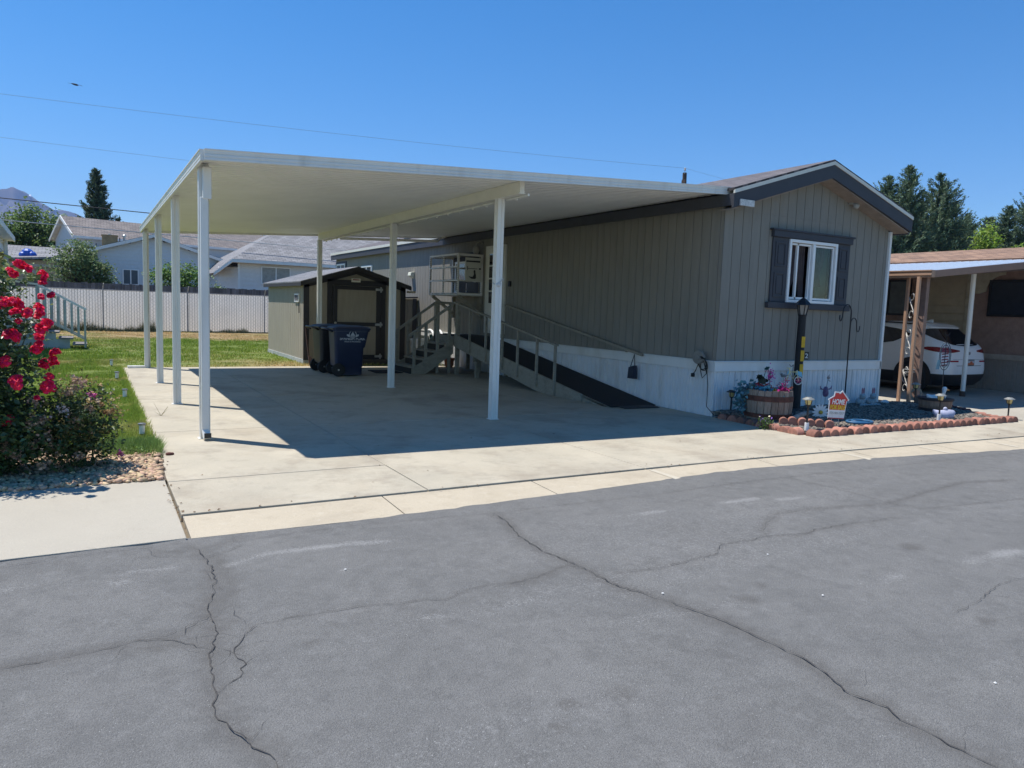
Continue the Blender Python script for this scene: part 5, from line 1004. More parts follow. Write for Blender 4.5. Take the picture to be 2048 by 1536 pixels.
b = MB(); b.box(9.55, 8.05, .02, 10.6, 8.35, .1); single(b.build('timber_edge', M('black_timber', (.02, .018, .018), .85), bevel=.01), 'black timber lying behind the driftwood log at the lamp post', 'timber')
b = MB(); b.tube([(10.08 + .22 * math.cos(t), 6.98 + .15 * math.sin(t), .09) for t in np.linspace(0, 2 * PI, 26)[:-1]], .02, 8, closed=True)
b.tube([(10.08 + .14 * math.cos(t), 6.98 + .09 * math.sin(t), .10) for t in np.linspace(0, 2 * PI, 22)[:-1]], .016, 8, closed=True)
single(b.build('coiled_hose', M('blue_hose', (.03, .12, .24), .5), smooth=True), 'coiled blue hose lying on the gravel right of the sale sign', 'hose')
for k, (x, y) in enumerate(((12.13, 8.42), (12.40, 8.40))):
    rb = thing('rabbit_statue', ('pale stone rabbit statue with pink ears, farther from the corner downspout', 'pale stone rabbit statue with pink ears, beside the corner downspout')[k], 'statue', (x, y, .07), 0, 'pair of rabbit statues')
    b = MB(); b.sphere((x, y, .15), .085, 14, 10, .9, 1.1, .9); b.sphere((x - .01, y - .05, .25), .055, 12, 8); b.sphere((x - .06, y - .07, .1), .03); b.sphere((x + .05, y - .07, .1), .03)
    for j in range(6): b.sphere((x - .11 + .045 * j, y - .1, .09), .026, 8, 6)
    b.build('body', M('rabbit_stone', (.36, .42, .44), .8, var=.2, scale=30, bump=.5), rb, smooth=True)
    b = MB()
    for s in (-1, 1): b.sphere((x - .01 + s * .024, y - .05, .345), .02, 8, 8, 3.2, .9, .6)
    b.build('ears', M('rabbit_pink', (.36, .18, .22), .8), rb, smooth=True)
dp = thing('duck_planter', 'low brown tub with dark hoops holding a white duck figure', 'planter', (12.75, 7.62, .06))
tx_, ty_ = 12.93, 7.52
b = MB(); b.lathe([(.22, .0), (.26, .12), (.265, .235), (.245, .235), (.24, .19), (.001, .18)], (tx_, ty_, .06), 26); b.build('tub', M('tub_wood', (.30, .19, .13), .85, scale=8, stretch=(5, 5, .6), var=.2), dp)
b = MB(); b.lathe([(.255, .20), (.285, .215), (.285, .245), (.25, .245)], (tx_, ty_, .06), 26); b.lathe([(.225, .02), (.25, .02), (.26, .07), (.235, .07)], (tx_, ty_, .06), 26); b.build('hoop', M('tub_hoop', (.035, .025, .025), .7), dp)
def duck(x, y, z, s, mat, name, par, head=True, face=1):
    b = MB(); P = [(-.16, .10), (-.10, .04), (0, .02), (.10, .04), (.15, .08)]
    b.tube([(x + face * u * s, y - face * u * s * .45, z + v * s + .02) for u, v in P], [.012 * s, .06 * s, .085 * s, .075 * s, .03 * s], 12)
    if head: b.tube([(x + face * .11 * s, y - face * .05 * s, z + .08 * s), (x + face * .13 * s, y - face * .06 * s, z + .16 * s), (x + face * .135 * s, y - face * .06 * s, z + .21 * s)], [.035 * s, .026 * s, .036 * s], 10); b.sphere((x + face * .14 * s, y - face * .062 * s, z + .225 * s), .04 * s, 10, 8)
    return b.build(name, mat, par, smooth=True)
DW = M('duck_white', (.66, .66, .64), .6)
d1 = thing('duck_figure', 'white duck figure sitting in the brown tub planter', 'garden ornament', (tx_, ty_, .24)); duck(tx_, ty_, .24, 1.0, DW, 'body', d1)
b = MB(); b.tube([(tx_ + .165, ty_ - .08, .455), (tx_ + .215, ty_ - .1, .445)], [.016, .008], 8); b.build('beak', M('duck_orange', (.6, .3, .08), .6), d1)
d3 = thing('swan_figure', 'lavender white bird figure on the gravel before the brown tub', 'garden ornament', (12.55, 7.18, .06)); duck(12.30, 7.0, .05, 1.1, M('lavender_resin', (.46, .47, .60), .6), 'body', d3, False)
b = MB(); b.sphere((12.32, 6.99, .2), .033); b.build('head', M('lavender_resin', (.46, .47, .60), .6), d3, smooth=True)
bt = thing('pump_ornament', 'dark grey drum beside a small coil of wire at the scroll post', 'garden ornament', (13.55, 8.2, .05))
b = MB(); b.lathe([(.10, 0), (.115, .03), (.115, .15), (.09, .17)], (13.62, 8.28, .12), 16, ax=(.8, -.6, 0)); b.build('drum', M('drum_grey', (.10, .105, .10), .6), bt, smooth=False)
b = MB(); b.box(13.5, 8.1, .03, 13.85, 8.3, .08); b.box(13.8, 8.0, .03, 13.87, 8.08, .14); b.build('base', M('drum_base', (.10, .035, .03), .8), bt)
b = MB(); b.tube([(13.95 + .09 * math.cos(t), 8.5 - .05 * math.cos(t), .2 + .11 * math.sin(t) + .002 * t) for t in np.linspace(0, 2 * PI * 5, 90)], .006, 5); b.build('wire_coil', M('wire_tan', (.3, .26, .2), .6), bt)
b = MB(); b.sphere((12.98, 8.5, .09), .07, 10, 8, .8, 1.3); single(b.build('white_stone', M('white_rock', (.68, .67, .64), .9, bump=.5, bscale=20), smooth=True), 'white rounded stone lying at the foot of the corner downspout', 'stone')
# for sale sign
sg = thing('sale_sign', 'red and white house shaped home for sale sign on wire legs', 'sign', (9.52, 6.98, .04), R(-8), local=True)
hs = [(-.155, 0), (.155, 0), (.175, .27), (.21, .27), (.215, .29), (.07, .42), (.02, .385), (.0, .40), (-.075, .40), (-.085, .335), (-.185, .28), (-.185, .265), (-.165, .27)]
tl = Matrix.Rotation(R(3.5), 4, 'Y'); zb = .12
def sgp(pts, y): return [tuple(tl @ Vector((x, y, z)) + Vector((0, 0, zb))) for x, z in pts]
b = MB(); b.extr(sgp(hs, 0), (0, .006, 0)); b.build('board', VINYL, sg)
inn = [(-.145, .135), (.148, .135), (.160, .262), (.192, .282), (.07, .396), (.022, .362), (-.002, .38), (-.062, .38), (-.072, .325), (-.162, .278), (-.150, .262)]
b = MB(); b.extr(sgp(inn, -.0015), (0, -.0015, 0)); b.build('red_field', M('sign_red', (.60, .03, .025), .5), sg)
b = MB(); b.extr(sgp([(-.148, .13), (.148, .13), (.155, .205), (-.152, .205)], -.0035), (0, -.001, 0)); b.build('orange_band', M('sign_orange', (.62, .10, .015), .5), sg)
b = MB(); b.extr(sgp([(-.155, .0), (.155, .0), (.155, .012), (-.155, .012)], -.0015), (0, -.001, 0)); b.build('red_edge', M('sign_red', (.60, .03, .025), .5), sg)
def stext(body, size, mat, x, z, sx, bold=.0): 
    p = tl @ Vector((x, -.006, z)) + Vector((0, 0, zb)); o = text('lettering', body, size, mat, sg, p, (R(90), R(3.5), 0), .001, shear=.12, sx=sx, bold=bold)
stext('HOME', .105, VINYL, .005, .215, .82, .003); stext('FOR SALE', .088, M('sign_yellow', (.78, .55, .02), .5), .0, .14, .77, .003); stext('725-901-7317', .052, M('marker_grey', (.45, .46, .43), .7), .0, .065, .95)
b = MB()
for x in (-.075, .06): b.tube([tuple(tl @ Vector((x, .003, .05)) + Vector((0, 0, zb))), (x - .005, .003, -.02)], .004, 5)
b.tube([(-.08, .003, .07), (.06, .003, .07)], .004, 5); b.build('wire_legs', M('galv_wire', (.45, .45, .45), .4, metal=.7), sg)
# spinner in front of the car
sp_ = thing('spinner_ornament', 'tall wire garden spinner with red and blue wings in front of the white car', 'garden ornament', (14.0, 7.8, 0))
sx_, sy_ = 14.45, 8.30
b = MB(); b.tube([(sx_, sy_, 0), (sx_, sy_, 1.38)], .008, 6); b.tube([(sx_ + .045 * math.cos(t), sy_ - .03 * math.cos(t), 1.44 + .055 * math.sin(t)) for t in np.linspace(-PI, 0, 9)], .007, 6); b.build('stake', BLACK, sp_)
b = MB()
for k, s in ((0, 1.0), (1, .8)):
    b.tube([(sx_ + s * .10 * math.sin(t) * .7, sy_ - s * .07 * math.sin(t), .98 + .27 * math.cos(t) * s) for t in np.linspace(0, 2 * PI, 26)[:-1]], .008, 5, closed=True)
b.build('wire_frame', M('spinner_wire', (.10, .12, .14), .5), sp_)
b = MB()
for k in range(7): z = .78 + k * .055; b.extr([(sx_ - .05, sy_ + .035, z), (sx_ + .055, sy_ - .04, z + .02), (sx_ + .045, sy_ - .035, z + .045), (sx_ - .04, sy_ + .03, z + .03)], (.004, .006, 0))
b.build('red_vanes', M('spinner_red', (.22, .04, .06), .5), sp_)
b = MB(); b.extr([(sx_ - .13, sy_ + .08, .72), (sx_ - .07, sy_ + .05, .72), (sx_ - .06, sy_ + .045, .9), (sx_ - .11, sy_ + .07, .9)], (.004, .006, 0)); b.build('blue_vane', M('spinner_blue', (.12, .25, .32), .5), sp_)

# ------------------------------------------------------------------ neighbour's carport
nc = thing('neighbour_carport', 'brown edged awning carport on a scroll post and a white pole', 'carport', (14.2, 8.6, 0))
BRN = M('brown_trim', (.29, .175, .12), .6, var=.08, scale=3); TANM = M('tan_post', (.50, .30, .19), .55, var=.06)
NX0, NX1, NY0, NY1 = 14.15, 19.35, 8.52, 17.6
def nz(x): return 2.60 + .112 * (x - NX0)
b = MB(); pr = []; k = 0
while NY0 + .02 + k * .2 < NY1: y0 = NY0 + .02 + k * .2; pr += [(y0, 0), (y0 + .14, 0), (y0 + .15, .022), (y0 + .185, .022), (y0 + .195, 0)]; k += 1
sh_ = lambda off: [(x, yy, nz(x) + h + off) for x in (NX0 + .05, NX1) for yy, h in pr]; n = len(pr)
b.add(sh_(0), [(n + i, n + i + 1, i + 1, i) for i in range(n - 1)]); b.add(sh_(-.006), [(i, i + 1, n + i + 1, n + i) for i in range(n - 1)]); b.build('roof_panel', M('pale_blue_metal', (.66, .71, .76), .45, var=.04), nc)
b = MB(); b.extr([(NX0, NY0, nz(NX0) - .11), (NX1, NY0, nz(NX1) - .14), (NX1, NY0, nz(NX1) + .01), (NX0, NY0, nz(NX0) + .02)], (0, -.03, 0)); b.build('fascia', BRN, nc)
b = MB(); b.extr([(NX0 + .9, NY0 + .04, nz(NX0 + .9) - .12), (NX1 - .6, NY0 + .04, nz(NX1 - .6) - .2), (NX1 - .6, NY0 + .04, nz(NX1 - .6) - .1), (NX0 + .9, NY0 + .04, nz(NX0 + .9) - .1)], (0, .03, 0)); b.build('beam', M('dark_brown', (.10, .065, .05), .7), nc)
b = MB(); zz = nz(NX0); 
for d, (z0, z1) in ((0, (-.11, -.07)), (.02, (-.07, -.03)), (.0, (-.03, .01)), (.03, (.01, .03))): b.box(NX0 - .06 - d, NY0 - .03, zz + z0, NX0 + .05, NY1, zz + z1)
b.build('rain_gutter', TANM, nc)
def tubepost(x, y, s, h, mat, nm='post'):
    b = MB(); b.box(x - s / 2, y - s / 2, 0, x + s / 2, y + s / 2, h); return b.build(nm, mat, nc, bevel=.004)
PA = Vector((14.30, 9.08, 0)); PBB = Vector((14.10, 8.74, 0))
tubepost(PA.x, PA.y, .055, zz - .1, TANM); tubepost(PBB.x, PBB.y, .06, zz - .1, TANM)
b = MB(); b.box(14.30, 8.70, .1, 14.40, 8.84, zz - .1); b.extr([(14.30, 8.70, .18), (14.40, 8.70, .18), (14.44, 8.45, .05), (14.34, 8.45, .05)], (0, .08, -.06)); b.build('downspout', M('brown_spout', (.26, .165, .125), .55), nc)
u_ = (PBB - PA); mid = (PA + PBB) / 2; hw = u_.length / 2; u_.normalize()
def spiral(cz_, up):
    """S scroll between the two tubes: two curls joined by a twisted bar"""
    P = []; s = up
    for t in np.linspace(0, 2 * PI * 1.12, 26): rr = .03 + .085 * t / (2 * PI * 1.12); P.append((rr * math.cos(t + .6) * -1 * s, rr * math.sin(t + .6)))
    return P
scr = M('scroll_iron', (.55, .53, .49), .5, metal=.3)
for c in (.48, 1.22, 1.94):
    b = MB()
    for s in (1, -1):
        P = []
        for t in np.linspace(0, 5.4, 22): rr = .028 + .016 * t; P.append((s * (rr * math.cos(2.4 - t) * .95), s * (rr * math.sin(2.4 - t) + .20)))
        P.append((0, 0)) if s == 1 else None
        P2 = [mid + u_ * max(-hw, min(hw, p)) + Vector((0, 0, c + q_)) for p, q_ in P]; b.tube(P2, .0085, 6)
    b.tube([mid + u_ * p + Vector((0, 0, c + q_)) for p, q_ in ((-.11, .16), (-.07, .09), (0, 0), (.07, -.09), (.11, -.16))], .011, 6)
    b.build('scrollwork', scr, nc, smooth=True)
b = MB(); b.box(PBB.x - .02, PBB.y + .03, .62, PBB.x + .18, PBB.y + .15, .635); b.box(PBB.x - .02, PBB.y + .03, .67, PBB.x + .18, PBB.y + .15, .685); b.build('wire_tie', scr, nc)
b = MB(); b.lathe([(.05, 0), (.05, nz(17) - .1)], (17.0, 9.3, 0), 18); b.build('pole', WMET, nc); b = MB(); b.lathe([(.06, 0), (.055, .12)], (17.0, 9.3, 0), 14); b.build('pole_foot', M('rust', (.10, .06, .045), .9), nc)
# ------------------------------------------------------------------ neighbour's home
nh = thing('neighbour_home', 'pink stucco mobile home with brown shingle roof behind the white car', 'mobile home', (19.7, 7, 0))
NW = 19.7; PINK = M('pink_stucco', (.31, .20, .16), .95, scale=6, var=.12, bump=.8, bscale=90, speck=120); BEIGE = M('beige_lap', (.44, .36, .25), .7, var=.06)
b = MB()
for (y0, y1) in ((4.0, 10.72), (12.15, 22)): b.quad((NW, y1, .85), (NW, y0, .85), (NW, y0, 3.2), (NW, y1, 3.2))
b.quad((NW, 4, .85), (25, 4, .85), (25, 4, 3.2), (NW, 4, 3.2)); b.build('wall', PINK, nh)
b = MB(); k = 0
while .9 + k * .2 < 3.1: z = .9 + k * .2; b.add([(NW - .002, 12.1, z + .2), (NW - .045, 12.1, z), (NW - .045, 10.9, z), (NW - .002, 10.9, z + .2), (NW, 12.1, z), (NW, 10.9, z)], [(0, 1, 2, 3), (1, 4, 5, 2)]); k += 1
b.build('lap_siding', BEIGE, nh)
b = MB(); b.box(NW - .05, 10.70, .85, NW - .001, 10.9, 3.15); b.box(NW - .05, 12.08, .85, NW - .001, 12.17, 3.15); b.box(NW - .04, 4, 2.98, NW - .001, 10.7, 3.18)
A = [(NW - .045, 10.70, 2.98), (NW - .045, 10.0, 2.98), (NW - .045, 10.0, 2.86)] + [(NW - .045, 10.0 + .42 * math.sin(t), 2.86 - .40 * (1 - math.cos(t))) for t in np.linspace(.2, PI / 2, 8)] + [(NW - .045, 10.55, 2.40), (NW - .045, 10.70, 2.40)]
b.extr(A, (.04, 0, 0)); b.build('trim', M('beige_trim', (.42, .36, .26), .7), nh)
b = MB(); b.ribbed((NW - .02, 22), (NW - .02, 4.0), (-1, 0), 0, .78, .11, RIB); b.build('skirting', M('tan_skirting', (.31, .25, .21), .6, var=.08), nh)
b = MB(); b.box(NW - .06, 4, .77, NW - .005, 22, .9); b.build('skirting_cap', M('tan_cap', (.40, .33, .27), .6), nh)
def nwin(y0, y1, z0, z1):
    b = MB(); xx = NW - .05
    for (a, c, d, e) in ((y0, y0 + .05, z0, z1), (y1 - .05, y1, z0, z1), (y0 + .05, y1 - .05, z0, z0 + .05), (y0 + .05, y1 - .05, z1 - .05, z1), ((y0 + y1) / 2 - .03, (y0 + y1) / 2 + .03, z0 + .05, z1 - .05)): b.box(xx, a, d, NW - .002, c, e)
    wo = b.build('window', BLACK, nh); b = MB(); b.box(NW - .03, y0 + .05, z0 + .05, NW - .02, (y0 + y1) / 2 - .03, z1 - .05); b.build('pane', M('dull_glass2', (.13, .145, .14), .25, var=.1), wo)
    b = MB(); b.box(NW - .03, (y0 + y1) / 2 + .03, z0 + .05, NW - .02, y1 - .05, z1 - .05); b.build('pane', M('dark_glass', (.02, .025, .035), .15), wo)
nwin(8.5, 10.35, 1.83, 2.74); nwin(12.4, 13.7, 1.8, 2.78)
b = MB(); b.extr([(19.3, 3.5, 3.17), (22.2, 3.5, 3.70), (22.2, 3.5, 3.76), (19.3, 3.5, 3.23)], (0, 19, 0)); b.extr([(22.2, 3.5, 3.70), (25.2, 3.5, 3.17), (25.2, 3.5, 3.23), (22.2, 3.5, 3.76)], (0, 19, 0)); b.build('roof', shingle('brown_shingle', (.34, .205, .13), (.19, .115, .075), 'y', .2), nh)
b = MB(); b.box(19.28, 3.5, 3.1, 19.32, 22.5, 3.20); b.build('eave_trim', BRN, nh)

# ------------------------------------------------------------------ white car
car = thing('parked_car', 'white compact suv parked under the awning with its rear to the street', 'car', (17.65, 9.55, 0), 0, local=True)
CARW = M('car_white', (.82, .82, .82), .22, var=.01, coat=.6); TRIM = M('car_black_plastic', (.018, .018, .02), .55)
ZS = [.20, .30, .42, .56, .72, .88, .98, 1.06, 1.14, 1.28, 1.42, 1.53, 1.60, 1.645]
WD = [.80, .87, .905, .92, .925, .92, .91, .89, .86, .80, .735, .68, .62, .45]
YR = [.16, .06, .01, 0, .015, .04, .06, .09, .15, .33, .50, .60, .74, 1.1]
YF = [4.30, 4.42, 4.48, 4.47, 4.40, 4.2, 3.55, 3.25, 3.1, 2.8, 2.5, 2.3, 2.15, 1.9]
def ci(z, A): return float(np.interp(z, ZS, A))
def cpt(z, s, off=0.):
    """point on the body at height z and distance s round from the rear centre towards the left side; off pushes outwards"""
    w_, yr, yf = ci(z, WD), ci(z, YR), ci(z, YF); r = min(.34, w_ * .6); a = w_ - r; al = r * PI / 2; cur = lambda x: .05 * (x / w_) ** 2
    if s <= a: x, y, nx, ny = -s, yr + cur(s), 0, -1
    elif s <= a + al: t = (s - a) / r; x, y = -(a + r * math.sin(t)), yr + r * (1 - math.cos(t)) + cur(a); nx, ny = -math.sin(t), -math.cos(t)
    else: x, y, nx, ny = -w_, yr + r + cur(a) + (s - a - al), -1, 0
    return (x + nx * off, y + ny * off, z)
def cside(z): w_ = ci(z, WD); r = min(.34, w_ * .6); return w_ - r + r * PI / 2       # s where the flat side starts
def ssy(z, y): w_ = ci(z, WD); r = min(.34, w_ * .6); return cside(z) + (y - ci(z, YR) - r - .05 * ((w_ - r) / w_) ** 2)
def ploop(z, grow=0.):
    w_, yr, yf = ci(z, WD) , ci(z, YR), ci(z, YF); P = []
    ss = list(np.linspace(0, w_ - min(.34, w_ * .6), 6)) + list(np.linspace(w_ - min(.34, w_ * .6), cside(z), 9))[1:] + list(np.linspace(cside(z), ssy(z, yf - .45), 14))[1:]
    L_ = [cpt(z, s, grow) for s in ss]; fr_ = [(-(w_ + grow - .45 + .45 * math.cos(t)), yf - .45 + (.45 + grow) * math.sin(t), z) for t in np.linspace(0, PI / 2, 7)][1:]
    half = L_ + fr_; return half + [(-x, y, z) for x, y, z in half[::-1]]
def loft(zs, grow=0., cap=True):
    b = MB(); vs = []; 
    for z in zs: vs += ploop(z, grow)
    N = len(vs) // len(zs); fs = [[i * N + k, (i + 1) * N + k, (i + 1) * N + (k + 1) % N, i * N + (k + 1) % N] for i in range(len(zs) - 1) for k in range(N)]
    if cap: fs += [[k for k in range(N)], [(len(zs) - 1) * N + k for k in range(N)][::-1]]
    return b.add(vs, fs)
zz_ = sorted(set(ZS + list(np.linspace(.2, 1.645, 26))))
autosmooth(loft(zz_).build('body', CARW, car), 50)
autosmooth(loft([.19, .24, .30, .36, .42, .46], .012).build('cladding', TRIM, car), 50)
def cpatch(name, mat, par, ss, lo, hi, off, n=6, mirror=True):
    """patch over the body: for each s in ss, from height lo to hi"""
    b = MB()
    for m_ in ((1, -1) if mirror is True else (mirror,)):
        vs = []
        for s, l, h in zip(ss, lo, hi):
            for k in range(n + 1): z = l + (h - l) * k / n; p = cpt(z, s(z) if callable(s) else s, off); vs.append((p[0] * m_, p[1], p[2]))
        b.add(vs, [[i * (n + 1) + k, i * (n + 1) + k + 1, (i + 1) * (n + 1) + k + 1, (i + 1) * (n + 1) + k] for i in range(len(ss) - 1) for k in range(n)])
    return b.build(name, mat, par, smooth=True)
CG = M('car_glass', (.012, .014, .018), .06, spec=.7, coat=.5)
ys_ = np.linspace(.98, 3.0, 22)
lo = np.interp(ys_, [.98, 1.35, 1.7, 3.0], [1.335, 1.15, 1.09, 1.07]); hi = np.interp(ys_, [.98, 1.3, 1.7, 2.2, 2.5, 3.0], [1.35, 1.45, 1.50, 1.51, 1.42, 1.12])
for m_ in (1, -1): cpatch('side_window', CG, car, [(lambda z, y=y: ssy(z, y)) for y in ys_], lo, hi, .006, mirror=m_)
b = MB(); 
ss_ = np.linspace(0, .93, 16); lo = np.interp(ss_, [0, .5, .75, .93], [1.10, 1.13, 1.24, 1.42]); hi = np.interp(ss_, [0, .6, .85, .93], [1.50, 1.49, 1.45, 1.43]); cpatch('rear_window', CG, car, list(ss_), lo, hi, .007)
ss_ = np.linspace(.34, 1.32, 20); lo = np.interp(ss_, [.34, .6, .9, 1.1, 1.32], [.985, .955, .955, .985, 1.03]); hi = np.interp(ss_, [.34, .6, .9, 1.1, 1.32], [1.01, 1.045, 1.075, 1.075, 1.045]); TLm = M('tail_light', (.22, .008, .012), .15, coat=.6)
for m_ in (1, -1): cpatch('tail_light', TLm, car, list(ss_), lo, hi, .010, mirror=m_)
for m_ in (1, -1): cpatch('reflector', M('reflector_red', (.30, .01, .03), .25), car, list(np.linspace(.42, .78, 8)), [.745] * 8, [.78] * 8, .006, mirror=m_)
cpatch('bumper_line', TRIM, car, list(np.linspace(0, .5, 6)), [.655] * 6, [.665] * 6, .004, 2); cpatch('tailgate_line', TRIM, car, list(np.linspace(0, .62, 6)), [.80] * 6, [.805] * 6, .004, 2)
b = MB(); vs = []
for s in np.linspace(-.6, .6, 13):
    p = cpt(1.505, abs(s), .0); x = -s; vs += [(x, p[1] - .02, 1.50), (x, p[1] - .03, 1.525), (x, p[1] + .12, 1.59), (x, p[1] + .1, 1.53)]
b.add(vs, [[i * 4 + k, (i + 1) * 4 + k, (i + 1) * 4 + (k + 1) % 4, i * 4 + (k + 1) % 4] for i in range(12) for k in range(4)] + [[0, 1, 2, 3], [51, 50, 49, 48]]); b.build('spoiler', CARW, car)
b = MB(); b.box(-.16, ci(.72, YR) - .022, .66, .16, ci(.72, YR) + .01, .80); pl_ = b.build('number_plate', BLACK, car)
b = MB(); yy = ci(.72, YR) - .024; b.box(-.145, yy, .675, .145, yy + .001, .785); b.build('plate_face', M('plate_sky', (.42, .45, .5), .5), pl_); b = MB(); b.box(-.14, yy - .002, .68, .14, yy, .725); b.extr([(-.02, yy - .002, .725), (.09, yy - .002, .725), (.07, yy - .002, .765), (.0, yy - .002, .765)], (0, .002, 0)); b.build('plate_arch', M('plate_orange', (.5, .13, .05), .5), pl_)
b = MB(); y0 = ci(.93, YR) - .012; b.tube([(.0 + .055 * math.cos(t), y0, .945 + .03 * math.sin(t)) for t in np.linspace(0, 2 * PI, 20)[:-1]], .005, 6, closed=True); b.beam((-.022, y0, .925), (-.01, y0, .965), .008, .006); b.beam((.012, y0, .925), (.024, y0, .965), .008, .006); b.beam((-.016, y0, .94), (.018, y0, .95), .006, .006); b.build('badge', M('chrome', (.35, .36, .38), .2, metal=1), car)
b = MB(); b.extr([(-.02, .95, 1.62), (-.02, 1.18, 1.63), (-.012, 1.0, 1.70), (-.012, .96, 1.70)], (.035, 0, 0)); b.build('antenna_fin', CARW, car)
for s in (-1, 1):
    b = MB(); b.tube([(s * (ci(1.6, WD) + .03), y, 1.575 + .03 * math.sin(PI * (y - .9) / 1.6)) for y in np.linspace(.9, 2.4, 10)], .016, 6); b.build('roof_rail', TRIM, car)
    for yw in (.80, 3.46):
        b = MB(); A = [(s * .80, yw + .455 * math.cos(t), .36 + .455 * math.sin(t)) for t in np.linspace(-.35, PI + .35, 22)]; b.extr(A, (s * .134, 0, 0)); b.build('wheel_arch', TRIM, car)
        b = MB(); prof = [(.21, -.10), (.33, -.11), (.355, -.09), (.362, -.05), (.362, .05), (.355, .09), (.33, .11), (.225, .115), (.21, .06)]
        b.lathe(prof, (s * .85, yw, .36), 34, ax=(s, 0, 0)); wo = b.build('wheel', M('tyre', (.016, .016, .017), .8), car, smooth=False); autosmooth(wo, 35)
        b = MB()
        b.tube([(s * .955, yw + .215 * math.cos(t), .36 + .215 * math.sin(t)) for t in np.linspace(0, 2 * PI, 32)[:-1]], .014, 6, closed=True)
        for k in range(5):
            a = 2 * PI * k / 5 + .3
            for d in (-.16, .16): b.beam((s * .952, yw + .03 * math.cos(a), .36 + .03 * math.sin(a)), (s * .955, yw + .21 * math.cos(a + d), .36 + .21 * math.sin(a + d)), .03, .02, (1, 0, 0))
        b.lathe([(.05, 0), (.045, .02)], (s * .945, yw, .36), 12, ax=(s, 0, 0)); b.build('rim', M('alloy', (.42, .42, .44), .3, metal=.9), wo)
    b = MB(); b.sphere((s * .99, 2.75, 1.12), .1, 12, 8, .7, 1, .7); b.build('mirror', CARW, car, smooth=True)
# ------------------------------------------------------------------ rose bushes
ROSES = [(-0.486, 7.389, 1.827, 0.057), (-0.433, 7.387, 1.799, 0.049), (-0.519, 7.164, 1.746, 0.055), (-0.541, 7.171, 1.771, 0.035), (-0.335, 7.609, 1.753, 0.057), (-0.339, 7.584, 1.69, 0.042), (-0.282, 7.567, 1.581, 0.043), (-0.352, 7.477, 1.564, 0.033), (-0.602, 7.301, 1.509, 0.068), (-0.547, 7.302, 1.518, 0.058), (-0.502, 7.295, 1.493, 0.064), (-0.524, 7.19, 1.441, 0.048), (-0.44, 7.258, 1.429, 0.059), (-0.354, 7.248, 1.478, 0.053), (-0.354, 7.331, 1.43, 0.048), (-0.375, 7.399, 1.401, 0.039), (-0.51, 7.387, 1.357, 0.033), (-0.542, 7.286, 1.246, 0.084), (-0.318, 7.511, 1.336, 0.058), (-0.358, 7.467, 1.296, 0.066), (-0.356, 7.159, 1.242, 0.051), (-0.363, 7.157, 1.182, 0.041), (-0.381, 7.266, 1.142, 0.067), (-0.263, 7.48, 1.094, 0.054), (-0.276, 7.495, 1.036, 0.041), (-0.349, 7.623, 0.984, 0.059), (-0.273, 7.531, 0.995, 0.047), (-0.609, 7.29, 1.026, 0.065), (-0.53, 7.209, 0.879, 0.061), (-0.511, 7.156, 0.838, 0.044), (-0.31, 7.481, 0.879, 0.045), (-0.321, 7.434, 0.803, 0.066), (-0.284, 7.528, 0.771, 0.04), (-0.615, 7.4, 0.526, 0.069), (-0.394, 7.319, 0.721, 0.029)]
FADED = [(-0.207, 7.427, 0.589, 0.04), (-0.125, 7.534, 0.767, 0.05), (-0.169, 7.52, 0.726, 0.043), (-0.069, 7.51, 0.812, 0.047), (-0.118, 7.536, 0.839, 0.033), (-0.329, 7.364, 0.349, 0.063), (-0.436, 7.368, 0.313, 0.069), (-0.264, 7.453, 0.244, 0.057), (-0.42, 7.397, 0.524, 0.049), (-0.35, 7.394, 0.508, 0.046), (-0.438, 7.274, 0.481, 0.039), (-0.409, 7.363, 0.682, 0.046), (-0.125, 7.507, 0.481, 0.06), (-0.017, 7.469, 0.591, 0.033), (-0.257, 7.48, 0.051, 0.047), (-0.555, 7.324, 0.239, 0.046), (-0.642, 7.389, 0.343, 0.05), (-0.627, 7.325, 0.298, 0.039), (-0.651, 7.375, 0.387, 0.033), (-0.106, 7.453, 0.169, 0.043), (-0.021, 7.532, 0.384, 0.03), (-0.323, 7.385, 0.154, 0.033), (-0.38, 7.319, 0.129, 0.026), (-0.487, 7.335, 0.057, 0.023), (-0.6, 7.388, 0.229, 0.033), (0.167, 7.509, 0.564, 0.017), (0.115, 7.473, 0.548, 0.02), (0.078, 7.433, 0.628, 0.02), (0.053, 7.449, 0.656, 0.017)]
def limb_cloud(c, rad, ncl, per, sq, sig, shell=.55):
    p = rng.normal(size=(ncl, 3)); p /= np.linalg.norm(p, axis=1)[:, None]; p *= rng.uniform(shell, 1, (ncl, 1)) * np.array(rad); cen = p + np.array(c)
    q_ = np.repeat(cen, per, 0) + rng.normal(size=(ncl * per, 3)) * sig * np.array([1, 1, sq]); return cen, q_
rb = thing('rose_bush', 'tall rose bush with bright red double blooms at the left edge of the photo', 'rose bush', (-.72, 7.65, 0))
RL = M('rose_leaf', (.075, .125, .042), .38, island=.45, hueisl=.02, transl=.3, spec=.6)
RL2 = M('rose_leaf_young', (.24, .29, .09), .42, island=.4, hueisl=.03, transl=.35, spec=.5)
c1, p1 = limb_cloud((-.86, 7.72, 1.0), (.50, .52, .98), 300, 26, .8, .07, .35); p1 = p1[(p1[:, 2] > .03) & (p1[:, 0] < -.22)]
c0, p0 = limb_cloud((-.62, 7.55, .35), (.40, .4, .38), 130, 24, .8, .07, .3); p0 = p0[(p0[:, 2] > .02)]
leaves('foliage', np.concatenate([p1, p0]), .050, RL, rb, aspect=.66, up=.55, curl=.12)
c3, p3 = limb_cloud((-.75, 7.6, 1.15), (.46, .45, .82), 60, 9, .8, .06, .9); p3 = p3[(p3[:, 0] < -.25)]
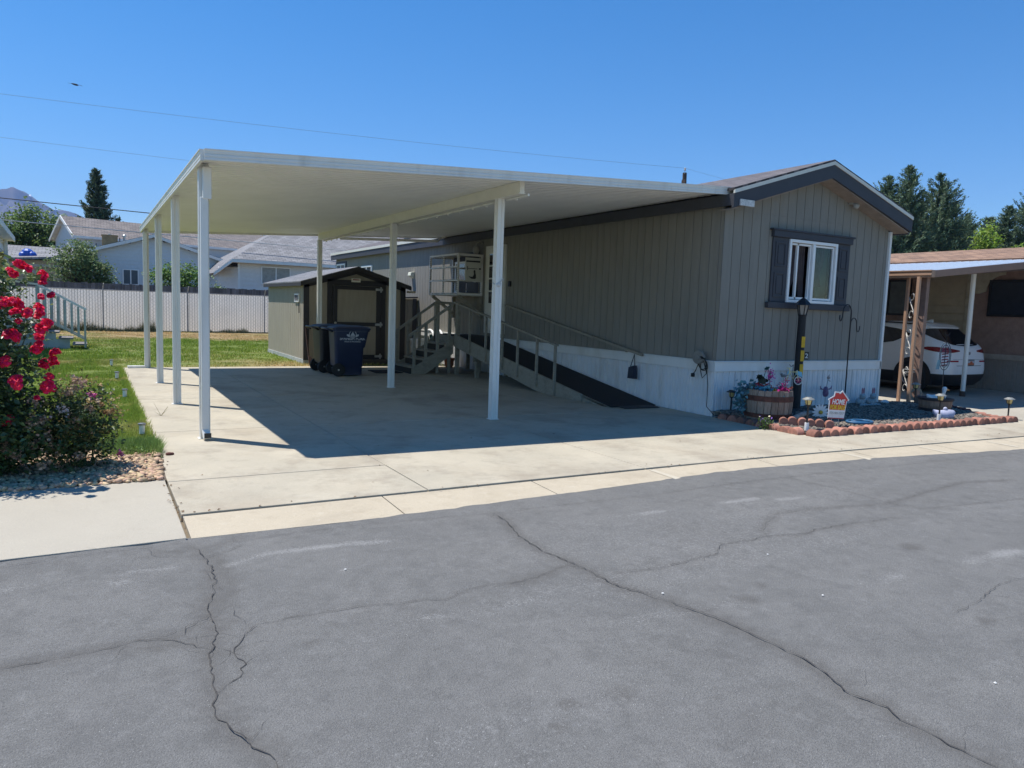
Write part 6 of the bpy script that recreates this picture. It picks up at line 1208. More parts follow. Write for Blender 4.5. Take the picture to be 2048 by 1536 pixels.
leaves('young_leaves', p3, .045, RL2, rb, aspect=.62, up=.5, curl=.12)
b = MB()
for k in range(26):
    e = c1[rng.integers(len(c1))]; base = (-.8 + rng.normal() * .08, 7.68 + rng.normal() * .08, 0); mid_ = ((base[0] + e[0]) / 2 - .02, (base[1] + e[1]) / 2, e[2] * .6); b.tube([base, mid_, tuple(e)], [.012, .009, .004], 6)
b.build('cane', M('rose_cane', (.07, .08, .03), .7), rb)
def bloom_mesh(name, seed, mat):
    r = np.random.default_rng(seed); b = MB()
    cen = [(0, 0, 0, 1)] + [(.55 * math.cos(a), .55 * math.sin(a), r.uniform(-.4, .4), r.uniform(.5, .75)) for a in r.uniform(0, 6.28, 4)]
    for cx, cy, cz_, s in cen:
        ax = Vector((cx, cy, .8 + cz_)).normalized(); q_ = Vector((0, 0, 1)).rotation_difference(ax).to_matrix()
        for ring_, (n_, tilt, L_, wd) in enumerate(((5, .25, .42, .34), (7, .6, .6, .42), (9, 1.0, .78, .46), (10, 1.45, .86, .48), (9, 1.9, .8, .5))):
            for k in range(n_):
                a = 2 * PI * (k + .5 * ring_) / n_ + r.uniform(-.2, .2); t = tilt + r.uniform(-.2, .2); L2 = L_ * r.uniform(.8, 1.1)
                d = Vector((math.sin(t) * math.cos(a), math.sin(t) * math.sin(a), math.cos(t))); sd = Vector((-math.sin(a), math.cos(a), 0)); nn = d.cross(sd)
                rows = [(0.12, .12, 0), (.55, 1, -.10), (.85, 1.0, .02), (1.0, .6, .14 + r.uniform(-.05, .08))]; vs = []
                for u, ww, up_ in rows:
                    for e_ in (-1, 0, 1): vs.append(tuple((q_ @ (d * L2 * u + sd * (e_ * wd * .5 * ww) + nn * (up_ + (.07 if e_ == 0 else 0) * ww) * -1)) * s + Vector((cx, cy, cz_)) * .9))
                b.add(vs, [(i * 3 + j, i * 3 + j + 1, i * 3 + j + 4, i * 3 + j + 3) for i in range(3) for j in range(2)])
    me = b.mesh(name); me.materials.append(mat); me.polygons.foreach_set('use_smooth', [True] * len(me.polygons)); return me
RR = M('rose_red', (.90, .016, .095), .5, island=.3, hueisl=.012, transl=.35, spec=.3)
bm = [bloom_mesh('rose_bloom', k, RR) for k in (1, 2, 3)]
for k, (x, y, z, r) in enumerate(ROSES):
    o = bpy.data.objects.new('rose_bloom', bm[k % 3]); COL.objects.link(o); o.parent = rb; o.location = Vector((x, y, z)) - W[rb]; s = r * .98; o.scale = (s, s, s); o.rotation_euler = (random.uniform(.3, 1.3), random.uniform(-.5, .5), random.uniform(-.9, .9))
r2 = thing('faded_rose_bush', 'low sprawling rose bush with faded brown and pink blooms beside the pebbles', 'rose bush', (-.08, 7.7, 0))
c2, p2 = limb_cloud((-.14, 7.72, .40), (.36, .42, .42), 190, 24, .75, .055, .35); p2 = p2[(p2[:, 2] > .03) & (p2[:, 2] < .9 - .55 * np.clip(p2[:, 0] + .05, 0, 1) * 1.2)]
leaves('foliage', p2, .041, M('rose_leaf_small', (.075, .12, .042), .5, island=.5, hueisl=.03, transl=.3), r2, aspect=.6, up=.5)
c4, p4 = limb_cloud((-.10, 7.66, .56), (.32, .34, .28), 60, 10, .7, .05, .85); p4 = p4[p4[:, 2] > .25]
leaves('tip_leaves', p4, .036, M('rose_tip', (.36, .27, .10), .55, island=.5, hueisl=.03, transl=.3), r2, aspect=.55, up=.6)
b = MB()
for k in range(18):
    e = c2[rng.integers(len(c2))]; b.tube([(-.1 + rng.normal() * .05, 7.72 + rng.normal() * .05, 0), (e[0] * .6 - .04, (e[1] + 7.72) / 2, e[2] * .7), tuple(e)], [.009, .006, .003], 5)
b.build('cane', M('rose_cane', (.07, .08, .03), .7), r2)
FB = M('faded_bloom', (.50, .35, .26), .8, island=.5, hueisl=.03, transl=.2)
for k, (x, y, z, r) in enumerate(FADED):
    m_ = 40; p = np.array((x, y, z)) + rng.normal(size=(m_, 3)) * r * .5
    mat = FB
    if k == 0: mat = M('pale_bloom', (.66, .56, .55), .7, island=.2, transl=.2)
    if k == 18: mat = FB
    if k >= 25 and k < 28: mat = M('tan_bloom', (.42, .26, .12), .7, island=.4, transl=.2)
    leaves('faded_bloom', p, max(.028, r * .62), mat, r2, aspect=.85, up=.2, curl=.25)
for (x, y, z) in ((.018, 7.5, .71), (.225, 7.5, .16)): leaves('pink_bloom', np.array((x, y, z)) + rng.normal(size=(26, 3)) * .016, .03, M('pink_petal', (.62, .12, .34), .6, island=.2, transl=.25), r2, aspect=.9)

# ------------------------------------------------------------------ generic trees
BARK = M('bark', (.10, .075, .055), .95, scale=6, stretch=(4, 4, .6), var=.25, bump=.8, bscale=20)
def broadleaf(name, label, base, h, crown, ncl, per, leaf, mat, sig, trunk=.12, group=None, cz_=None, forks=5, shell=.45):
    t = thing(name, label, 'tree' if h > 2.6 else 'bush', base, 0, group)
    bx, by, bz = base; cc = (bx, by, bz + (cz_ if cz_ else h - crown[2])); cen, P = limb_cloud(cc, crown, ncl, per, .7, sig, shell); P = P[P[:, 2] > bz + .05]
    leaves('crown', P, leaf, mat, t, aspect=.65, up=.5)
    b = MB(); b.tube([(bx, by, bz - .1), (bx + .02, by, bz + (cc[2] - bz) * .5), (bx - .02, by, cc[2])], [trunk, trunk * .75, trunk * .5], 8)
    for k in range(forks * 3):
        e = cen[rng.integers(len(cen))]; s = bz + (cc[2] - bz) * rng.uniform(.45, 1); m_ = ((bx + e[0]) / 2, (by + e[1]) / 2, max(s, (s + e[2]) / 2)); b.tube([(bx, by, s), m_, tuple(e)], [trunk * .45, trunk * .28, trunk * .08], 6)
    b.build('trunk', BARK, t, smooth=True); return t
def conifer(name, label, base, h, rad, mat, nl=30, up=.45, leaf=.28, top=.15, dens=1.0, group=None, z0=.1, pw=.75):
    t = thing(name, label, 'tree', base, 0, group); bx, by, bz = base; P = []; A = []; b = MB(); b.tube([(bx, by, bz - .1), (bx, by, bz + h * .6), (bx, by, bz + h)], [.16 * h / 9, .1 * h / 9, .015], 7)
    for k in range(int(nl * 7)):
        u = rng.uniform(z0, 1); z = bz + h * u; L_ = rad * (1 - u) ** pw * rng.uniform(.4, 1.22) + top; a = rng.uniform(0, 2 * PI); d = np.array([math.cos(a), math.sin(a), 0]); n_ = max(5, int(L_ * 13 * dens))
        s = np.linspace(.15, 1, n_)[:, None]; tilt = up * rng.uniform(.5, 1.3); pts = np.array([bx, by, z]) + d * L_ * s * np.array([1, 1, 0]) + np.array([0, 0, 1.]) * (L_ * (tilt * s ** 2 - .12 * s))
        rep = 4; Q = np.repeat(pts, rep, 0) + rng.normal(size=(n_ * rep, 3)) * (.035 * h / 6 + .03) * (.45 + .55 * (1 - u)) ; P.append(Q); A.append(np.repeat(d[None] + np.array([[0, 0, tilt * 1.5]]), len(Q), 0) + rng.normal(size=(len(Q), 3)) * .45)
        if k % 3 == 0: b.tube([tuple(pts[0]), tuple(pts[-1])], [.02, .006], 4)
    P = np.concatenate(P); A = np.concatenate(A); leaves('crown', P, leaf, mat, t, aspect=.22, up=.1, axis=A, curl=.05); b.build('trunk', BARK, t); return t

PINE = M('pine_needles', (.115, .175, .09), .7, island=.5, hueisl=.02, transl=.15); LIME = M('lime_leaf', (.24, .36, .045), .6, island=.4, hueisl=.02, transl=.4); MIDG = M('mid_leaf', (.15, .23, .06), .6, island=.5, hueisl=.02, transl=.3); DARKG = M('dark_leaf', (.085, .13, .06), .65, island=.5, hueisl=.02, transl=.2); APPLE = M('grey_leaf', (.17, .24, .09), .6, island=.5, hueisl=.02, transl=.3)
PL = 'tall dark pine trees behind the neighbour home'
def at(x, y, s): return (x * s, y * s, -.1)
for k, (rx_, hh, rad, s, lab) in enumerate(((1.477, 10.9, 2.1, .52, 'tall dark pine nearest the grey home roof, its top half hidden by the roof edge'), (1.545, 11.4, 2.0, .50, 'tallest slim pine, second from the grey home roof'), (1.66, 11.3, 2.6, .50, 'broad pine with bushy sides, third from the grey home roof'), (1.78, 9.6, 2.1, .54, 'shorter round topped pine behind the middle of the brown roof'), (1.955, 10.4, 2.0, .52, 'pine with upright tips at the right edge of the photo'), (2.06, 12.0, 2.2, .50, 'pine at the far right cut by the edge of the photo'), (1.42, 9.6, 1.6, .56, 'pine mostly hidden behind the gable of the grey home'), (1.60, 9.9, 2.2, .53, 'short pine filling the gap between the slim pine and the broad pine'), (1.72, 10.0, 2.1, .52, 'short pine filling the gap right of the broad pine'), (1.87, 9.7, 2.1, .54, 'low dark pine behind the yellow green tree'))):
    Y = 60 * s; conifer('pine_tree', lab, (rx_ * Y, Y, -.1), hh * 1.03, rad * 1.6, PINE, 66, .75, .25, .05, 1.1, PL, .04, .68)
broadleaf('maple_tree', 'yellow green leafy tree rising between the pines and the right edge', (1.862 * 26.5, 26.5, 0), 8.3, (.7, .8, 1.5), 34, 30, .17, LIME, .24, .1, cz_=6.7, shell=.4)
broadleaf('maple_tree', 'bright green sapling crown peeping over the brown roof at the right edge', (2.05 * 24, 24, 0), 6.9, (.8, .8, 1.0), 24, 30, .17, LIME, .24, .1, cz_=5.8, shell=.4)
broadleaf('maple_tree', 'small bright green crown low over the brown roof under the broad pine', (1.66 * 25, 25, 0), 5.2, (.9, .9, .9), 18, 34, .18, LIME, .25, .08, cz_=4.5, shell=.4)
# left background
broadleaf('broadleaf_tree', 'large rounded green tree behind the far low house under the mountain', (-2.9, 60, 0), 7.2, (2.6, 1.6, 2.6), 170, 80, .19, MIDG, .36, .2, cz_=4.6, forks=6)
broadleaf('broadleaf_tree', 'second green tree crowding the left home eave', (-5.4, 58, 0), 6.6, (1.7, 1.4, 2.4), 90, 70, .19, MIDG, .34, .18, cz_=4.2)
conifer('cypress_tree', 'dark pointed evergreen rising behind the grey house roof', (.72, 68, 0), 11.3, 2.05, DARKG, 80, .75, .30, .08, 1.3, None, .06, .68)
conifer('cypress_tree', 'small dark evergreen at the right foot of the pointed evergreen', (2.2, 68, 0), 7.7, .75, DARKG, 22, .7, .32, .2, 1.2, None, .1, .6)
broadleaf('fruit_tree', 'open green fruit tree with forked trunk behind the dark wooden fence', (-.45, 41.5, 0), 4.3, (1.25, 1.0, 1.25), 95, 46, .13, APPLE, .19, .11, cz_=2.95, forks=6, shell=.3)
broadleaf('fruit_tree', 'smaller green shrub leaning right of the fruit tree behind the fence', (.55, 41.8, 0), 3.1, (.55, .6, .8), 34, 40, .12, APPLE, .17, .07, cz_=2.3, shell=.3)
broadleaf('leafy_bush', 'bright green bush behind the fence in front of the pale gable wall', (4.0, 41, 0), 3.3, (1.35, .9, .85), 80, 44, .13, M('bush_leaf', (.16, .27, .06), .6, island=.45, hueisl=.02, transl=.3), .19, .09, cz_=2.45, shell=.3)
broadleaf('leafy_bush', 'low green bush beside the corner of the pale house with hip roof', (5.75, 41, 0), 2.3, (.35, .5, .5), 26, 30, .11, MIDG, .15, .05, cz_=1.75, shell=.3)
broadleaf('plum_tree', 'small purple leaved tree top showing above the hip roof', (11.2, 66, 0), 8.2, (.8, .8, 1.2), 24, 34, .22, M('plum_leaf', (.10, .035, .05), .6, island=.4, transl=.2), .26, .08, cz_=6.9, shell=.4)
broadleaf('broadleaf_tree', 'distant grey green treetop showing between hip roof and carport', (14.2, 74, 0), 10.6, (1.9, 1.4, 1.8), 40, 44, .26, DARKG, .36, .12, cz_=8.9, shell=.4)
broadleaf('leafy_bush', 'small round green treetop beside the far house roof', (8.3, 60, 0), 5.2, (.45, .5, .6), 16, 34, .18, LIME, .2, .05, cz_=4.6, shell=.3)
broadleaf('leafy_bush', 'low green shrub before the wall of the far low house', (-2.15, 43, 0), 2.9, (.7, .6, .7), 30, 36, .13, APPLE, .18, .06, cz_=2.2, shell=.3)

# ------------------------------------------------------------------ fences
cf = thing('chain_link_fence', 'chain link fence with pale privacy slats along the back of the lawn', 'fence', (0, 37, 0))
FX0, FX1, FH = -14.0, 26.0, 1.80
b = MB(); x = FX0
while x < FX1: b.add([(x, 37.0 + .012 * (int(x * 9) % 2), .03), (x + .095, 37.0 + .012 * (int(x * 9) % 2), .03), (x + .095, 37.0, FH + random.uniform(-.03, .01)), (x, 37.0, FH + random.uniform(-.03, .01))], [(0, 1, 2, 3)]); x += .108
b.build('slats', M('fence_slat', (.86, .83, .78), .7, var=.04, scale=1.2, island=.06, transl=.7), cf)
b = MB(); st = .16; k = FX0
while k < FX1:
    for s in (-1, 1): b.beam((k, 36.975, .02), (k + s * FH, 36.975, FH), .007, .007)
    k += st
b.build('wire_mesh', M('mesh_wire', (.52, .51, .49), .5), cf)
b = MB(); b.tube([(FX0, 36.97, FH), (FX1, 36.97, FH)], .02, 6); b.build('top_rail', M('galv_mesh', (.34, .34, .34), .5, metal=.4), cf)
for x in (-13, -9.6, -6.2, -2.8, .55, 3.95, 7.35, 10.8, 14.2, 17.6, 21):
    b = MB(); b.tube([(x, 36.95, 0), (x, 36.95, FH + .05), (x + .03, 36.85, FH + .28)], .028, 7); b.build('post', M('galv_mesh', (.30, .30, .30)), cf)
wf = thing('board_fence', 'weathered dark board fence showing above the pale slatted fence', 'fence', (0, 39.5, 0))
b = MB(); x = -14.0
while x < 26: b.box(x, 39.5, 0, x + .135, 39.52, 2.12 + random.uniform(-.03, .02)); x += .14
b.build('boards', M('weathered_board', (.15, .13, .125), .95, var=.2, scale=3, stretch=(2, 2, .3), island=.25), wf)
b = MB(); b.box(-14, 39.46, 1.6, 26, 39.5, 1.7); b.box(-14, 39.46, .5, 26, 39.5, .6); b.build('rail', M('weathered_rail', (.13, .11, .10), .95), wf)
for x in range(-14, 26, 3):
    b = MB(); b.box(x, 39.4, 0, x + .09, 39.5, 2.0); b.build('post', M('weathered_rail', (.13, .11, .10)), wf)

# ------------------------------------------------------------------ houses beyond the fence
LAPW = M('white_lap', (.74, .72, .70), .6, var=.03); LAPB = M('pale_blue_lap', (.62, .66, .68), .6, var=.03)
def lapwall(p0, p1, nrm, z0, z1, per=.24, topf=None):
    """clapboard: each course leans out at its foot; topf(d) limits the height"""
    b = MB(); p0 = Vector((*p0, 0)); p1 = Vector((*p1, 0)); n_ = Vector((*nrm, 0)); D = (p1 - p0).length; z = z0
    while z < z1 - .01:
        a, c = 0.0, D; zz = min(z + per, z1)
        if topf:
            ds = [d for d in np.linspace(0, D, 200) if topf(d) > z + per * .5]
            if not ds: break
            a, c = ds[0], ds[-1]
        A = p0 + (p1 - p0) * (a / D); B = p0 + (p1 - p0) * (c / D); o = n_ * .035
        b.add([(A.x + o.x, A.y + o.y, z), (B.x + o.x, B.y + o.y, z), (B.x, B.y, zz), (A.x, A.y, zz), (A.x, A.y, z), (B.x, B.y, z)], [(0, 1, 2, 3), (4, 5, 1, 0)]); z = zz
    return b
def hwin(par, x0, x1, z0, z1, y, mat=None, t=.06):
    b = MB()
    for (a, c, d, e) in ((x0, x0 + t, z0, z1), (x1 - t, x1, z0, z1), (x0 + t, x1 - t, z0, z0 + t), (x0 + t, x1 - t, z1 - t, z1), ((x0 + x1) / 2 - t / 2, (x0 + x1) / 2 + t / 2, z0 + t, z1 - t)): b.box(a, y - .05, d, c, y + .02, e)
    wo = b.build('window', VINYL, par); b = MB(); b.box(x0 + t, y - .02, z0 + t, x1 - t, y - .005, z1 - t); b.build('pane', mat or GLASS, wo)
hh = thing('hip_roof_house', 'white clapboard house with grey hip roof beyond the fence and shed', 'house', (12, 44, 0))
lapwall((7.35, 44.0), (24, 44.0), (0, -1), 0, 3.7).build('wall', LAPW, hh)
b = lapwall((6.45, 45.2), (7.35, 44.0), (-.8, -.6), 0, 3.4); b2 = lapwall((6.45, 45.2), (6.45, 52), (-1, 0), 0, 3.2); b.add(b2.v, b2.f); b.build('side_wall', LAPW, hh)
b = MB(); b.box(7.30, 43.94, 0, 7.42, 44.02, 3.66); b.build('corner_trim', VINYL, hh)
GSH = shingle('grey_shingle', (.27, .265, .27), (.18, .175, .18), 'x', .2)
b = MB(); b.add([(6.92, 43.4, 3.80), (25, 43.4, 3.80), (21, 48.6, 6.15), (10.6, 48.6, 6.15), (25, 54, 3.8), (6.92, 54, 3.8), (6.1, 44.3, 3.02), (6.1, 53, 3.02)], [(0, 1, 2, 3), (1, 4, 2), (4, 5, 3, 2), (0, 3, 5), (6, 0, 5, 7)]); b.build('roof', GSH, hh)
b = MB(); b.box(6.9, 43.36, 3.62, 25, 43.42, 3.79); b.extr([(6.06, 44.26, 2.86), (6.9, 43.36, 3.62), (6.9, 43.36, 3.79), (6.06, 44.26, 3.03)], (.06, .06, 0)); b.build('fascia', WHITE, hh); b = MB(); b.box(6.95, 43.42, 3.62, 24.9, 43.99, 3.66); b.build('soffit', M('soffit_cream', (.6, .52, .42), .7), hh)
hwin(hh, 8.55, 10.2, 2.5, 3.5, 43.97, M('blind_glass', (.33, .33, .31), .3)); hwin(hh, 6.6, 6.62, 2.2, 3.0, 45.1)
b = MB(); b.box(11.3, 43.2, 2.6, 13.2, 43.9, 2.75); b.build('awning', VINYL, hh)
gh = thing('gable_house', 'pale blue clapboard house with a wide front gable and a raised grey roof behind', 'house', (3.4, 50, 0))
gz_ = lambda d: 3.92 + (1.14 * (1 - abs(d - 3.85) / 3.85))
lapwall((-.45, 49.0), (7.25, 49.0), (0, -1), 0, 5.1, .2, gz_).build('wall', LAPB, gh)
b = MB()
for xa, xb in ((-.75, 3.4), (3.4, 7.55)): 
    za, zb = (3.83, 5.16) if xa < 0 else (5.16, 3.83); b.extr([(xa, 48.6, za), (xb, 48.6, zb), (xb, 48.6, zb + .06), (xa, 48.6, za + .06)], (0, 9, 0))
b.build('roof', GSH, gh)
b = MB()
for xa, xb in ((-.75, 3.4), (3.4, 7.55)):
    za, zb = (3.83, 5.16) if xa < 0 else (5.16, 3.83); b.extr([(xa, 48.56, za - .14), (xb, 48.56, zb - .14), (xb, 48.56, zb + .04), (xa, 48.56, za + .04)], (0, .05, 0))
b.build('bargeboard', WHITE, gh); hwin(gh, 1.75, 2.6, 2.2, 3.12, 48.97, M('far_glass', (.07, .09, .11), .35))
# raised storey behind, its ridge running off to the right
up_ = thing('raised_storey', 'upper storey', 'house', (0, 0, 0)); bpy.data.objects.remove(up_)
def U(x, y, z): a = R(14); return (-.55 + x * math.cos(a) - y * math.sin(a), 51.6 + x * math.sin(a) + y * math.cos(a), z)
b = MB(); b.add([U(0, 0, 3.2), U(13, 0, 3.2), U(13, 0, 5.0), U(0, 0, 5.0), U(0, 5, 3.2), U(0, 5, 5.0), U(0, 2.5, 6.25)], [(0, 1, 2, 3), (4, 0, 3, 6, 5)]); b.build('upper_wall', LAPB, gh)
b = MB(); b.add([U(-.25, -.35, 4.98), U(13, -.35, 4.98), U(13, 2.5, 6.32), U(-.25, 2.5, 6.32), U(-.25, 5.35, 4.98), U(13, 5.35, 4.98)], [(0, 1, 2, 3), (3, 2, 5, 4)]); b3 = MB(); b3.add([(a_, c_, d_ - .04) for a_, c_, d_ in b.v], b.f); b3.build('upper_soffit', WHITE, gh); b.build('upper_roof', shingle('worn_shingle', (.25, .215, .195), (.155, .135, .13), 'x', .2), gh)
b = MB(); b.beam(U(-.27, -.4, 4.92), U(-.27, 2.5, 6.26), .05, .17); b.beam(U(-.27, 5.4, 4.92), U(-.27, 2.5, 6.26), .05, .17); b.beam(U(-.27, -.38, 4.93), U(13, -.38, 4.93), .05, .14); b.build('upper_bargeboard', WHITE, gh)
b = MB(); b.box(.75, 49.3, 4.32, 1.55, 49.9, 4.98); b.box(.72, 49.27, 4.98, 1.58, 49.93, 5.04); b.build('roof_cooler', M('cooler_tan', (.33, .235, .12), .8, scale=4, var=.2), gh); b = MB(); b.tube([(1.9, 49.6, 4.4), (1.9, 49.6, 5.0)], .06); b.lathe([(.11, 0), (.11, .08), (.03, .14)], (1.9, 49.6, 5.0), 12); b.tube([(1.15, 49.6, 5.0), (1.15, 49.6, 5.12)], .09); b.build('vent_pipe', M('galvanised', (.5, .5, .48)), gh)
b = MB()
for x, z in ((.45, 4.2), (1.65, 4.6), (-.1, 4.0)): b.tube([(x, 49.2, z), (x, 49.2, z + .3)], .03, 6)
b.build('roof_stub', BLACK, gh)
fh = thing('far_house', 'far house with brown grey gable roof peeking left of the hip roof house', 'house', (7.6, 58, 0))
b = MB(); b.extr([(5.6, 57, 4.6), (7.3, 57, 5.1), (9.4, 57, 4.35), (9.4, 57, 4.42), (7.3, 57, 5.17), (5.6, 57, 4.67)], (0, 7, 0)); b.build('roof', shingle('worn_shingle', (.25, .215, .195), (.155, .135, .13)), fh); lapwall((5.7, 57.3), (9.3, 57.3), (0, -1), 0, 4.4).build('wall', LAPW, fh)
lh = thing('low_house', 'low tan house with grey roof between the left home and the fruit tree', 'house', (-2, 47, 0))
b = MB(); b.add([(-6.0, 45.5, 3.08), (-.9, 45.5, 3.5), (.8, 49.5, 4.1), (-6, 49.5, 4.15), (-.9, 45.5, 3.4), (-6, 45.5, 2.98)], [(0, 1, 2, 3), (5, 4, 1, 0)]); b.build('roof', GSH, lh)
lapwall((-6, 46), (-.8, 46), (0, -1), 0, 3.25).build('wall', M('tan_lap', (.52, .42, .30), .7), lh)
b = MB(); b.box(-6.0, 45.44, 2.9, -.9, 45.5, 3.02); b.build('fascia', M('tan_fascia', (.5, .42, .33), .7), lh)
b = MB(); b.sphere((-2.72, 46.6, 3.6), .30, 9, 6, .85); b.sphere((-2.52, 46.5, 3.5), .24, 8, 6, .9); b.sphere((-2.9, 46.5, 3.5), .22, 8, 6, .8); single(b.build('tarp_bundle', M('blue_tarp', (.015, .09, .45), .5, scale=6, bump=.6, bscale=6), bevel=.05), 'bright blue tarp bundle on the roof of the low house', 'tarp')

# ------------------------------------------------------------------ left neighbour's home and its steps
lm = thing('left_home', 'white clapboard home with deep white eave at the left edge of the photo', 'mobile home', (-2.1, 24, 0), local=False)
a_ = R(1.8)
def Lh(x, y): return (-2.06 + x * math.cos(a_) - (y - 29.3) * math.sin(a_), 29.3 + x * math.sin(a_) + (y - 29.3) * math.cos(a_))
p0, p1 = Lh(-.30, 22.3), Lh(-.30, 29.1); b = lapwall(p1, p0, (1, 0), 0, 3.3, .26); p2_ = Lh(-5, 29.1); b2 = lapwall(p1, p2_, (0, 1), 0, 3.3, .28); b.add(b2.v, b2.f); b2 = lapwall(Lh(-5, 22.3), p0, (0, -1), 0, 3.3, .26); b.add(b2.v, b2.f); b.build('wall', LAPW, lm)
b = MB(); e0, e1, e2, e3 = Lh(.0, 22), Lh(.0, 29.4), Lh(-2.4, 29.4), Lh(-2.4, 22)
b.add([(*e0, 3.36), (*e1, 3.36), (*e2, 3.95), (*e3, 3.95)], [(0, 1, 2, 3)]); b.build('roof', GSH, lm)
b = MB(); b.beam((*Lh(.0, 22), 3.28), (*Lh(.0, 29.4), 3.28), .04, .16); q0, q1, q2, q3 = Lh(-.3, 22), Lh(-.3, 29.4), Lh(0, 29.4), Lh(0, 22); b.add([(*q0, 3.22), (*q1, 3.22), (*q2, 3.22), (*q3, 3.22)], [(0, 1, 2, 3)]); b.build('fascia', WHITE, lm)
b = MB(); c = Lh(-.28, 29.05); b.box(c[0] - .05, c[1] - .1, 0, c[0] + .05, c[1] + .02, 3.22); c = Lh(-.2, 28.8); b.box(c[0] - .04, c[1] - .06, 0, c[0] + .04, c[1] + .04, 3.2); b.build('corner_trim', VINYL, lm)
b = MB(); v = [Lh(-.28, 23), Lh(-.28, 28.6), Lh(.55, 28.6), Lh(.55, 23)]
b.extr([(*v[0], 2.72), (*v[1], 2.72), (*v[2], 2.22), (*v[3], 2.22)], (0, 0, .03)); b.beam((*v[2], 2.2), (*v[3], 2.2), .05, .09); b.build('awning', M('awning_grey', (.32, .33, .34), .6), lm)
b = MB(); c = Lh(-.25, 27.2); b.box(c[0] - .03, c[1] - .5, 1.2, c[0] + .04, c[1] + .5, 2.3); b.build('shutter', M('shutter_brown', (.12, .08, .07), .7), lm)
st_ = thing('entry_steps', 'weathered white wooden steps with slatted handrails at the left home', 'steps', (-.7, 25.2, 0))
STW = M('step_white', (.52, .56, .54), .8, scale=3, var=.1, dirt=((.2, .2, .18), 2, (1, 1, 1), .6)); TR = M('step_tread', (.30, .27, .26), .85, var=.2, scale=5)
for k in range(4):
    x1 = -.08 - .34 * k; z = .17 * (k + 1); b = MB(); b.box(x1 - .34, 24.6, z - .05, x1 + .02, 25.6, z); b.build('tread', TR, st_)
b = MB(); b.extr([(-.48, 24.64, 0), (-.48, 24.64, .29), (-.82, 24.64, .29), (-.82, 24.64, .46), (-1.16, 24.64, .46), (-1.16, 24.64, .63), (-2.0, 24.64, .78), (-2.0, 24.64, 0)], (0, .04, 0)); b.box(-2.0, 24.6, .78, -1.4, 25.6, .83); b.build('side_panel', STW, st_)
for y in (24.62, 25.58):
    b = MB(); b.beam((-.06, y, 1.14), (-1.25, y, 1.82), .06, .05); b.beam((-1.25, y, 1.82), (-2.1, y, 1.92), .06, .05); b.build('handrail', VINYL, st_); b = MB(); b.beam((-.08, y, .28), (-1.3, y, .98), .04, .04); b.build('lower_rail', STW, st_)
    for k in range(8):
        x = -.10 - .165 * k; b = MB(); b.box(x - .025, y - .025, (.05 if k == 0 else .26 + .165 * k * .574), x + .025, y + .025, 1.12 + .165 * k * .571); b.build('baluster', STW, st_)

# ------------------------------------------------------------------ utility pole, cables, bird
PT = (37.4, 41.3, 11.75)
up = thing('utility_pole', 'dark wooden utility pole top rising behind the carport roof', 'utility pole', (PT[0], PT[1], 0))
b = MB(); b.tube([(PT[0] + .3, PT[1], 0), (PT[0], PT[1], PT[2])], [.20, .15], 10); b.box(PT[0] - .17, PT[1] - .3, 7, PT[0] - .1, PT[1] + .1, PT[2] - .5); b.build('pole', M('creosote', (.075, .055, .045), .95, var=.25, scale=3, stretch=(6, 6, .6)), up)
b = MB(); b.tube([(PT[0] - .1, PT[1] - .12, PT[2] - .1), (PT[0] - .1, PT[1] - .12, PT[2] + .2)], .02, 6); b.lathe([(.05, 0), (.085, .05), (.05, .1), (.07, .15), (.03, .2)], (PT[0] - .1, PT[1] - .12, PT[2] + .13), 10); b.build('insulator', M('porcelain', (.45, .42, .40), .3), up)
def sag(p, q, s, n=24): p = Vector(p); q = Vector(q); return [p.lerp(q, t) - Vector((0, 0, s * 4 * t * (1 - t))) for t in np.linspace(0, 1, n)]
WB = M('cable_black', (.02, .02, .022), .6); WP = M('cable_pale', (.62, .60, .56), .5); WG = M('cable_grey', (.2, .23, .28), .5)
def wire(pts, r, mat, label): single(MB().tube(pts, r, 5).build('overhead_cable', mat, smooth=True), label, 'cable')
wire(sag((PT[0] - .1, PT[1] - .12, PT[2] + .3), (-24, 51, 12.2), .45), .008, WG, 'thin upper overhead cable running left from the utility pole top')
wire(sag((PT[0] - .1, PT[1] - .12, PT[2] + .3), (60, 36, 10.2), .5), .007, WG, 'thin overhead cable descending right from the utility pole')
wire(sag((24, 44.8, 9.2), (-24, 51, 10.5), .3), .007, WG, 'thin lower overhead cable passing behind the carport roof corner')
wire(sag((30, 43.2, 5.6), (-24, 47, 6.9), .2), .024, WB, 'thick black overhead cable crossing in front of the pointed evergreen')
wire(sag((30, 43.0, 4.5), (-24, 46.6, 5.8), .2), .022, WP, 'pale twisted overhead cable crossing in front of the grey house roof')
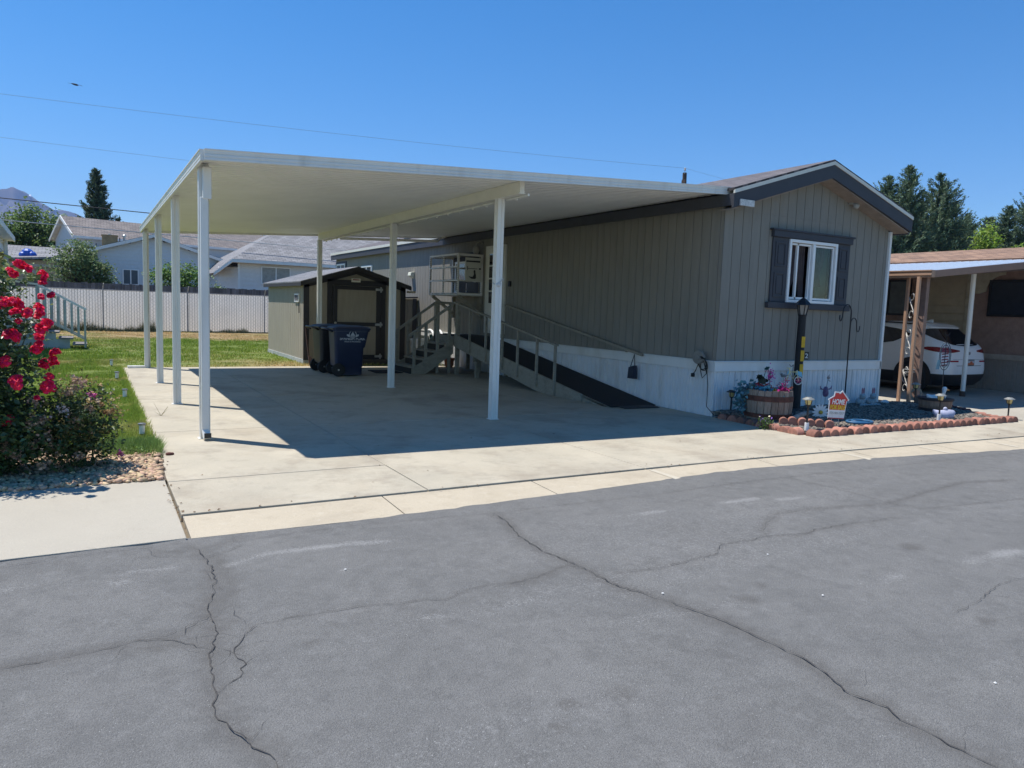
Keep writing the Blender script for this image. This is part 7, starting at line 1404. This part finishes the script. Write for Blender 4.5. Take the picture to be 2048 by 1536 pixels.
# far bird
b = MB(); bx, by, bz = -.6, 72.0, 18.5
b.tube([(bx - .28, by, bz + .03), (bx - .1, by, bz), (bx + .1, by, bz - .02), (bx + .24, by, bz - .05)], [.02, .07, .08, .03], 8)
b.add([(bx - .06, by - .05, bz + .02), (bx + .1, by - .05, bz), (bx + .55, by - .4, bz - .14), (bx + .45, by - .42, bz - .1), (bx - .06, by + .05, bz + .02), (bx + .1, by + .05, bz), (bx - .42, by + .55, bz + .15), (bx - .55, by + .5, bz + .17)], [(0, 1, 2, 3), (4, 7, 6, 5), (3, 2, 1, 0), (5, 6, 7, 4)])
single(b.build('flying_bird', M('bird_dark', (.05, .045, .05), .8)), 'small dark bird gliding high in the blue sky at upper left', 'bird')
# small things in the yard and porch
b = MB()
for k in range(7): a = rng.uniform(0, 6.28); b.tube([(.82, 10.9, 0), (.82 + .09 * math.cos(a), 10.9 + .09 * math.sin(a), .05 + .13 * rng.uniform())], [.0025, .001], 4)
single(b.build('weed_tuft', M('dry_weed', (.22, .20, .09), .9)), 'thin dry weed growing from the drive joint near the third post', 'weed')

b = MB(); b.sphere((.68, 8.12, .015), .028, 9, 6, .6, 1.3, .8); b.sphere((.71, 8.135, .012), .02, 8, 6, .7)
single(b.build('lava_rock', M('red_rock', (.14, .055, .045), .95, scale=20, bump=.8, bscale=30)), 'small dark red rock lying on the drive edge beside the pebbles', 'rock')
p = np.stack([.42 + rng.normal(0, .06, 120), 8.2 + rng.normal(0, .05, 120), rng.uniform(.02, .09, 120)], 1)
single(leaves('weed_plant', p, .035, M('weed_leaf', (.16, .27, .06), .6, island=.4, transl=.3), up=.8), 'small bright green weed growing among the tan pebbles', 'weed')

for k, (x, y) in enumerate([(1.335, 4.302), (3.749, 2.742), (3.569, 1.682), (4.042, 3.412), (2.886, 3.171)]):
    b = MB(); b.add([(x - .008, y - .004, -.024), (x + .006, y - .006, -.025), (x + .009, y + .004, -.022), (x - .003, y + .006, -.024)], [(0, 1, 2, 3)]); b.extr([(x - .004, y - .002, -.026), (x + .003, y - .002, -.026), (x + .002, y + .003, -.026)], (0, 0, .004))
    single(b.build('paper_scrap', M('scrap_white', (.72, .72, .70), .8)), 'tiny white scrap lying on the grey asphalt', 'scrap', 'tiny white scraps on the road')
